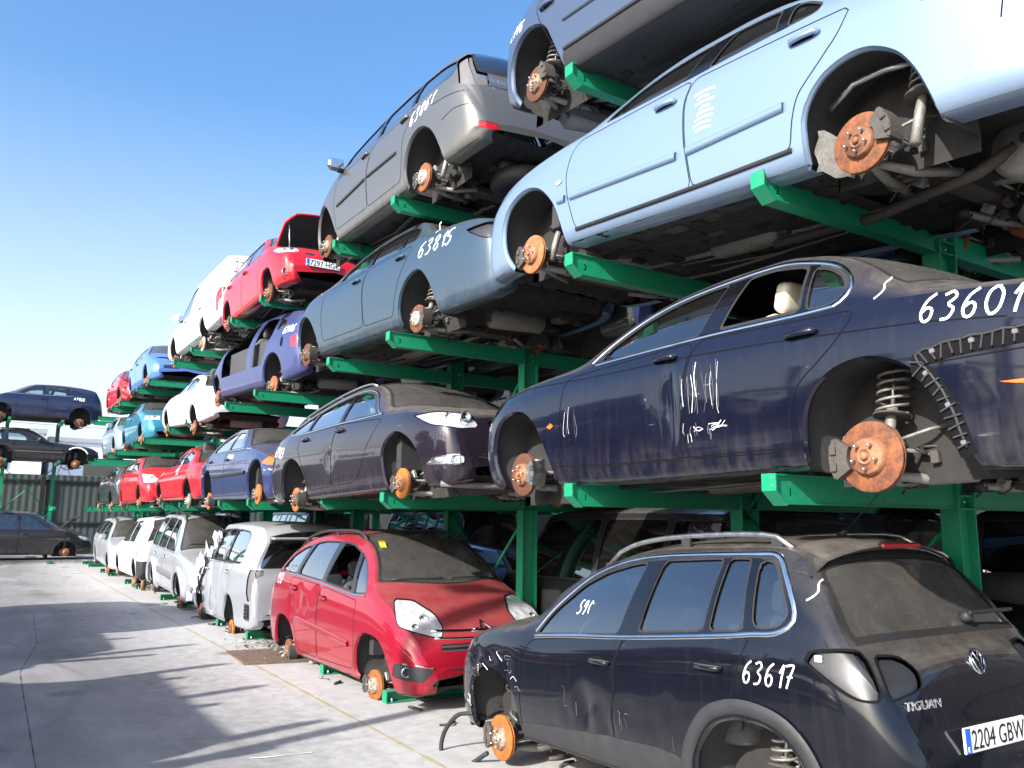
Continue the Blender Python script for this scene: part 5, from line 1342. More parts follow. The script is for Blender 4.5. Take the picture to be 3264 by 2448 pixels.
# ---- first level ------------------------------------------------------------
c = car(SPEC['jag'], 'dark_saloon', 'dark navy saloon marked 63601 above the black suv, its rear door glass broken out', 'navy', -1, (-5.870, 3.38, 1.741, 1.43))
c.write('63601', 3.89, .79, .125, slope=-.10, wid=.72, lw=.012); c.write('S', 3.66, .96, .10)
jag = c
pt, nn = c.side([1.66], [1.055]); mb = MB(); mb.lathe([(0, 0), (.02, .0), (.02, .004)], 'gap', axis=(0, -1, 0), c=(1.70, -pt[0, 1]-.004, 1.05), n=12); mb.build('mirror_mount', c.root)
mb = MB()    # bare bumper mounting rail torn open along the arch and the wing
rail = crom([(4.04, .20), (4.0, .38), (3.935, .52), (3.87, .61), (4.0, .645), (4.2, .655), (4.5, .66), (4.74, .66)], 5)
c.strip(mb, rail, .075, .004, 'gap', both=False, prof=[(-.5, .3), (-.3, 1), (.35, 1.2), (.5, .4)])
rs = resample(rail, .042); tg = np.gradient(rs, axis=0)
for k, (s_, z_) in enumerate(rs):
    if k < 1 or k > len(rs)-2: continue
    pt, nn = c.side([s_], [z_]); a_ = math.atan2(tg[k, 1], tg[k, 0])
    mb.box((s_, -(pt[0, 1]+.006), z_), (.007, .022, RNG.uniform(.05, .075)), 'plastic', rot=Matrix.Rotation(-a_+RNG.uniform(-.35, .35), 3, 'Y'))
    if k % 4 == 1: mb.box((s_, -(pt[0, 1]+.008), z_+.01), (.022, .022, .022), 'plastic_light', rot=Matrix.Rotation(-a_, 3, 'Y'), bev=.004)
mb.tube(np.stack([c.side(rs[:, 0], rs[:, 1]+.03)[0][:, 0], -(c.side(rs[:, 0], rs[:, 1]+.03)[0][:, 1]+.008), rs[:, 1]+.03+.004*np.sin(np.arange(len(rs))*2.3)], -1), .007, 'plastic', 5)
mb.build('torn_bumper_rail', c.root)
mb = MB()
for s0, z0, n_, h_ in ((2.60, .56, 9, .30), (2.52, .42, 10, .07), (2.50, .62, 6, .22), (1.36, .56, 5, .22)):
    for k in range(n_):
        a = s0+RNG.uniform(-.10, .14); b = z0+RNG.uniform(-.03, .03)
        c.strip(mb, crom([(a, b), (a+RNG.uniform(-.02, .02), b+h_*RNG.uniform(.1, .6)), (a+RNG.uniform(-.01, .01), b+h_*RNG.uniform(.6, 1))], 3), RNG.uniform(.0015, .004), .0008, 'plastic_light' if k % 4 else 'white_mark', both=False, step=.03, prof=[(-.5, .5), (.5, .5)])
for k in range(9):
    a = 2.52+RNG.uniform(0, .2); c.strip(mb, crom([(a, .47+RNG.uniform(-.02, .02)), (a+.03, .475+RNG.uniform(-.02, .02)), (a+.07, .48+RNG.uniform(-.02, .02))], 3), RNG.uniform(.001, .006), .0008, 'white_mark', both=False, step=.02, prof=[(-.5, .5), (.5, .5)])
mb.build('scratches', c.root)

c = car(gen(4.75, .92, .85, 3.66, .99, 1.50, .95, 1.95, 3.55, 'wagon', zh=.84, r=.37, tum=.60, rise=.03,
    top=[(0, .50), (.012, .62), (.03, .76), (.08, .87), (.25, .94), (.6, .995), (.98, 1.06), (1.35, 1.25), (1.75, 1.42), (2.1, 1.49), (2.6, 1.49), (3.2, 1.44), (3.7, 1.36), (4.2, 1.24), (4.45, 1.10), (4.6, .98), (4.70, .7), (4.75, .5)],
    sh=[(0, .44), (.03, .60), (.08, .75), (.2, .83), (.4, .875), (.8, .93), (1.1, .945), (1.5, .96), (2.5, 1.0), (3.6, 1.0), (4.2, .99), (4.55, .88), (4.68, .62), (4.75, .45)],
    cant=[(0, .46), (.08, .79), (.2, .865), (.4, .905), (.8, .97), (1.15, 1.0), (1.3, 1.06), (1.5, 1.21), (1.7, 1.31), (1.95, 1.385), (2.25, 1.41), (2.7, 1.385), (3.2, 1.315), (3.7, 1.21), (4.05, 1.10), (4.4, 1.0), (4.6, .82), (4.75, .46)],
    arches=[[(.36, -.05), (.36, .22), (.42, .44), (.50, .57), (.62, .67), (.80, .745), (.96, .75), (1.11, .68), (1.19, .57), (1.18, .41), (1.14, .2), (1.13, -.05)], [(3.16, -.05), (3.17, .22), (3.23, .42), (3.38, .60), (3.58, .70), (3.78, .72), (3.92, .68), (4.0, .58), (4.05, .4), (4.05, -.05)]],
    hubs=[dict(s=.88, z=.26, disc='rust_orange', hub='hubrust', spring=False), dict(s=3.69, z=.22, disc='rust', hub='hubrust')],
    windows=[dict(p=[(1.42, 1.0), (1.52, 1.06), (1.68, 1.20), (1.86, 1.29), (2.10, 1.335), (2.30, 1.335), (2.30, 1.005)], r=.03, frame=.012, mat='glass_clear'), dict(p=[(2.36, 1.005), (2.38, 1.34), (2.8, 1.31), (3.2, 1.245), (3.28, 1.005)], r=.03, frame=.012), dict(p=[(3.33, 1.01), (3.27, 1.235), (3.55, 1.185), (3.9, 1.06), (3.75, 1.01)], r=.03, frame=.012)],
    windscreen=dict(s=(.98, 1.95), k0=.40, k1=.12, pillar=.04), bonnet=(.16, .96), bumper=dict(z=.64, len=.42, slope=.12),
    doors=[dict(p=[(1.25, .93), (1.36, .80), (1.52, .68), (1.62, .52), (1.70, .40), (1.9, .32), (2.44, .32), (2.47, .66), (2.34, .985)], handle=(2.22, .90)), dict(p=[(2.35, .985), (2.48, .66), (2.45, .32), (3.10, .30), (3.22, .5), (3.4, .68), (3.5, .86), (3.5, .99)], handle=(3.25, .90))],
    trims=[dict(n='chrome_strip', p=[(1.30, .985), (1.8, .99), (2.5, 1.0), (3.4, 1.0), (3.9, 1.03)], w=.022, h=.006), dict(n='chrome_strip', p=[(1.30, .985), (1.42, 1.03), (1.66, 1.225), (1.86, 1.315), (2.10, 1.36), (2.4, 1.365), (2.8, 1.335), (3.3, 1.25), (3.9, 1.085), (4.0, 1.04)], w=.02, h=.006)],
    ends=[dict(n='headlamp', m='lamp', p=[(1.26, .875), (1.0, .885), (.72, .87), (.56, .80), (.50, .725), (.72, .70), (1.02, .745)], r=.04, smax=.9, rim='gap', rimw=.01),
          dict(n='fog_lamp_panel', m='lamp', k=.3, p=[(1.03, .395), (.93, .46), (.78, .475), (.66, .475), (.66, .385), (.76, .385)], r=.03, smax=.5, rim='chrome', rimw=.012), dict(n='lower_grille', m='grille', k=0, p=[(.56, .48), (-.56, .48), (-.56, .385), (.56, .385)], r=.02, smax=.4, rim='chrome', rimw=.01),
          dict(n='upper_grille', m='grille', k=0, p=[(.42, .80), (-.42, .80), (-.32, .60), (.32, .60)], r=.05, smax=.4, rim='chrome', rimw=.02)],
    dents=[(2.5, .62, .12, .015, .12)], seatm='seat_cream', trimm='cream', seat_s=1.95, pillars=True),
  'dark_estate', 'dark plum estate with chrome window surrounds beside the dark saloon, headlamps intact', 'plum', 1, (-6.36, 3.375, 1.850, 1.64, 1.84))
c.write('67927', 4.38, .80, .13, slope=-.15, lw=.014); insig = c
mb = MB(); p_ = on_front(c, [(.62, .82)], .012)[0]; mb.lathe([(.05, 0), (.055, .01), (.045, .014), (.03, .0), (0, -.005)], 'chrome', axis=(-1, .3, .1), c=p_, n=22); mb.build('lamp_lens', c.root)
mb = MB(); mb.tube([(.20, .80, .22), (.10, .45, .205), (.06, 0, .20), (.10, -.45, .205)], .03, 'plastic_light', 6); mb.build('splitter', c.root)
roof_rail(c, 1.95, 3.9, .02, .035, 'alu', .013)

c = car(gen(4.6, .89, .80, 3.70, .96, 1.39, 1.30, 2.05, 3.1, 'sedan', zh=.80, r=.37, divs=[2.55, 3.50], tum=.56, crown=.07, sb=3.85, deck=.95, arches=[archp(.80, .39, .38), archp(3.70, .37, .36)],
    hubs=[dict(s=.82, z=.26, disc='rust_orange', cal='iron'), dict(s=3.76, z=.19, disc='rust_orange')],
    windows=[dict(p=[(1.66, .985), (1.95, 1.17), (2.15, 1.27), (2.52, 1.285), (2.50, .985)], r=.03, frame=.012), dict(p=[(2.56, .985), (2.58, 1.285), (2.95, 1.26), (3.2, 1.18), (3.42, 1.06), (3.46, .985)], r=.03, frame=.012)],
    trims=[dict(n='side_moulding', p=[(1.30, .59), (2.2, .59), (3.25, .585)], w=.055, h=.018, m='plastic'), dict(n='chrome_strip', p=[(1.62, .968), (2.5, .968), (3.5, .965)], w=.018, h=.005), dict(n='chrome_strip', p=[(1.64, .99), (1.95, 1.19), (2.15, 1.29), (2.5, 1.305), (2.95, 1.28), (3.25, 1.19), (3.5, 1.04)], w=.016, h=.005)],
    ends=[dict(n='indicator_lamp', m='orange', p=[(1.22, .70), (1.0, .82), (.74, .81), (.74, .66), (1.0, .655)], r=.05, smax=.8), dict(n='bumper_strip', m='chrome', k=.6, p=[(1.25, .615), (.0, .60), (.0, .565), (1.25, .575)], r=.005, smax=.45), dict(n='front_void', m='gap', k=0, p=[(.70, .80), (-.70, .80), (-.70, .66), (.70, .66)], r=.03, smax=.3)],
    patches=[dict(n='side_repeater', m='orange', p=[(1.28, .60), (1.36, .60), (1.36, .57), (1.28, .57)], r=.008, inset=-.02)], seatm='seat', linermat='liner'),
  'navy_saloon', 'navy saloon with an amber indicator on the first level next to the dark estate', 'darkblue', 1, (-11.27, 3.37, 1.81, -.07))
mb = MB(); c.strip(mb, [(2.05, .86), (2.4, .88)], .06, .001, 'white_mark', both=False); mb.build('scuff_mark', c.root); wiper(c, 1.42, .0, .6)

c = car(gen(4.5, .89, .85, 3.62, .86, 1.28, 1.35, 2.15, 3.05, 'coupe', zh=.74, r=.37, divs=[2.75, 3.62], tum=.56, crown=.06, sb=3.95, deck=.86, nosew=.7, hubs=[dict(s=.85, z=.2), dict(s=3.62, z=.18, disc='steel', hub='hubmetal')], arches=[archp(.85, .37, .26), archp(3.62, .38, .24)],
    windows=[dict(p=[(1.72, .885), (2.1, 1.02), (2.5, 1.13), (2.8, 1.165), (2.78, .89)], r=.03, frame=.014), dict(p=[(2.84, .89), (2.86, 1.165), (3.25, 1.14), (3.5, 1.08), (3.62, .98), (3.5, .895)], r=.06, frame=.014)]),
  'red_coupe', 'bright red coupe with its boot towards the camera on the first level', 'red', -1, (-20.25, 3.37, 1.86, -.2))
c.write('4312', 2.55, .70, .14, lw=.012); c.write('98', 2.7, .86, .13, lw=.012)
c = car(gen(4.3, .88, .80, 3.60, 1.0, 1.46, .95, 1.85, 3.3, 'hatch', zh=.80, r=.36, divs=[2.35, 3.2], wend=3.8, tum=.5, hubs=[dict(s=.80, z=.2, disc='rust_orange', spring=False), dict(s=3.6, z=.2)],
    ends=[dict(n='headlamp', m='lamp', p=[(1.22, .90), (.9, .88), (.62, .76), (.66, .66), (1.0, .66)], r=.05, smax=.8), dict(n='lower_grille', m='honeycomb', k=0, p=[(.6, .46), (-.6, .46), (-.5, .34), (.5, .34)], r=.03, smax=.4)]),
  'red_hatchback', 'bright red hatchback facing the camera on the first level near the far end', 'red', 1, (-21.3, 3.37, 1.86, .44))
wiper(c, 1.05, .0, .6)
car(gen(4.2, .87, .80, 3.42, .94, 1.40, 1.1, 1.95, 3.3, 'hatch', zh=.78, r=.36, divs=[2.4, 3.15], wend=3.7, tum=.5, hubs=[dict(s=.8, z=.15, disc='rust_orange'), dict(s=3.42, z=.15)]),
  'charcoal_hatchback', 'charcoal hatchback at the far end of the first level', 'charcoal', -1, (-30.4, 3.37, 1.88, -.8))
# ---- second level -----------------------------------------------------------
c = car(gen(4.75, .91, .82, 3.68, .985, 1.43, 1.36, 2.15, 3.05, 'sedan', zh=.82, r=.38, tum=.60, crown=.07, sb=3.80, deck=.98, sill=.19,
    top=[(0, .46), (.02, .58), (.08, .72), (.25, .86), (.6, .97), (1.0, 1.03), (1.36, 1.06), (1.75, 1.24), (2.2, 1.40), (2.6, 1.43), (3.0, 1.41), (3.4, 1.25), (3.8, 1.05), (4.2, 1.01), (4.62, .96), (4.70, .83), (4.74, .6), (4.75, .5)],
    sh=[(0, .40), (.05, .56), (.16, .70), (.35, .81), (.74, .90), (1.15, .945), (1.4, .955), (2.4, .975), (3.15, .985), (3.6, .965), (4.2, .92), (4.55, .86), (4.69, .66), (4.75, .45)],
    cant=[(0, .42), (.16, .74), (.35, .84), (.74, .935), (1.2, .985), (1.45, 1.01), (1.62, 1.08), (1.8, 1.165), (2.05, 1.265), (2.35, 1.305), (2.7, 1.305), (3.0, 1.275), (3.3, 1.185), (3.6, 1.06), (3.8, 1.0), (4.2, .955), (4.55, .90), (4.69, .7), (4.75, .46)],
    bot=[(0, .30), (.04, .20), (.15, .14), (.5, .15), (1.3, .20), (3.3, .18), (4.05, .21), (4.4, .21), (4.6, .25), (4.75, .38)],
    arches=[[(.56, -.05), (.53, .15), (.44, .33), (.435, .51), (.50, .64), (.62, .715), (.78, .745), (.94, .71), (1.06, .635), (1.16, .53), (1.22, .42), (1.27, .28), (1.30, .1), (1.31, -.05)], [(3.35, -.05), (3.345, .28), (3.34, .41), (3.37, .50), (3.44, .59), (3.54, .645), (3.66, .665), (3.77, .64), (3.88, .57), (3.95, .48), (4.0, .38), (4.04, .26), (4.06, .1), (4.07, -.05)]],
    hubs=[dict(s=.80, z=.235, disc='rust', hub='hubrust', cang=180, r=.15, spring=True, sdx=.12), dict(s=3.64, z=.225, disc='rust', hub='hubrust', cang=20, r=.15, sdx=.22)],
    windows=[dict(p=[(1.66, .985), (1.75, 1.055), (1.92, 1.145), (2.17, 1.215), (2.45, 1.24), (2.58, 1.24), (2.44, .99)], r=.03, frame=.014), dict(p=[(2.74, 1.24), (2.95, 1.225), (3.10, 1.20), (3.14, 1.0), (2.62, .995)], r=.03, frame=.014), dict(p=[(3.18, 1.19), (3.28, 1.155), (3.42, 1.06), (3.40, 1.005), (3.20, 1.0)], r=.04, frame=.014)],
    windscreen=dict(s=(1.40, 2.18), k0=.42, k1=.12, pillar=.04), bonnet=(.18, 1.37), bumper=dict(z=.52, len=.44, slope=.16), rear_bumper=dict(z=.56, len=.68, slope=.02),
    doors=[dict(p=[(1.40, .94), (1.35, .83), (1.31, .70), (1.335, .52), (1.42, .285), (2.55, .28), (2.50, .57), (2.49, .80), (2.53, .965)], handle=(2.33, .86), r=.05), dict(p=[(2.54, .965), (2.50, .80), (2.51, .57), (2.56, .28), (3.27, .285), (3.285, .44), (3.32, .56), (3.45, .68), (3.57, .80), (3.62, .93)], handle=(3.36, .855), r=.05)],
    trims=[dict(n='side_moulding', p=[(1.37, .53), (2.44, .505)], w=.055, h=.018, m=PT['skyblue']), dict(n='side_moulding', p=[(1.22, .535), (1.31, .533)], w=.055, h=.018, m=PT['skyblue']), dict(n='side_moulding', p=[(2.53, .505), (2.8, .515), (3.24, .53)], w=.055, h=.018, m=PT['skyblue']), dict(n='sill_strip', p=[(1.42, .285), (2.5, .278), (3.28, .285)], w=.028, h=.010, m='rubber')],
    patches=[dict(n='side_repeater', m='lamp', p=[(1.18, .665), (1.22, .685), (1.27, .675), (1.27, .655), (1.22, .645)], r=.01, inset=-.006)],
    lines=[[(4.33, .535), (4.34, .62), (4.42, .80)]], lip=PT['skyblue'], seat_s=1.95, pillars=True),
  'sky_blue_saloon', 'light metallic blue saloon on the second level above the dark saloon', 'skyblue', -1, (-5.917, 3.38, 3.603, -3.78))
saab = c
mb = MB()
for k in range(8): c.strip(mb, crom([(2.58+RNG.uniform(0, .06), .60+.26*k/8), (2.66, .61+.26*k/8), (2.70+RNG.uniform(0, .05), .60+.26*k/8)], 3), .016, .0008, 'tape', both=False, step=.03, prof=[(-.5, .5), (.5, .5)])
mb.build('tape_residue', c.root)
c.write('6', 3.98, .76, .12, mat='gap', lw=.006)
mb = MB(); HS2 = np.array([(3.35+.11*u+.015*math.sin(v*9), -.78+.16*u, .17+.22*v+.012*math.sin(u*9)-.03*u) for v in np.linspace(0, 1, 7) for u in np.linspace(0, 1, 7)])
mb.add(HS2, [(i*7+j, i*7+j+1, (i+1)*7+j+1, (i+1)*7+j) for i in range(6) for j in range(6)], 'steel', True)
mb.tube([(3.40, -.74, .50), (3.52, -.72, .60), (3.68, -.70, .62), (3.82, -.7, .60)], .018, 'alu', 6); mb.build('heat_shield', c.root)
mb = MB(); mb.lathe([(0, -.42), (.12, -.42), (.15, -.38), (.15, .38), (.12, .42), (0, .42)], 'steel', axis=(.1, 1, 0), c=(4.15, .1, .20), n=20); mb.tube([(4.1, -.3, .2), (3.95, -.35, .10), (3.6, -.2, .12), (3.2, .0, .14), (2.4, .05, .15)], .032, 'iron', 8); mb.build('silencer', c.root)

c = car(gen(4.5, .88, .56, 3.20, 1.0, 1.47, 1.0, 1.95, 2.85, 'sedan', zh=.86, r=.36, tum=.55, crown=.07, sb=3.42, deck=1.07,
    top=[(0, .54), (.02, .64), (.08, .78), (.25, .90), (.6, 1.02), (1.0, 1.12), (1.4, 1.29), (1.8, 1.42), (2.2, 1.47), (2.6, 1.47), (2.9, 1.42), (3.2, 1.27), (3.42, 1.15), (3.9, 1.12), (4.32, 1.06), (4.44, .92), (4.49, .66), (4.5, .52)],
    sh=[(0, .46), (.05, .62), (.14, .76), (.3, .86), (.6, .94), (1.0, .965), (1.3, .965), (2.03, 1.005), (3.1, 1.04), (3.5, 1.04), (3.9, 1.02), (4.25, .95), (4.42, .76), (4.5, .46)],
    cant=[(0, .48), (.14, .79), (.3, .89), (.6, .98), (1.0, 1.02), (1.2, 1.08), (1.35, 1.19), (1.6, 1.285), (1.9, 1.35), (2.3, 1.385), (2.7, 1.385), (2.95, 1.35), (3.15, 1.25), (3.3, 1.14), (3.5, 1.085), (3.9, 1.06), (4.25, 1.0), (4.42, .80), (4.5, .47)],
    arches=[[(.19, -.05), (.17, .23), (.16, .46), (.23, .66), (.36, .74), (.52, .75), (.70, .64), (.83, .48), (.91, .31), (.94, -.05)], [(2.84, -.05), (2.84, .25), (2.83, .39), (2.88, .54), (2.99, .66), (3.15, .73), (3.30, .70), (3.42, .58), (3.49, .46), (3.57, .28), (3.58, -.05)]],
    hubs=[dict(s=.42, z=.28, disc='rust', hub='hubrust', spring=False), dict(s=3.12, z=.245, disc='rust', hub='hubmetal', cang=0)],
    windows=[dict(p=[(1.34, 1.0), (1.5, 1.16), (1.78, 1.255), (2.05, 1.30), (2.06, 1.02)], r=.03, frame=.014), dict(p=[(2.12, 1.02), (2.13, 1.31), (2.5, 1.335), (2.72, 1.325), (2.74, 1.05)], r=.03, frame=.014), dict(p=[(2.79, 1.05), (2.78, 1.315), (2.95, 1.29), (3.08, 1.22), (3.10, 1.10), (3.02, 1.055)], r=.05, frame=.014)],
    windscreen=dict(s=(1.02, 1.95), k0=.38, k1=.12, pillar=.04), bumper=dict(z=.56, len=.20), rear_bumper=dict(z=.36, len=.9, slope=.05, mat=PT['slate']),
    doors=[dict(p=[(1.02, .95), (1.0, .6), (1.04, .34), (2.07, .34), (2.04, .80), (2.10, .995)], handle=(1.88, .89)), dict(p=[(2.11, .995), (2.05, .80), (2.08, .34), (2.74, .33), (2.76, .50), (2.86, .72), (3.0, .90), (3.08, 1.03)], handle=(2.86, .93))],
    ends=[dict(n='tail_lamp_recess', m='recess', rear=True, p=[(1.16, .93), (.9, .96), (.62, .95), (.62, .76), (.95, .78)], r=.05, smax=.9, inset=.02, rim='gap', rimw=.01)], seat_s=1.6, pillars=True),
  'slate_blue_saloon', 'slate blue saloon marked 63815 on the second level with an empty tail lamp socket', 'slate', -1, (-10.523, 3.265, 3.512, .04, 5.08))
c.write('63815', 3.22, .84, .155, slope=.02, lw=.014, wid=.88); c.write('S', 3.46, 1.06, .10, lw=.013); aven = c

c = car(gen(3.95, .86, .45, 3.06, .98, 1.45, .80, 1.7, 3.05, 'hatch', zh=.80, r=.36, divs=[1.95, 2.75], wend=3.35, tum=.5, hubs=[dict(s=.47, z=.2), dict(s=3.02, z=.18, disc='rust')],
     arches=[archp(.42, .37, .27), archp(3.07, .36, .32)], doors=[],
     windows=[dict(p=[(.86, .27), (.80, .55), (.86, .95), (1.14, 1.10), (1.45, 1.27), (1.75, 1.335), (2.08, 1.36), (2.06, .95), (2.02, .32)], r=.09, frame=.03, fmat=PT['violet'], gone=True), dict(p=[(2.20, .32), (2.24, .95), (2.26, 1.36), (2.6, 1.34), (2.95, 1.28), (2.98, .98), (2.80, .70), (2.66, .5), (2.62, .32)], r=.09, frame=.03, fmat=PT['violet'], gone=True), dict(p=[(3.08, 1.02), (3.06, 1.25), (3.30, 1.17), (3.38, 1.06)], r=.04, frame=.014, mat='glass_clear')],
     patches=[dict(n='tail_lamp', m='red_lens', p=[(3.66, .86), (3.80, .86), (3.82, .68), (3.70, .68)], r=.02, qmax=2.2), dict(n='fuel_filler', m='gap', p=[(3.36, .88), (3.44, .88), (3.44, .72), (3.36, .72)], r=.035)], seat_s=1.35),
  'doorless_hatchback', 'violet blue hatchback with both near doors removed on the second level', 'violet', -1, (-15.557, 3.368, 3.621, -1.03, 5.08))
c.write('62486', 3.36, .93, .11, lw=.013)
c = car(gen(4.4, .89, .82, 3.52, .86, 1.27, 1.25, 2.1, 2.95, 'coupe', zh=.74, r=.36, divs=[2.55, 3.35], tum=.56, crown=.06, sb=3.85, deck=.88, arches=[archp(.82, .36, .26), archp(3.50, .34, .24)], hubs=[dict(s=.82, z=.15), dict(s=3.5, z=.12, disc='rust')]),
  'white_coupe', 'white coupe on the second level left of the doorless hatchback', 'white', -1, (-20.25, 3.40, 3.50, -3.0))
c = car(gen(4.4, .88, .86, 3.50, .96, 1.38, 1.25, 1.95, 3.1, 'sedan', zh=.80, r=.36, divs=[2.4, 3.3], tum=.54, sb=3.75, nosew=.74, ends=[dict(n='headlamp', m='lamp', p=[(1.10, .80), (.66, .80), (.56, .66), (1.12, .66)], r=.04, smax=.7), dict(n='lower_grille', m='gap', k=0, p=[(.45, .42), (-.45, .42), (-.4, .34), (.4, .34)], r=.03, smax=.4)]),
  'teal_saloon', 'metallic teal saloon facing the camera on the second level', 'bluegrey', 1, (-21.95, 3.40, 3.44, 0))
wiper(c, 1.33, .0, .6)
c = car(gen(3.9, .86, .78, 3.25, .95, 1.42, .95, 1.65, 3.0, 'hatch', zh=.84, r=.36, divs=[2.2, 3.0], tum=.48, nosew=.76, ends=[dict(n='headlamp', m='lamp', p=[(.86, .80), (.64, .84), (.50, .74), (.60, .62), (.82, .64)], r=.10, smax=.7), dict(n='lower_grille', m='gap', k=0, p=[(.5, .44), (-.5, .44), (-.45, .34), (.45, .34)], r=.03, smax=.4)], windows=[dict(p=[(1.28, .97), (1.55, 1.20), (1.8, 1.29), (2.2, 1.31), (2.2, .97)], r=.05, frame=.014, gone=True), dict(p=[(2.28, .97), (2.28, 1.31), (2.95, 1.28), (2.95, .98)], r=.05, frame=.014)]),
  'ice_blue_hatchback', 'pale ice blue hatchback facing the camera at the far end of the second level', 'ice', 1, (-26.75, 3.40, 3.44, 0))
mirror(c, 1.40, .95, PT['ice'])

# ---- top level --------------------------------------------------------------
c = car(gen(4.4, .90, .85, 3.80, .95, 1.46, 1.05, 1.95, 3.2, 'hatch', zh=.80, r=.38, divs=[2.5, 3.4], wend=3.85, tum=.5, tl=.75, sill=.19,
    arches=[archp(.85, .37), [(3.31, -.05), (3.33, .22), (3.43, .42), (3.48, .51), (3.57, .65), (3.71, .735), (3.88, .765), (4.05, .70), (4.15, .55), (4.14, .36), (4.06, .2), (4.0, -.05)]],
    hubs=[dict(s=.85, z=.22), dict(s=3.80, z=.30, disc='rust', hub='hubmetal', cang=150)], trims=[dict(n='side_moulding', p=[(3.34, .62), (2.4, .61)], w=.06, h=.016, m=PT['greyblue']), dict(n='sill_strip', p=[(3.33, .375), (2.4, .378), (1.3, .38)], w=.03, h=.012, m='rubber')],
    patches=[dict(n='side_cladding', m='plastic', p=[(1.2, .36), (3.36, .36), (3.30, .1), (1.2, .1)], r=.01)], rear_bumper=dict(z=.62, len=.62), lip=PT['greyblue']),
  'blue_grey_hatchback', 'blue grey hatchback at the top of the rack, cut off by the upper edge', 'greyblue', 1, (-1.35, 3.40, 4.618, -4.64))
c.write('62776', 4.27, .80, .10, lw=.014); navy = c
c = car(gen(4.22, .90, .55, 3.26, 1.07, 1.64, .50, 1.75, 3.3, 'mpv', zh=.82, r=.40, tum=.46, rise=.02, nose=.2, crown=.10,
    top=[(0, .48), (.02, .62), (.08, .76), (.2, .88), (.4, 1.02), (.6, 1.14), (.9, 1.32), (1.25, 1.49), (1.7, 1.61), (2.2, 1.64), (2.8, 1.62), (3.3, 1.57), (3.65, 1.50), (3.85, 1.40), (3.98, 1.20), (4.04, 1.05), (4.12, .85), (4.18, .66), (4.22, .5)],
    sh=[(0, .42), (.05, .58), (.14, .72), (.3, .86), (.5, .98), (.75, 1.04), (1.2, 1.05), (2.1, 1.05), (2.9, 1.05), (3.6, 1.03), (3.85, 1.0), (4.02, .86), (4.14, .66), (4.22, .45)],
    cant=[(0, .44), (.14, .78), (.3, .92), (.5, 1.04), (.7, 1.12), (.9, 1.25), (1.15, 1.38), (1.5, 1.475), (2.0, 1.53), (2.6, 1.525), (3.2, 1.475), (3.6, 1.41), (3.78, 1.34), (3.90, 1.18), (4.0, 1.02), (4.12, .78), (4.22, .46)],
    arches=[[(.14, -.05), (.14, .22), (.17, .55), (.28, .74), (.44, .80), (.60, .765), (.77, .61), (.92, .39), (1.0, .24), (1.02, -.05)], [(2.90, -.05), (2.90, .25), (2.89, .40), (2.95, .57), (3.07, .69), (3.24, .73), (3.40, .68), (3.53, .58), (3.63, .42), (3.69, .26), (3.71, -.05)]],
    hubs=[dict(s=.49, z=.28, disc='rust', hub='hubmetal', cang=180), dict(s=3.22, z=.23, disc='rust', hub='hubmetal', sdx=.22)],
    windows=[dict(p=[(1.08, 1.10), (1.18, 1.27), (1.5, 1.375), (1.95, 1.44), (2.05, 1.09)], r=.03, frame=.014), dict(p=[(2.12, 1.09), (2.04, 1.45), (2.5, 1.46), (2.86, 1.44), (2.92, 1.09)], r=.03, frame=.014), dict(p=[(2.98, 1.09), (2.93, 1.435), (3.4, 1.38), (3.68, 1.31), (3.80, 1.15), (3.76, 1.07)], r=.06, frame=.014)],
    windscreen=dict(s=(.60, 1.65), k0=.42, k1=.10, pillar=.035), rear_window=dict(s=(3.70, 4.03), k0=-.03, k1=-.03, pillar=.05, mat='glass_dark', z=(1.06, 9)), bonnet=(.16, .56), bumper=dict(z=.6, len=.14), rear_bumper=dict(z=.74, len=.53, slope=-.05),
    doors=[dict(p=[(1.0, 1.0), (.93, .85), (.91, .65), (1.0, .33), (1.93, .32), (1.91, .73), (2.02, 1.04)], handle=(1.84, .96), r=.05), dict(p=[(2.03, 1.04), (1.92, .73), (1.94, .32), (2.80, .32), (2.84, .5), (2.87, .76), (3.0, .88), (3.08, 1.03)], handle=(2.88, .965), r=.05)],
    trims=[dict(n='side_moulding', p=[(1.03, .62), (1.88, .665)], w=.035, h=.014, m='plastic'), dict(n='side_moulding', p=[(1.95, .668), (2.72, .66)], w=.035, h=.014, m='plastic')],
    ends=[dict(n='rear_reflector', m='red_lens', rear=True, k=0, p=[(.74, .46), (.42, .44), (.42, .38), (.74, .395)], r=.01, smax=.5), dict(n='tail_lamp_recess', m='plastic_light', rear=True, p=[(1.04, 1.30), (.74, 1.36), (.66, .90), (.80, .86), (1.0, .90)], r=.04, smax=.6, inset=.03)],
    lines=[[(3.5, .86), (3.75, .84), (4.05, .80)], [(3.7, .62), (3.9, .66), (4.12, .64)]], seat_s=1.75, pillars=True),
  'grey_people_carrier', 'warm grey people carrier marked 63861 on the top level, door mirror still on', 'gunmetal', -1, (-10.313, 3.4, 4.887, .17), cat='people carrier')
c.write('63861', 3.02, .82, .14, slope=.12, lw=.013, wid=.78); mirror(c, 1.02, 1.08, PT['gunmetal']); gpic = c
V, F = textmesh('CITROEN', .055, 'chrome', .002, sx=1.2); mb = MB(); xr = c.frontx(.4, .92, True)+.03
mb.add(np.stack([xr+V[:, 2], V[:, 0]-.70, V[:, 1]+.92], -1), F, 'chrome', False); mb.build('badge_lettering', c.root)
mb = MB(); mb.lathe([(.08, -.09), (.27, -.09), (.32, -.05), (.32, .05), (.27, .09), (.16, .09), (.15, .04), (0, .04)], 'rubber', axis=(0, 0, -1), c=(3.78, 0, .16), n=30); mb.build('spare_wheel', c.root)
mb = MB(); mb.tube([(4.1, .25, .30), (4.3, .25, .22), (4.36, .25, .30), (4.36, .25, .38)], .02, 'iron', 8); mb.build('tow_hook', c.root)

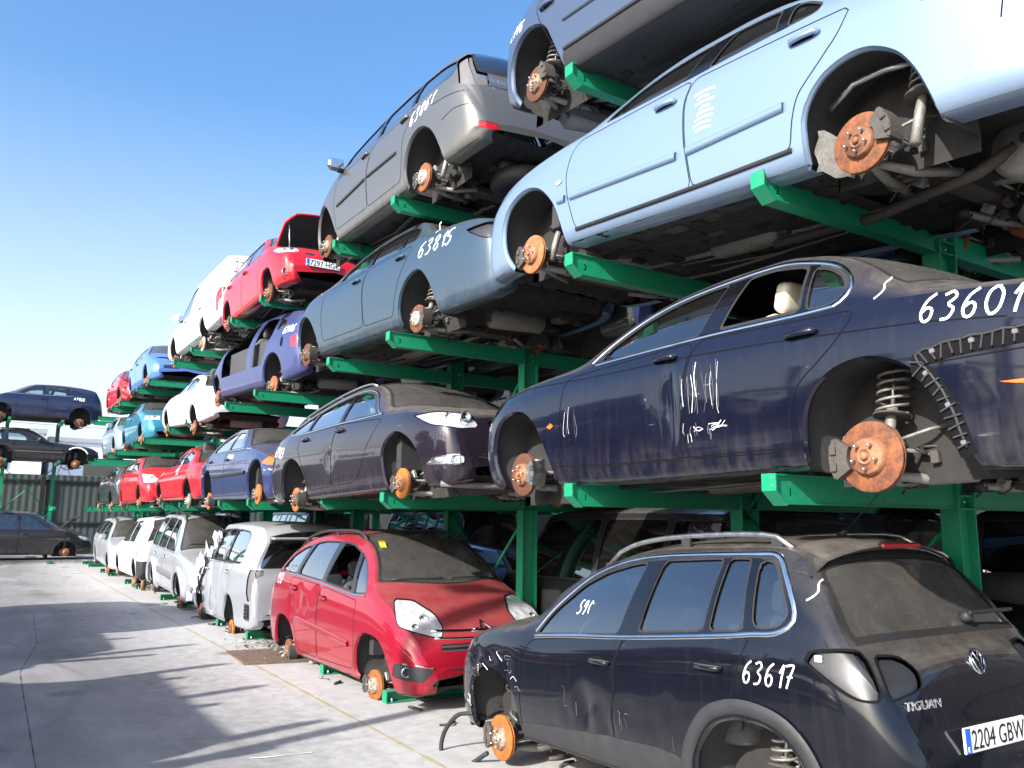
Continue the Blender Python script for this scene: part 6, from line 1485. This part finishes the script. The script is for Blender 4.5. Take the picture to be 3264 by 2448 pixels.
c = car(gen(3.78, .84, .74, 3.14, .95, 1.50, .82, 1.6, 3.05, 'hatch', zh=.84, r=.34, divs=[2.1, 2.9], wend=3.35, tum=.48, nosew=.76, bonnet=None,
    arches=[[(.42, -.05), (.43, .2), (.50, .42), (.60, .545), (.74, .58), (.90, .55), (1.0, .42), (1.02, .2), (1.02, -.05)], archp(3.12, .34, .30)], hubs=[dict(s=.76, z=.2, spring=False), dict(s=3.2, z=.25)],
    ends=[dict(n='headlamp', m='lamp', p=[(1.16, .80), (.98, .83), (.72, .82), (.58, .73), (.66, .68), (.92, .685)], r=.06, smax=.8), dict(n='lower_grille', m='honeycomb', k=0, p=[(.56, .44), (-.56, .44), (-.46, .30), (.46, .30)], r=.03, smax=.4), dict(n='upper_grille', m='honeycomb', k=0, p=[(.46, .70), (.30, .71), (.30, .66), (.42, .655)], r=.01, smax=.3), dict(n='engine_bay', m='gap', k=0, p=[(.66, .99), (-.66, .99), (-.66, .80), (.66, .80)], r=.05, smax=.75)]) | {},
  'red_hatchback', 'bright red hatchback with its bonnet propped open on the top level', 'red', 1, (-11.55, 3.42, 4.94, 1.4))
fog(c, .72, .37, .055); fog(c, -.72, .37, .055); rtoy = c
plate_on(c, '7297 HGC', c.frontx(.18, .52)-.03, .20, .53, w=.52, ang=.0)
mb = MB()   # raised bonnet, hinged at the scuttle
hin = np.array([.86, 0, 1.0]); rows = []
for t in np.linspace(0, 1, 8):
    for u in np.linspace(-1, 1, 13):
        wd = .66-.10*max(0, t-.75)/.25
        rows.append((hin[0]-.58*t-.03*t*t, u*wd, hin[2]+.44*t-.06*t*t-.05*abs(u)**2))
V = np.array(rows); F = [(i*13+j, i*13+j+1, (i+1)*13+j+1, (i+1)*13+j) for i in range(7) for j in range(12)]
mb.add(V, F, PT['red'], True); mb.add(V+np.array([-.035, 0, -.012]), [f[::-1] for f in F], 'inside', True)
edge = [V[i*13] for i in range(8)]+[V[7*13+j] for j in range(13)]+[V[i*13+12] for i in range(7, -1, -1)]
mb.tube(np.array(edge)+np.array([-.015, 0, 0]), .022, PT['red'], 6); bn = mb.build('raised_bonnet', c.root)
mb = MB(); mb.tube([(.30, .62, .82), (.42, .60, 1.28)], .009, 'alu', 6); mb.build('bonnet_stay', c.root)

c = car(gen(4.95, .92, .85, 3.70, .86, 1.66, .95, 1.85, 4.7, 'van', zh=.76, r=.36, divs=[2.35], tum=.22, tl=.10, zt=.95, crown=.09, nosew=.75, rear_window=dict(s=(9, 9.1)), arches=[archp(.85, .36), [(3.38, -.05), (3.36, .15), (3.36, .35), (3.50, .5), (3.75, .53), (3.86, .38), (4.0, .1), (4.0, -.05)]], hubs=[dict(s=.85, z=.1), dict(s=3.55, z=.02, disc='hubmetal')],
    patches=[dict(n='tail_lamp', m='red_lens', p=[(4.70, .88), (4.86, .88), (4.86, .42), (4.72, .42)], r=.02, qmax=2.5)]),
  'white_van', 'white high roof van seen from behind on the top level', 'white', -1, (-20.2, 3.42, 5.03, .4), cat='van')
mirror(c, 1.55, .86, PT['white'])
mb = MB()
for z_ in (1.36, 1.16): mb.box((4.955, -.42, z_), (.012, .5, .014), 'gap')
mb.box((4.957, -.62, .9), (.010, .012, 1.1), 'gap'); mb.box((4.957, 0, .9), (.010, .012, 1.1), 'gap'); mb.build('door_hinges', c.root)
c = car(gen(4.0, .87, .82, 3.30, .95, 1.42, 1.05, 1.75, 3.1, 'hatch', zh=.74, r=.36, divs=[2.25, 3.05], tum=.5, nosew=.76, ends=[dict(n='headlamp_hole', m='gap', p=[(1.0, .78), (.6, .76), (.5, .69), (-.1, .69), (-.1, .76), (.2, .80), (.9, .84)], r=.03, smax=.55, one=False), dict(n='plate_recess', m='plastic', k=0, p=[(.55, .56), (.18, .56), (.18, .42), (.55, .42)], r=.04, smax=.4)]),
  'azure_hatchback', 'bright azure hatchback with missing headlamps facing the camera on the top level', 'azure', 1, (-21.9, 3.40, 4.93, 0))
c = car(gen(4.0, .86, .8, 3.30, .95, 1.40, 1.05, 1.75, 3.1, 'hatch', zh=.78, r=.36, divs=[2.25, 3.05], tum=.5, crush=[(0, .9, .03, 1), (0, .9, .03, -1)]),
  'wrecked_red_hatchback', 'bright red hatchback with a smashed front at the far end of the top level', 'red', 1, (-26.55, 3.40, 4.93, 0))
mb = MB()
for k in range(26):
    p0 = np.array([RNG.uniform(-.12, .25), RNG.uniform(-.2, .8), RNG.uniform(.35, .95)]); a = RNG.normal(0, .12, (3, 3)); mb.add(p0+a, [(0, 1, 2)], PT['red'] if k % 3 else 'gap', False)
mb.lathe([(.05, 0), (.16, 0), (.17, .1), (.0, .12)], 'alu', axis=(-1, .5, .2), c=(-.05, .35, .45), n=14); mb.box((-.1, .15, .5), (.12, .4, .3), 'white_mark', bev=.08, rot=Matrix.Rotation(.6, 3, 'X')); mb.build('crumpled_front', c.root)
# ---------------------------------------------------------------- copies for the far side of the rack and the rack opposite
def copy_tree(o, parent=None):
    n = o.copy(); SC.collection.objects.link(n)
    if parent: n.parent = parent; n.matrix_parent_inverse = o.matrix_parent_inverse
    for ch in list(o.children): copy_tree(ch, n)
    return n
def recolour(root, old, new):
    for o in [root]+list(root.children_recursive):
        if o.type == 'MESH' and old.name in [m_.name for m_ in o.data.materials if m_]:
            me = o.data.copy(); o.data = me
            for i, m_ in enumerate(me.materials):
                if m_ and m_.name == old.name: me.materials[i] = new
def place(root, name, label, at, face, hw, tilt=0, yaw=0, pt=None, group=None):
    r = copy_tree(root); r.name = name; r['label'] = label; r['group'] = group or 'cars on the far side of the rack'
    sg = -1 if face < 0 else 1
    r.matrix_world = Matrix.Translation(at) @ Matrix.Rotation((0 if face < 0 else math.pi)+R(yaw), 4, 'Z') @ Matrix.Rotation(R(tilt), 4, 'Y') @ Matrix.Translation((0, -sg*hw, 0))
    if pt: recolour(r, *pt)
    return r
van0 = car(gen(4.4, .92, .80, 3.40, 1.08, 1.86, .42, 1.0, 4.15, 'van', zh=1.02, r=.36, divs=[2.1, 3.1], wend=4.0, tum=.26, tl=.12, glass='glass_dark', deck=1), 'black_van', 'black panel van in the shade behind the rack post', 'soft_black', -1, (-8.9, 5.32, .05, 0), cat='van', group='cars on the far side of the rack', lod=.5)
hat0 = car(gen(4.1, .87, .82, 3.35, .95, 1.42, 1.0, 1.8, 3.2, 'hatch', zh=.78, r=.36, divs=[2.35, 3.1], wend=3.6, ends=[dict(n='headlamp', m='lamp', p=[(1.15, .78), (.7, .76), (.6, .66), (1.1, .66)], r=.05, smax=.8)]), 'deep_blue_hatchback', 'deep blue hatchback in the shade on the far side of the second level', 'darkblue', -1, (-6.3, 5.32, 3.45, 0), group='cars on the far side of the rack', lod=.5)
sal0 = car(gen(4.5, .89, .85, 3.6, .94, 1.38, 1.3, 2.05, 3.1, 'sedan', zh=.78, r=.36, divs=[2.5, 3.4]), 'charcoal_saloon', 'charcoal saloon in the shade on the far side of the first level', 'charcoal', 1, (-1.3, 5.32, 1.82, 0), group='cars on the far side of the rack', lod=.5)
B = 'cars on the far side of the rack'
place(sal0.root, 'dark_saloon', 'dark saloon in the shade behind the black suv', (-5.6, 5.32, .05), -1, .89)
place(sal0.root, 'silver_saloon', 'silver saloon in the shade behind the dark estate on the first level', (-6.6, 5.32, 1.82), 1, .89, pt=(PT['charcoal'], PT['silver']))
place(hat0.root, 'dark_blue_hatchback', 'dark blue hatchback in the shade behind the silver minivan', (-14.6, 5.32, .05), -1, .87)
place(sal0.root, 'charcoal_saloon', 'charcoal saloon in the shade behind the navy saloon', (-15.6, 5.32, 1.82), -1, .89)
place(sal0.root, 'charcoal_saloon', 'charcoal saloon in the shade behind the slate blue saloon', (-10.6, 5.32, 3.45), -1, .89)
place(hat0.root, 'grey_hatchback', 'grey hatchback in the shade behind the red coupe on the first level', (-20.2, 5.32, 1.82), -1, .87, pt=(PT['darkblue'], PT['gunmetal']))
place(hat0.root, 'dark_hatchback', 'dark hatchback in the shade behind the white estate', (-21.0, 5.32, .05), -1, .87, pt=(PT['darkblue'], PT['charcoal']))
place(sal0.root, 'charcoal_saloon', 'charcoal saloon in the shade behind the doorless hatchback', (-15.4, 5.32, 3.45), -1, .89)

# ---- the rack opposite (behind the camera): it throws the shadow on the yard
opp = rack('opposite_rack', 'green cantilever rack of cars opposite, throwing the shadow over the yard', 4, Matrix.Translation((0, -11.02, 0)), levels=(0, 1), x0=-4.85, per=3.28, gap=1.76, toph=4.95)
mb = MB(); mb.box((-6.5, YP, 4.42), (3.4, .10, .14), 'green'); mb.build('tie_bar', opp)
rack('opposite_rack', 'short green cantilever rack further along the opposite side of the yard', 3, Matrix.Translation((0, -11.02, 0)), levels=(0, 1), x0=-11.6, per=4.2, gap=2.4)
mb = MB(); mb.tube([(0, 0, 0), (0, 0, 7.3)], [.11, .085], 'steel', 12); mb.box((0, 0, .02), (.4, .4, .04), 'steel'); mb.tube([(0, 0, 7.3), (0, -.9, 7.5)], .04, 'steel', 8); mb.box((0, -1.1, 7.5), (.22, .5, .09), 'plastic_light', bev=.03)
o = tag(mb.build('lamp_post'), 'tall grey lamp post at the near end of the rack opposite', 'lamp post'); o.location = (-4.55, -5.6, 0)
O = 'cars on the rack opposite'
place(van0.root, 'black_van', 'black van at the near end of the rack opposite', (-9.36, -5.9, 1.76), -1, .92, tilt=-1.0, group=O)
place(hat0.root, 'dark_hatchback', 'dark blue hatchback in the middle of the rack opposite', (-18.0, -5.9, 1.98), -1, .87, group=O)
place(van0.root, 'grey_van', 'grey van in the middle of the rack opposite', (-9.5, -5.9, 1.76), 1, .92, pt=(PT['soft_black'], PT['gunmetal']), group=O)
place(sal0.root, 'silver_saloon', 'silver saloon at the bottom of the rack opposite', (-4.9, -5.9, .1), 1, .89, pt=(PT['charcoal'], PT['silver']), group=O)
place(hat0.root, 'white_hatchback', 'white hatchback at the bottom of the rack opposite', (-9.4, -5.9, .1), 1, .87, pt=(PT['darkblue'], PT['white']), group=O)
place(van0.root, 'red_van', 'red van at the bottom of the rack opposite', (-17.6, -5.9, .1), -1, .92, pt=(PT['soft_black'], PT['red']), group=O)
place(hat0.root, 'blue_hatchback', 'blue hatchback on the upper level of the rack opposite', (-17.1, -5.9, 3.45), -1, .87, group=O).scale = (1.2, 1, 1)

# ---- a second row added behind the far side, its vans filling bright gaps
for k, (x, z0, kind) in enumerate(((4.2, .1, 2), (-.5, .1, 2), (2.4, 1.8, 0), (-5.2, .1, 2), (-9.8, .1, 2), (-14.5, .1, 2), (-19.2, .1, 2), (-23.9, .1, 2), (-28.5, .1, 2), (-2.2, 1.8, 1), (-6.8, 1.8, 0), (-11.6, 1.8, 1), (-16.2, 1.8, 0), (-21, 1.8, 1), (-25.6, 1.8, 0))):
    src = (sal0, hat0, van0)[kind]
    place(src.root, 'dark_car', 'dim dark car added to the row beyond the long rack to darken the gaps', (x, 8.3, z0), 1 if k % 2 else -1, (.89, .87, .92)[kind], group='cars in the shade beyond the rack')
rack('rear_rack', 'green rack in the shade beyond the far side of the long rack', 10, Matrix.Translation((.6, 5.0, 0)), levels=(0,), backs=False, toph=4.0)

# ---- the small rack across the end of the yard
rack('end_rack', 'green rack across the far end of the yard holding three dark cars', 4, Matrix.Translation((-30.38, 2.49, 0)) @ Matrix.Rotation(math.pi/2, 4, 'Z'), backs=False, x0=0, gap=1.65, per=4.7)
E_ = 'cars on the rack across the end of the yard'
c = car(gen(4.05, .87, .80, 3.29, 1.02, 1.50, .95, 1.75, 3.25, 'hatch', zh=.82, r=.36, divs=[2.2, 2.95], wend=3.55, tum=.5, windows=None or [dict(p=[(1.0, 1.04), (1.2, 1.16), (1.22, 1.04)], r=.02, frame=.01), dict(p=[(1.26, 1.04), (1.26, 1.17), (1.55, 1.31), (1.95, 1.38), (2.12, 1.385), (2.12, 1.04)], r=.04, frame=.014, mat='glass_clear'), dict(p=[(2.22, 1.05), (2.22, 1.385), (2.6, 1.38), (2.9, 1.35), (2.9, 1.06)], r=.04, frame=.014, mat='glass_clear'), dict(p=[(2.98, 1.08), (2.98, 1.33), (3.35, 1.18), (3.4, 1.09)], r=.05, frame=.014)], hubs=[dict(s=.80, z=.20, spring=False), dict(s=3.29, z=.12, hub='hubrust', spring=False)], patches=[dict(n='side_cladding', m='plastic', p=[(1.2, .29), (2.9, .29), (2.9, .12), (1.2, .12)], r=.02)], trims=[dict(n='belt_strip', p=[(1.0, 1.02), (2.0, 1.03), (3.0, 1.06)], w=.018, h=.005, m='chrome')]),
  'navy_hatchback', 'navy hatchback marked 62966 on top of the rack across the end of the yard', 'navy_grey', -1, (-33.8, -.25, 4.93, 0, 90), group=E_)
c.write('62966', 3.03, .90, .12, lw=.02)
c = car(gen(4.35, .87, .75, 3.10, .84, 1.34, 1.55, 2.25, 3.05, 'coupe', zh=.72, r=.37, divs=[2.95], wend=3.75, tum=.52, crown=.05, sb=3.95, nosew=.6, bumper=dict(z=.45, len=.30, mat='rubber'), windows=[dict(p=[(1.98, .86), (2.2, 1.02), (2.45, 1.17), (2.6, 1.215), (2.95, 1.23), (2.93, .86)], r=.03, frame=.012, mat='glass_clear'), dict(p=[(3.02, .86), (3.04, 1.23), (3.4, 1.15), (3.75, .92), (3.7, .87)], r=.05, frame=.012, mat='glass_clear')], hubs=[dict(s=.75, z=.1, cal='none'), dict(s=3.1, z=.1)], trims=[dict(n='side_moulding', p=[(1.2, .48), (2.7, .48)], w=.03, h=.012, m='plastic_light')]),
  'black_coupe', 'black coupe with its nose stripped on the middle level of the end rack', 'soft_black', 1, (-33.8, 3.80, 3.44, 0, 90), group=E_)
mirror(c, 1.95, .86, PT['soft_black'])
mb = MB(); mb.tube([(1.25, .6, .2), (1.2, .62, .0), (1.1, .64, -.1), (.95, .62, -.12), (.9, .6, -.3), (.98, .6, -.42)], .018, 'iron', 6); mb.tube([(1.2, .62, .0), (1.3, .62, -.25), (1.22, .62, -.3)], .015, 'iron', 6); mb.tube([(1.1, .64, -.1), (1.0, .64, .1)], .012, 'iron', 6); mb.build('hanging_hose', c.root)
mb = MB(); c.strip(mb, archp(.75, .40)[3:-4], .05, .01, 'white_mark', both=False); mb.build('wing_edge', c.root)
c = car(gen(4.6, .90, .87, 3.55, 1.05, 1.72, .95, 1.95, 3.6, 'mpv', zh=.86, r=.37, divs=[2.35, 3.25], wend=4.1, tum=.42, bonnet=None, hubs=[dict(s=.87, z=.28, disc='rust'), dict(s=3.55, z=.2)], ends=[dict(n='headlamp', m='lamp', p=[(1.18, .86), (.85, .84), (.62, .74), (.7, .66), (1.05, .7)], r=.05, smax=.8)]),
  'black_people_carrier', 'black people carrier with its bonnet up on the ground under the end rack', 'soft_black', 1, (-33.8, 3.84, .13, 0, 90), cat='people carrier', group=E_)
mb = MB(); V = [(1.02, -.66, 1.06), (1.02, .66, 1.06), (.80, .64, 1.30), (.45, .55, 1.52), (.45, -.55, 1.52), (.80, -.64, 1.30)]
mb.add(V, [(0, 1, 2, 5), (5, 2, 3, 4)], 'plastic_light', False); mb.add(np.array(V)+(.03, 0, .02), [(3, 2, 1, 0) if False else (5, 2, 1, 0), (4, 3, 2, 5)], PT['soft_black'], False); mb.build('raised_bonnet', c.root)
mb = MB(); mb.tube([(.62, .5, .92), (.72, .5, 1.3)], .012, 'alu', 6); mb.build('bonnet_stay', c.root)

# ---------------------------------------------------------------- setting behind
mt, t, p = newmat('corrugated_fence'); M['fence'] = mt
n = noise(t, 1.2, 5, .6, warp=(1, 1, .3)); t.links.new(mix(t, n, (.040, .052, .052), (.062, .076, .074)), p.inputs['Base Color']); p.inputs['Roughness'].default_value = .55
M['fence_post'] = simple('dark_post', (.012, .012, .013), .7)
def fence(name, label, a, b, h, n_posts, mat='fence'):
    root = empty(name, (a[0], a[1], 0)); tag(root, label, 'fence')
    d = Vector((b[0]-a[0], b[1]-a[1], 0)); L = d.length; d.normalize(); nrm = Vector((d.y, -d.x, 0))
    k = int(L/.25)*4; V = []
    for i in range(k+1):
        s = L*i/k; o = (0, .012, .012, 0)[i % 4]; q = d*s+nrm*o; V += [(q.x, q.y, .02), (q.x, q.y, h)]
    mb = MB(); mb.add(V, [(2*i, 2*i+2, 2*i+3, 2*i+1) for i in range(k)], mat, False); mb.build('fence_sheet', root)
    for z in (h-.25, h*.42):
        mb = MB(); q = d*(L/2)+nrm*.06; mb.box((q.x, q.y, z), (L, .05, .07), 'fence_post', rot=Matrix.Rotation(math.atan2(d.y, d.x), 3, 'Z')); mb.build('fence_rail', root)
    for i in range(n_posts):
        q = d*(L*(i+.5)/n_posts)+nrm*.12; mb = MB(); mb.box((q.x, q.y, h/2-.05), (.16, .12, h-.1), 'fence_post', rot=Matrix.Rotation(math.atan2(d.y, d.x), 3, 'Z')); mb.build('fence_post', root)
    return root
fence('sheet_fence', 'tall grey green corrugated fence with dark posts behind the end rack', (-38.2, -29.9), (-38.2, 27.0), 3.30, 15)
fence('backdrop_fence', 'near black corrugated backdrop added beyond the long rack to darken its gaps', (-38, 13.0), (8, 13.0), 5.6, 9, 'fence_post')  # near-black sheet added behind the rack so that its gaps look dark
def wallmat(name, a, b):
    mt, t, p = newmat(name); tc = nd(t, 'ShaderNodeTexCoord'); sx = nd(t, 'ShaderNodeSeparateXYZ'); t.links.new(tc.outputs['Object'], sx.inputs[0])
    rb = math_(t, 'FRACT', math_(t, 'MULTIPLY', sx.outputs[1], 1.1)); n = noise(t, .4, 4)
    c_ = mix(t, n, a, b); t.links.new(mix(t, maprange(t, rb, .0, .05, .12, 0), c_, (.3, .32, .34)), p.inputs['Base Color']); p.inputs['Roughness'].default_value = .5; return mt
M['shed_white'] = wallmat('white_cladding', (.80, .80, .80), (.86, .86, .86)); M['shed_blue'] = wallmat('pale_cladding', (.66, .70, .77), (.72, .75, .81))
M['trim_grey'] = simple('roof_trim', (.34, .36, .38), .5)
def shed(name, label, x, y0, y1, h, mat, roofh=1.2):
    root = empty(name, (x, (y0+y1)/2, 0)); tag(root, label, 'warehouse'); w_ = y1-y0
    mb = MB(); mb.box((-9, 0, h/2), (18, w_, h), mat); mb.build('wall', root)
    mb = MB(); mb.box((-9, 0, h+.16), (18.3, w_+.3, .30), 'trim_grey'); mb.prism([(-w_/2, h+.32), (w_/2, h+.32), (0, h+.32+roofh)], -18, 0, mat, 'yz'); mb.build('roof', root)
    for k in range(5):
        mb = MB(); mb.box((.03, -w_/2+w_*(k+.5)/5, h*.72), (.05, w_*.10, h*.12), 'glass_dark'); mb.build('window', root)
    mb = MB(); mb.box((.04, 0, 1.9), (.06, 4, 3.8), 'trim_grey'); mb.build('roller_door', root)
shed('white_warehouse', 'bright white warehouse beyond the fence on the left', -62, -34, 3.6, 6.9, 'shed_white', .4)
shed('pale_warehouse', 'pale blue grey warehouse beyond the fence right of the white one', -64, 4.15, 46, 6.6, 'shed_blue', .3)
mb = MB(); mb.box((-36.3, 0, .07), (4.6, 60, .14), M['concrete']); tag(mb.build('raised_pavement'), kind='structure')

# ---------------------------------------------------------------- things on the ground
M['sheet'] = rustmat('rusty_sheet', (.10, .065, .045), (.20, .14, .10), (.30, .25, .19))
mb = MB(); Q = [(-11.51, 2.99), (-10.37, 2.92), (-10.10, 4.2), (-11.2, 4.3)]
mb.add([(x, y, .012+.02*(i % 2)) for i, (x, y) in enumerate(Q)]+[(x, y, .004) for x, y in Q], [(0, 1, 2, 3), (0, 4, 5, 1), (1, 5, 6, 2), (2, 6, 7, 3), (3, 7, 4, 0)], 'sheet', False)
tag(mb.build('steel_sheet'), 'rusty flat steel sheet lying on the concrete by the red people carrier', 'sheet')
M['grit'] = simple('grit', (.13, .12, .10), .95, var=.7, scale=40)
mb = MB()
for k in range(900):
    x, y = RNG.normal(-11.6, .6), RNG.normal(3.85, .32)
    if y < 3.15: continue
    s_ = abs(RNG.normal(0, .010))+.004; a = RNG.normal(0, 1, (4, 3))*s_; a[:, 2] = np.abs(a[:, 2]); mb.add(a+np.array([x, y, .006 if not (-11.4 < x < -10.1) else .035]), [(0, 1, 2), (0, 1, 3), (1, 2, 3), (0, 2, 3)], 'grit' if k % 5 else 'concrete', False)
tag(mb.build('gravel'), kind='stuff')
M['yellow_line'] = simple('worn_yellow', (.30, .26, .14), .8, var=.5, scale=9)
M['pale_line'] = simple('pale_scuff', (.62, .61, .59), .8)
mb = MB()
def gstrip(mb, P, w_, mat, z=.004):
    P = resample(np.array(P, float), .15); T = np.gradient(P, axis=0); T /= np.linalg.norm(T, axis=1, keepdims=True); N_ = np.stack([-T[:, 1], T[:, 0]], -1)
    V = []
    for i, (a, b) in enumerate(zip(P, N_)):
        ww = w_*(.6+.4*math.sin(i*1.7)); V += [(*(a+b*ww/2), z), (*(a-b*ww/2), z)]
    mb.add(V, [(2*i, 2*i+1, 2*i+3, 2*i+2) for i in range(len(P)-1)], mat, False)
gstrip(mb, [(-4.5, 3.03), (-30, 3.06)], .045, 'yellow_line'); tag(mb.build('ground_marking'), kind='structure')
for P in ([(-6.2, .52), (-6.97, .56), (-9.09, .60), (-11.09, .64), (-13.34, .94), (-17, 1.1)], [(-12.0, -.2), (-12.1, 1.0), (-11.9, 2.6)]):
    mb = MB(); gstrip(mb, P, .007, 'gap', .0045); tag(mb.build('ground_crack'), kind='structure')
mb = MB(); gstrip(mb, [(-6.45, 1.9), (-6.42, 1.97), (-6.37, 2.35)], .03, 'pale_line', .005); tag(mb.build('ground_scuff'), kind='structure')
for k in range(24):   # litter: scraps of plastic and metal under the cars
    x, y = RNG.uniform(-20, -3.2), RNG.uniform(3.35, 4.4); mb = MB(); L_ = RNG.uniform(.04, .2)
    P = [(0, 0, .012), (L_*.5, RNG.normal(0, .04), .02), (L_, RNG.normal(0, .06), .012)]; mb.tube(P, RNG.uniform(.006, .018), ('iron', 'plastic', 'steel')[k % 3], 6)
    o = mb.build('metal_scrap'); o.location = (x, y, 0); o.rotation_euler = (0, 0, RNG.uniform(0, 6)); tag(o, 'small dark scrap lying on the concrete under the row of cars', 'scrap', 'scraps under the bottom row')

for k, (z0, y0) in enumerate(((8.6, -30), (9.5, -30), (10.6, -30), (11.4, -30))):
    q = np.linspace(0, 1, 25); mb = MB(); mb.tube(np.stack([np.full(25, -84.0), y0+90*q, z0-2.2*np.sin(math.pi*q)*.5], -1), .022, 'steel', 5)
    tag(mb.build('power_line'), 'thin overhead wire sagging across the sky beyond the warehouses', 'wire', 'overhead wires beyond the warehouses')
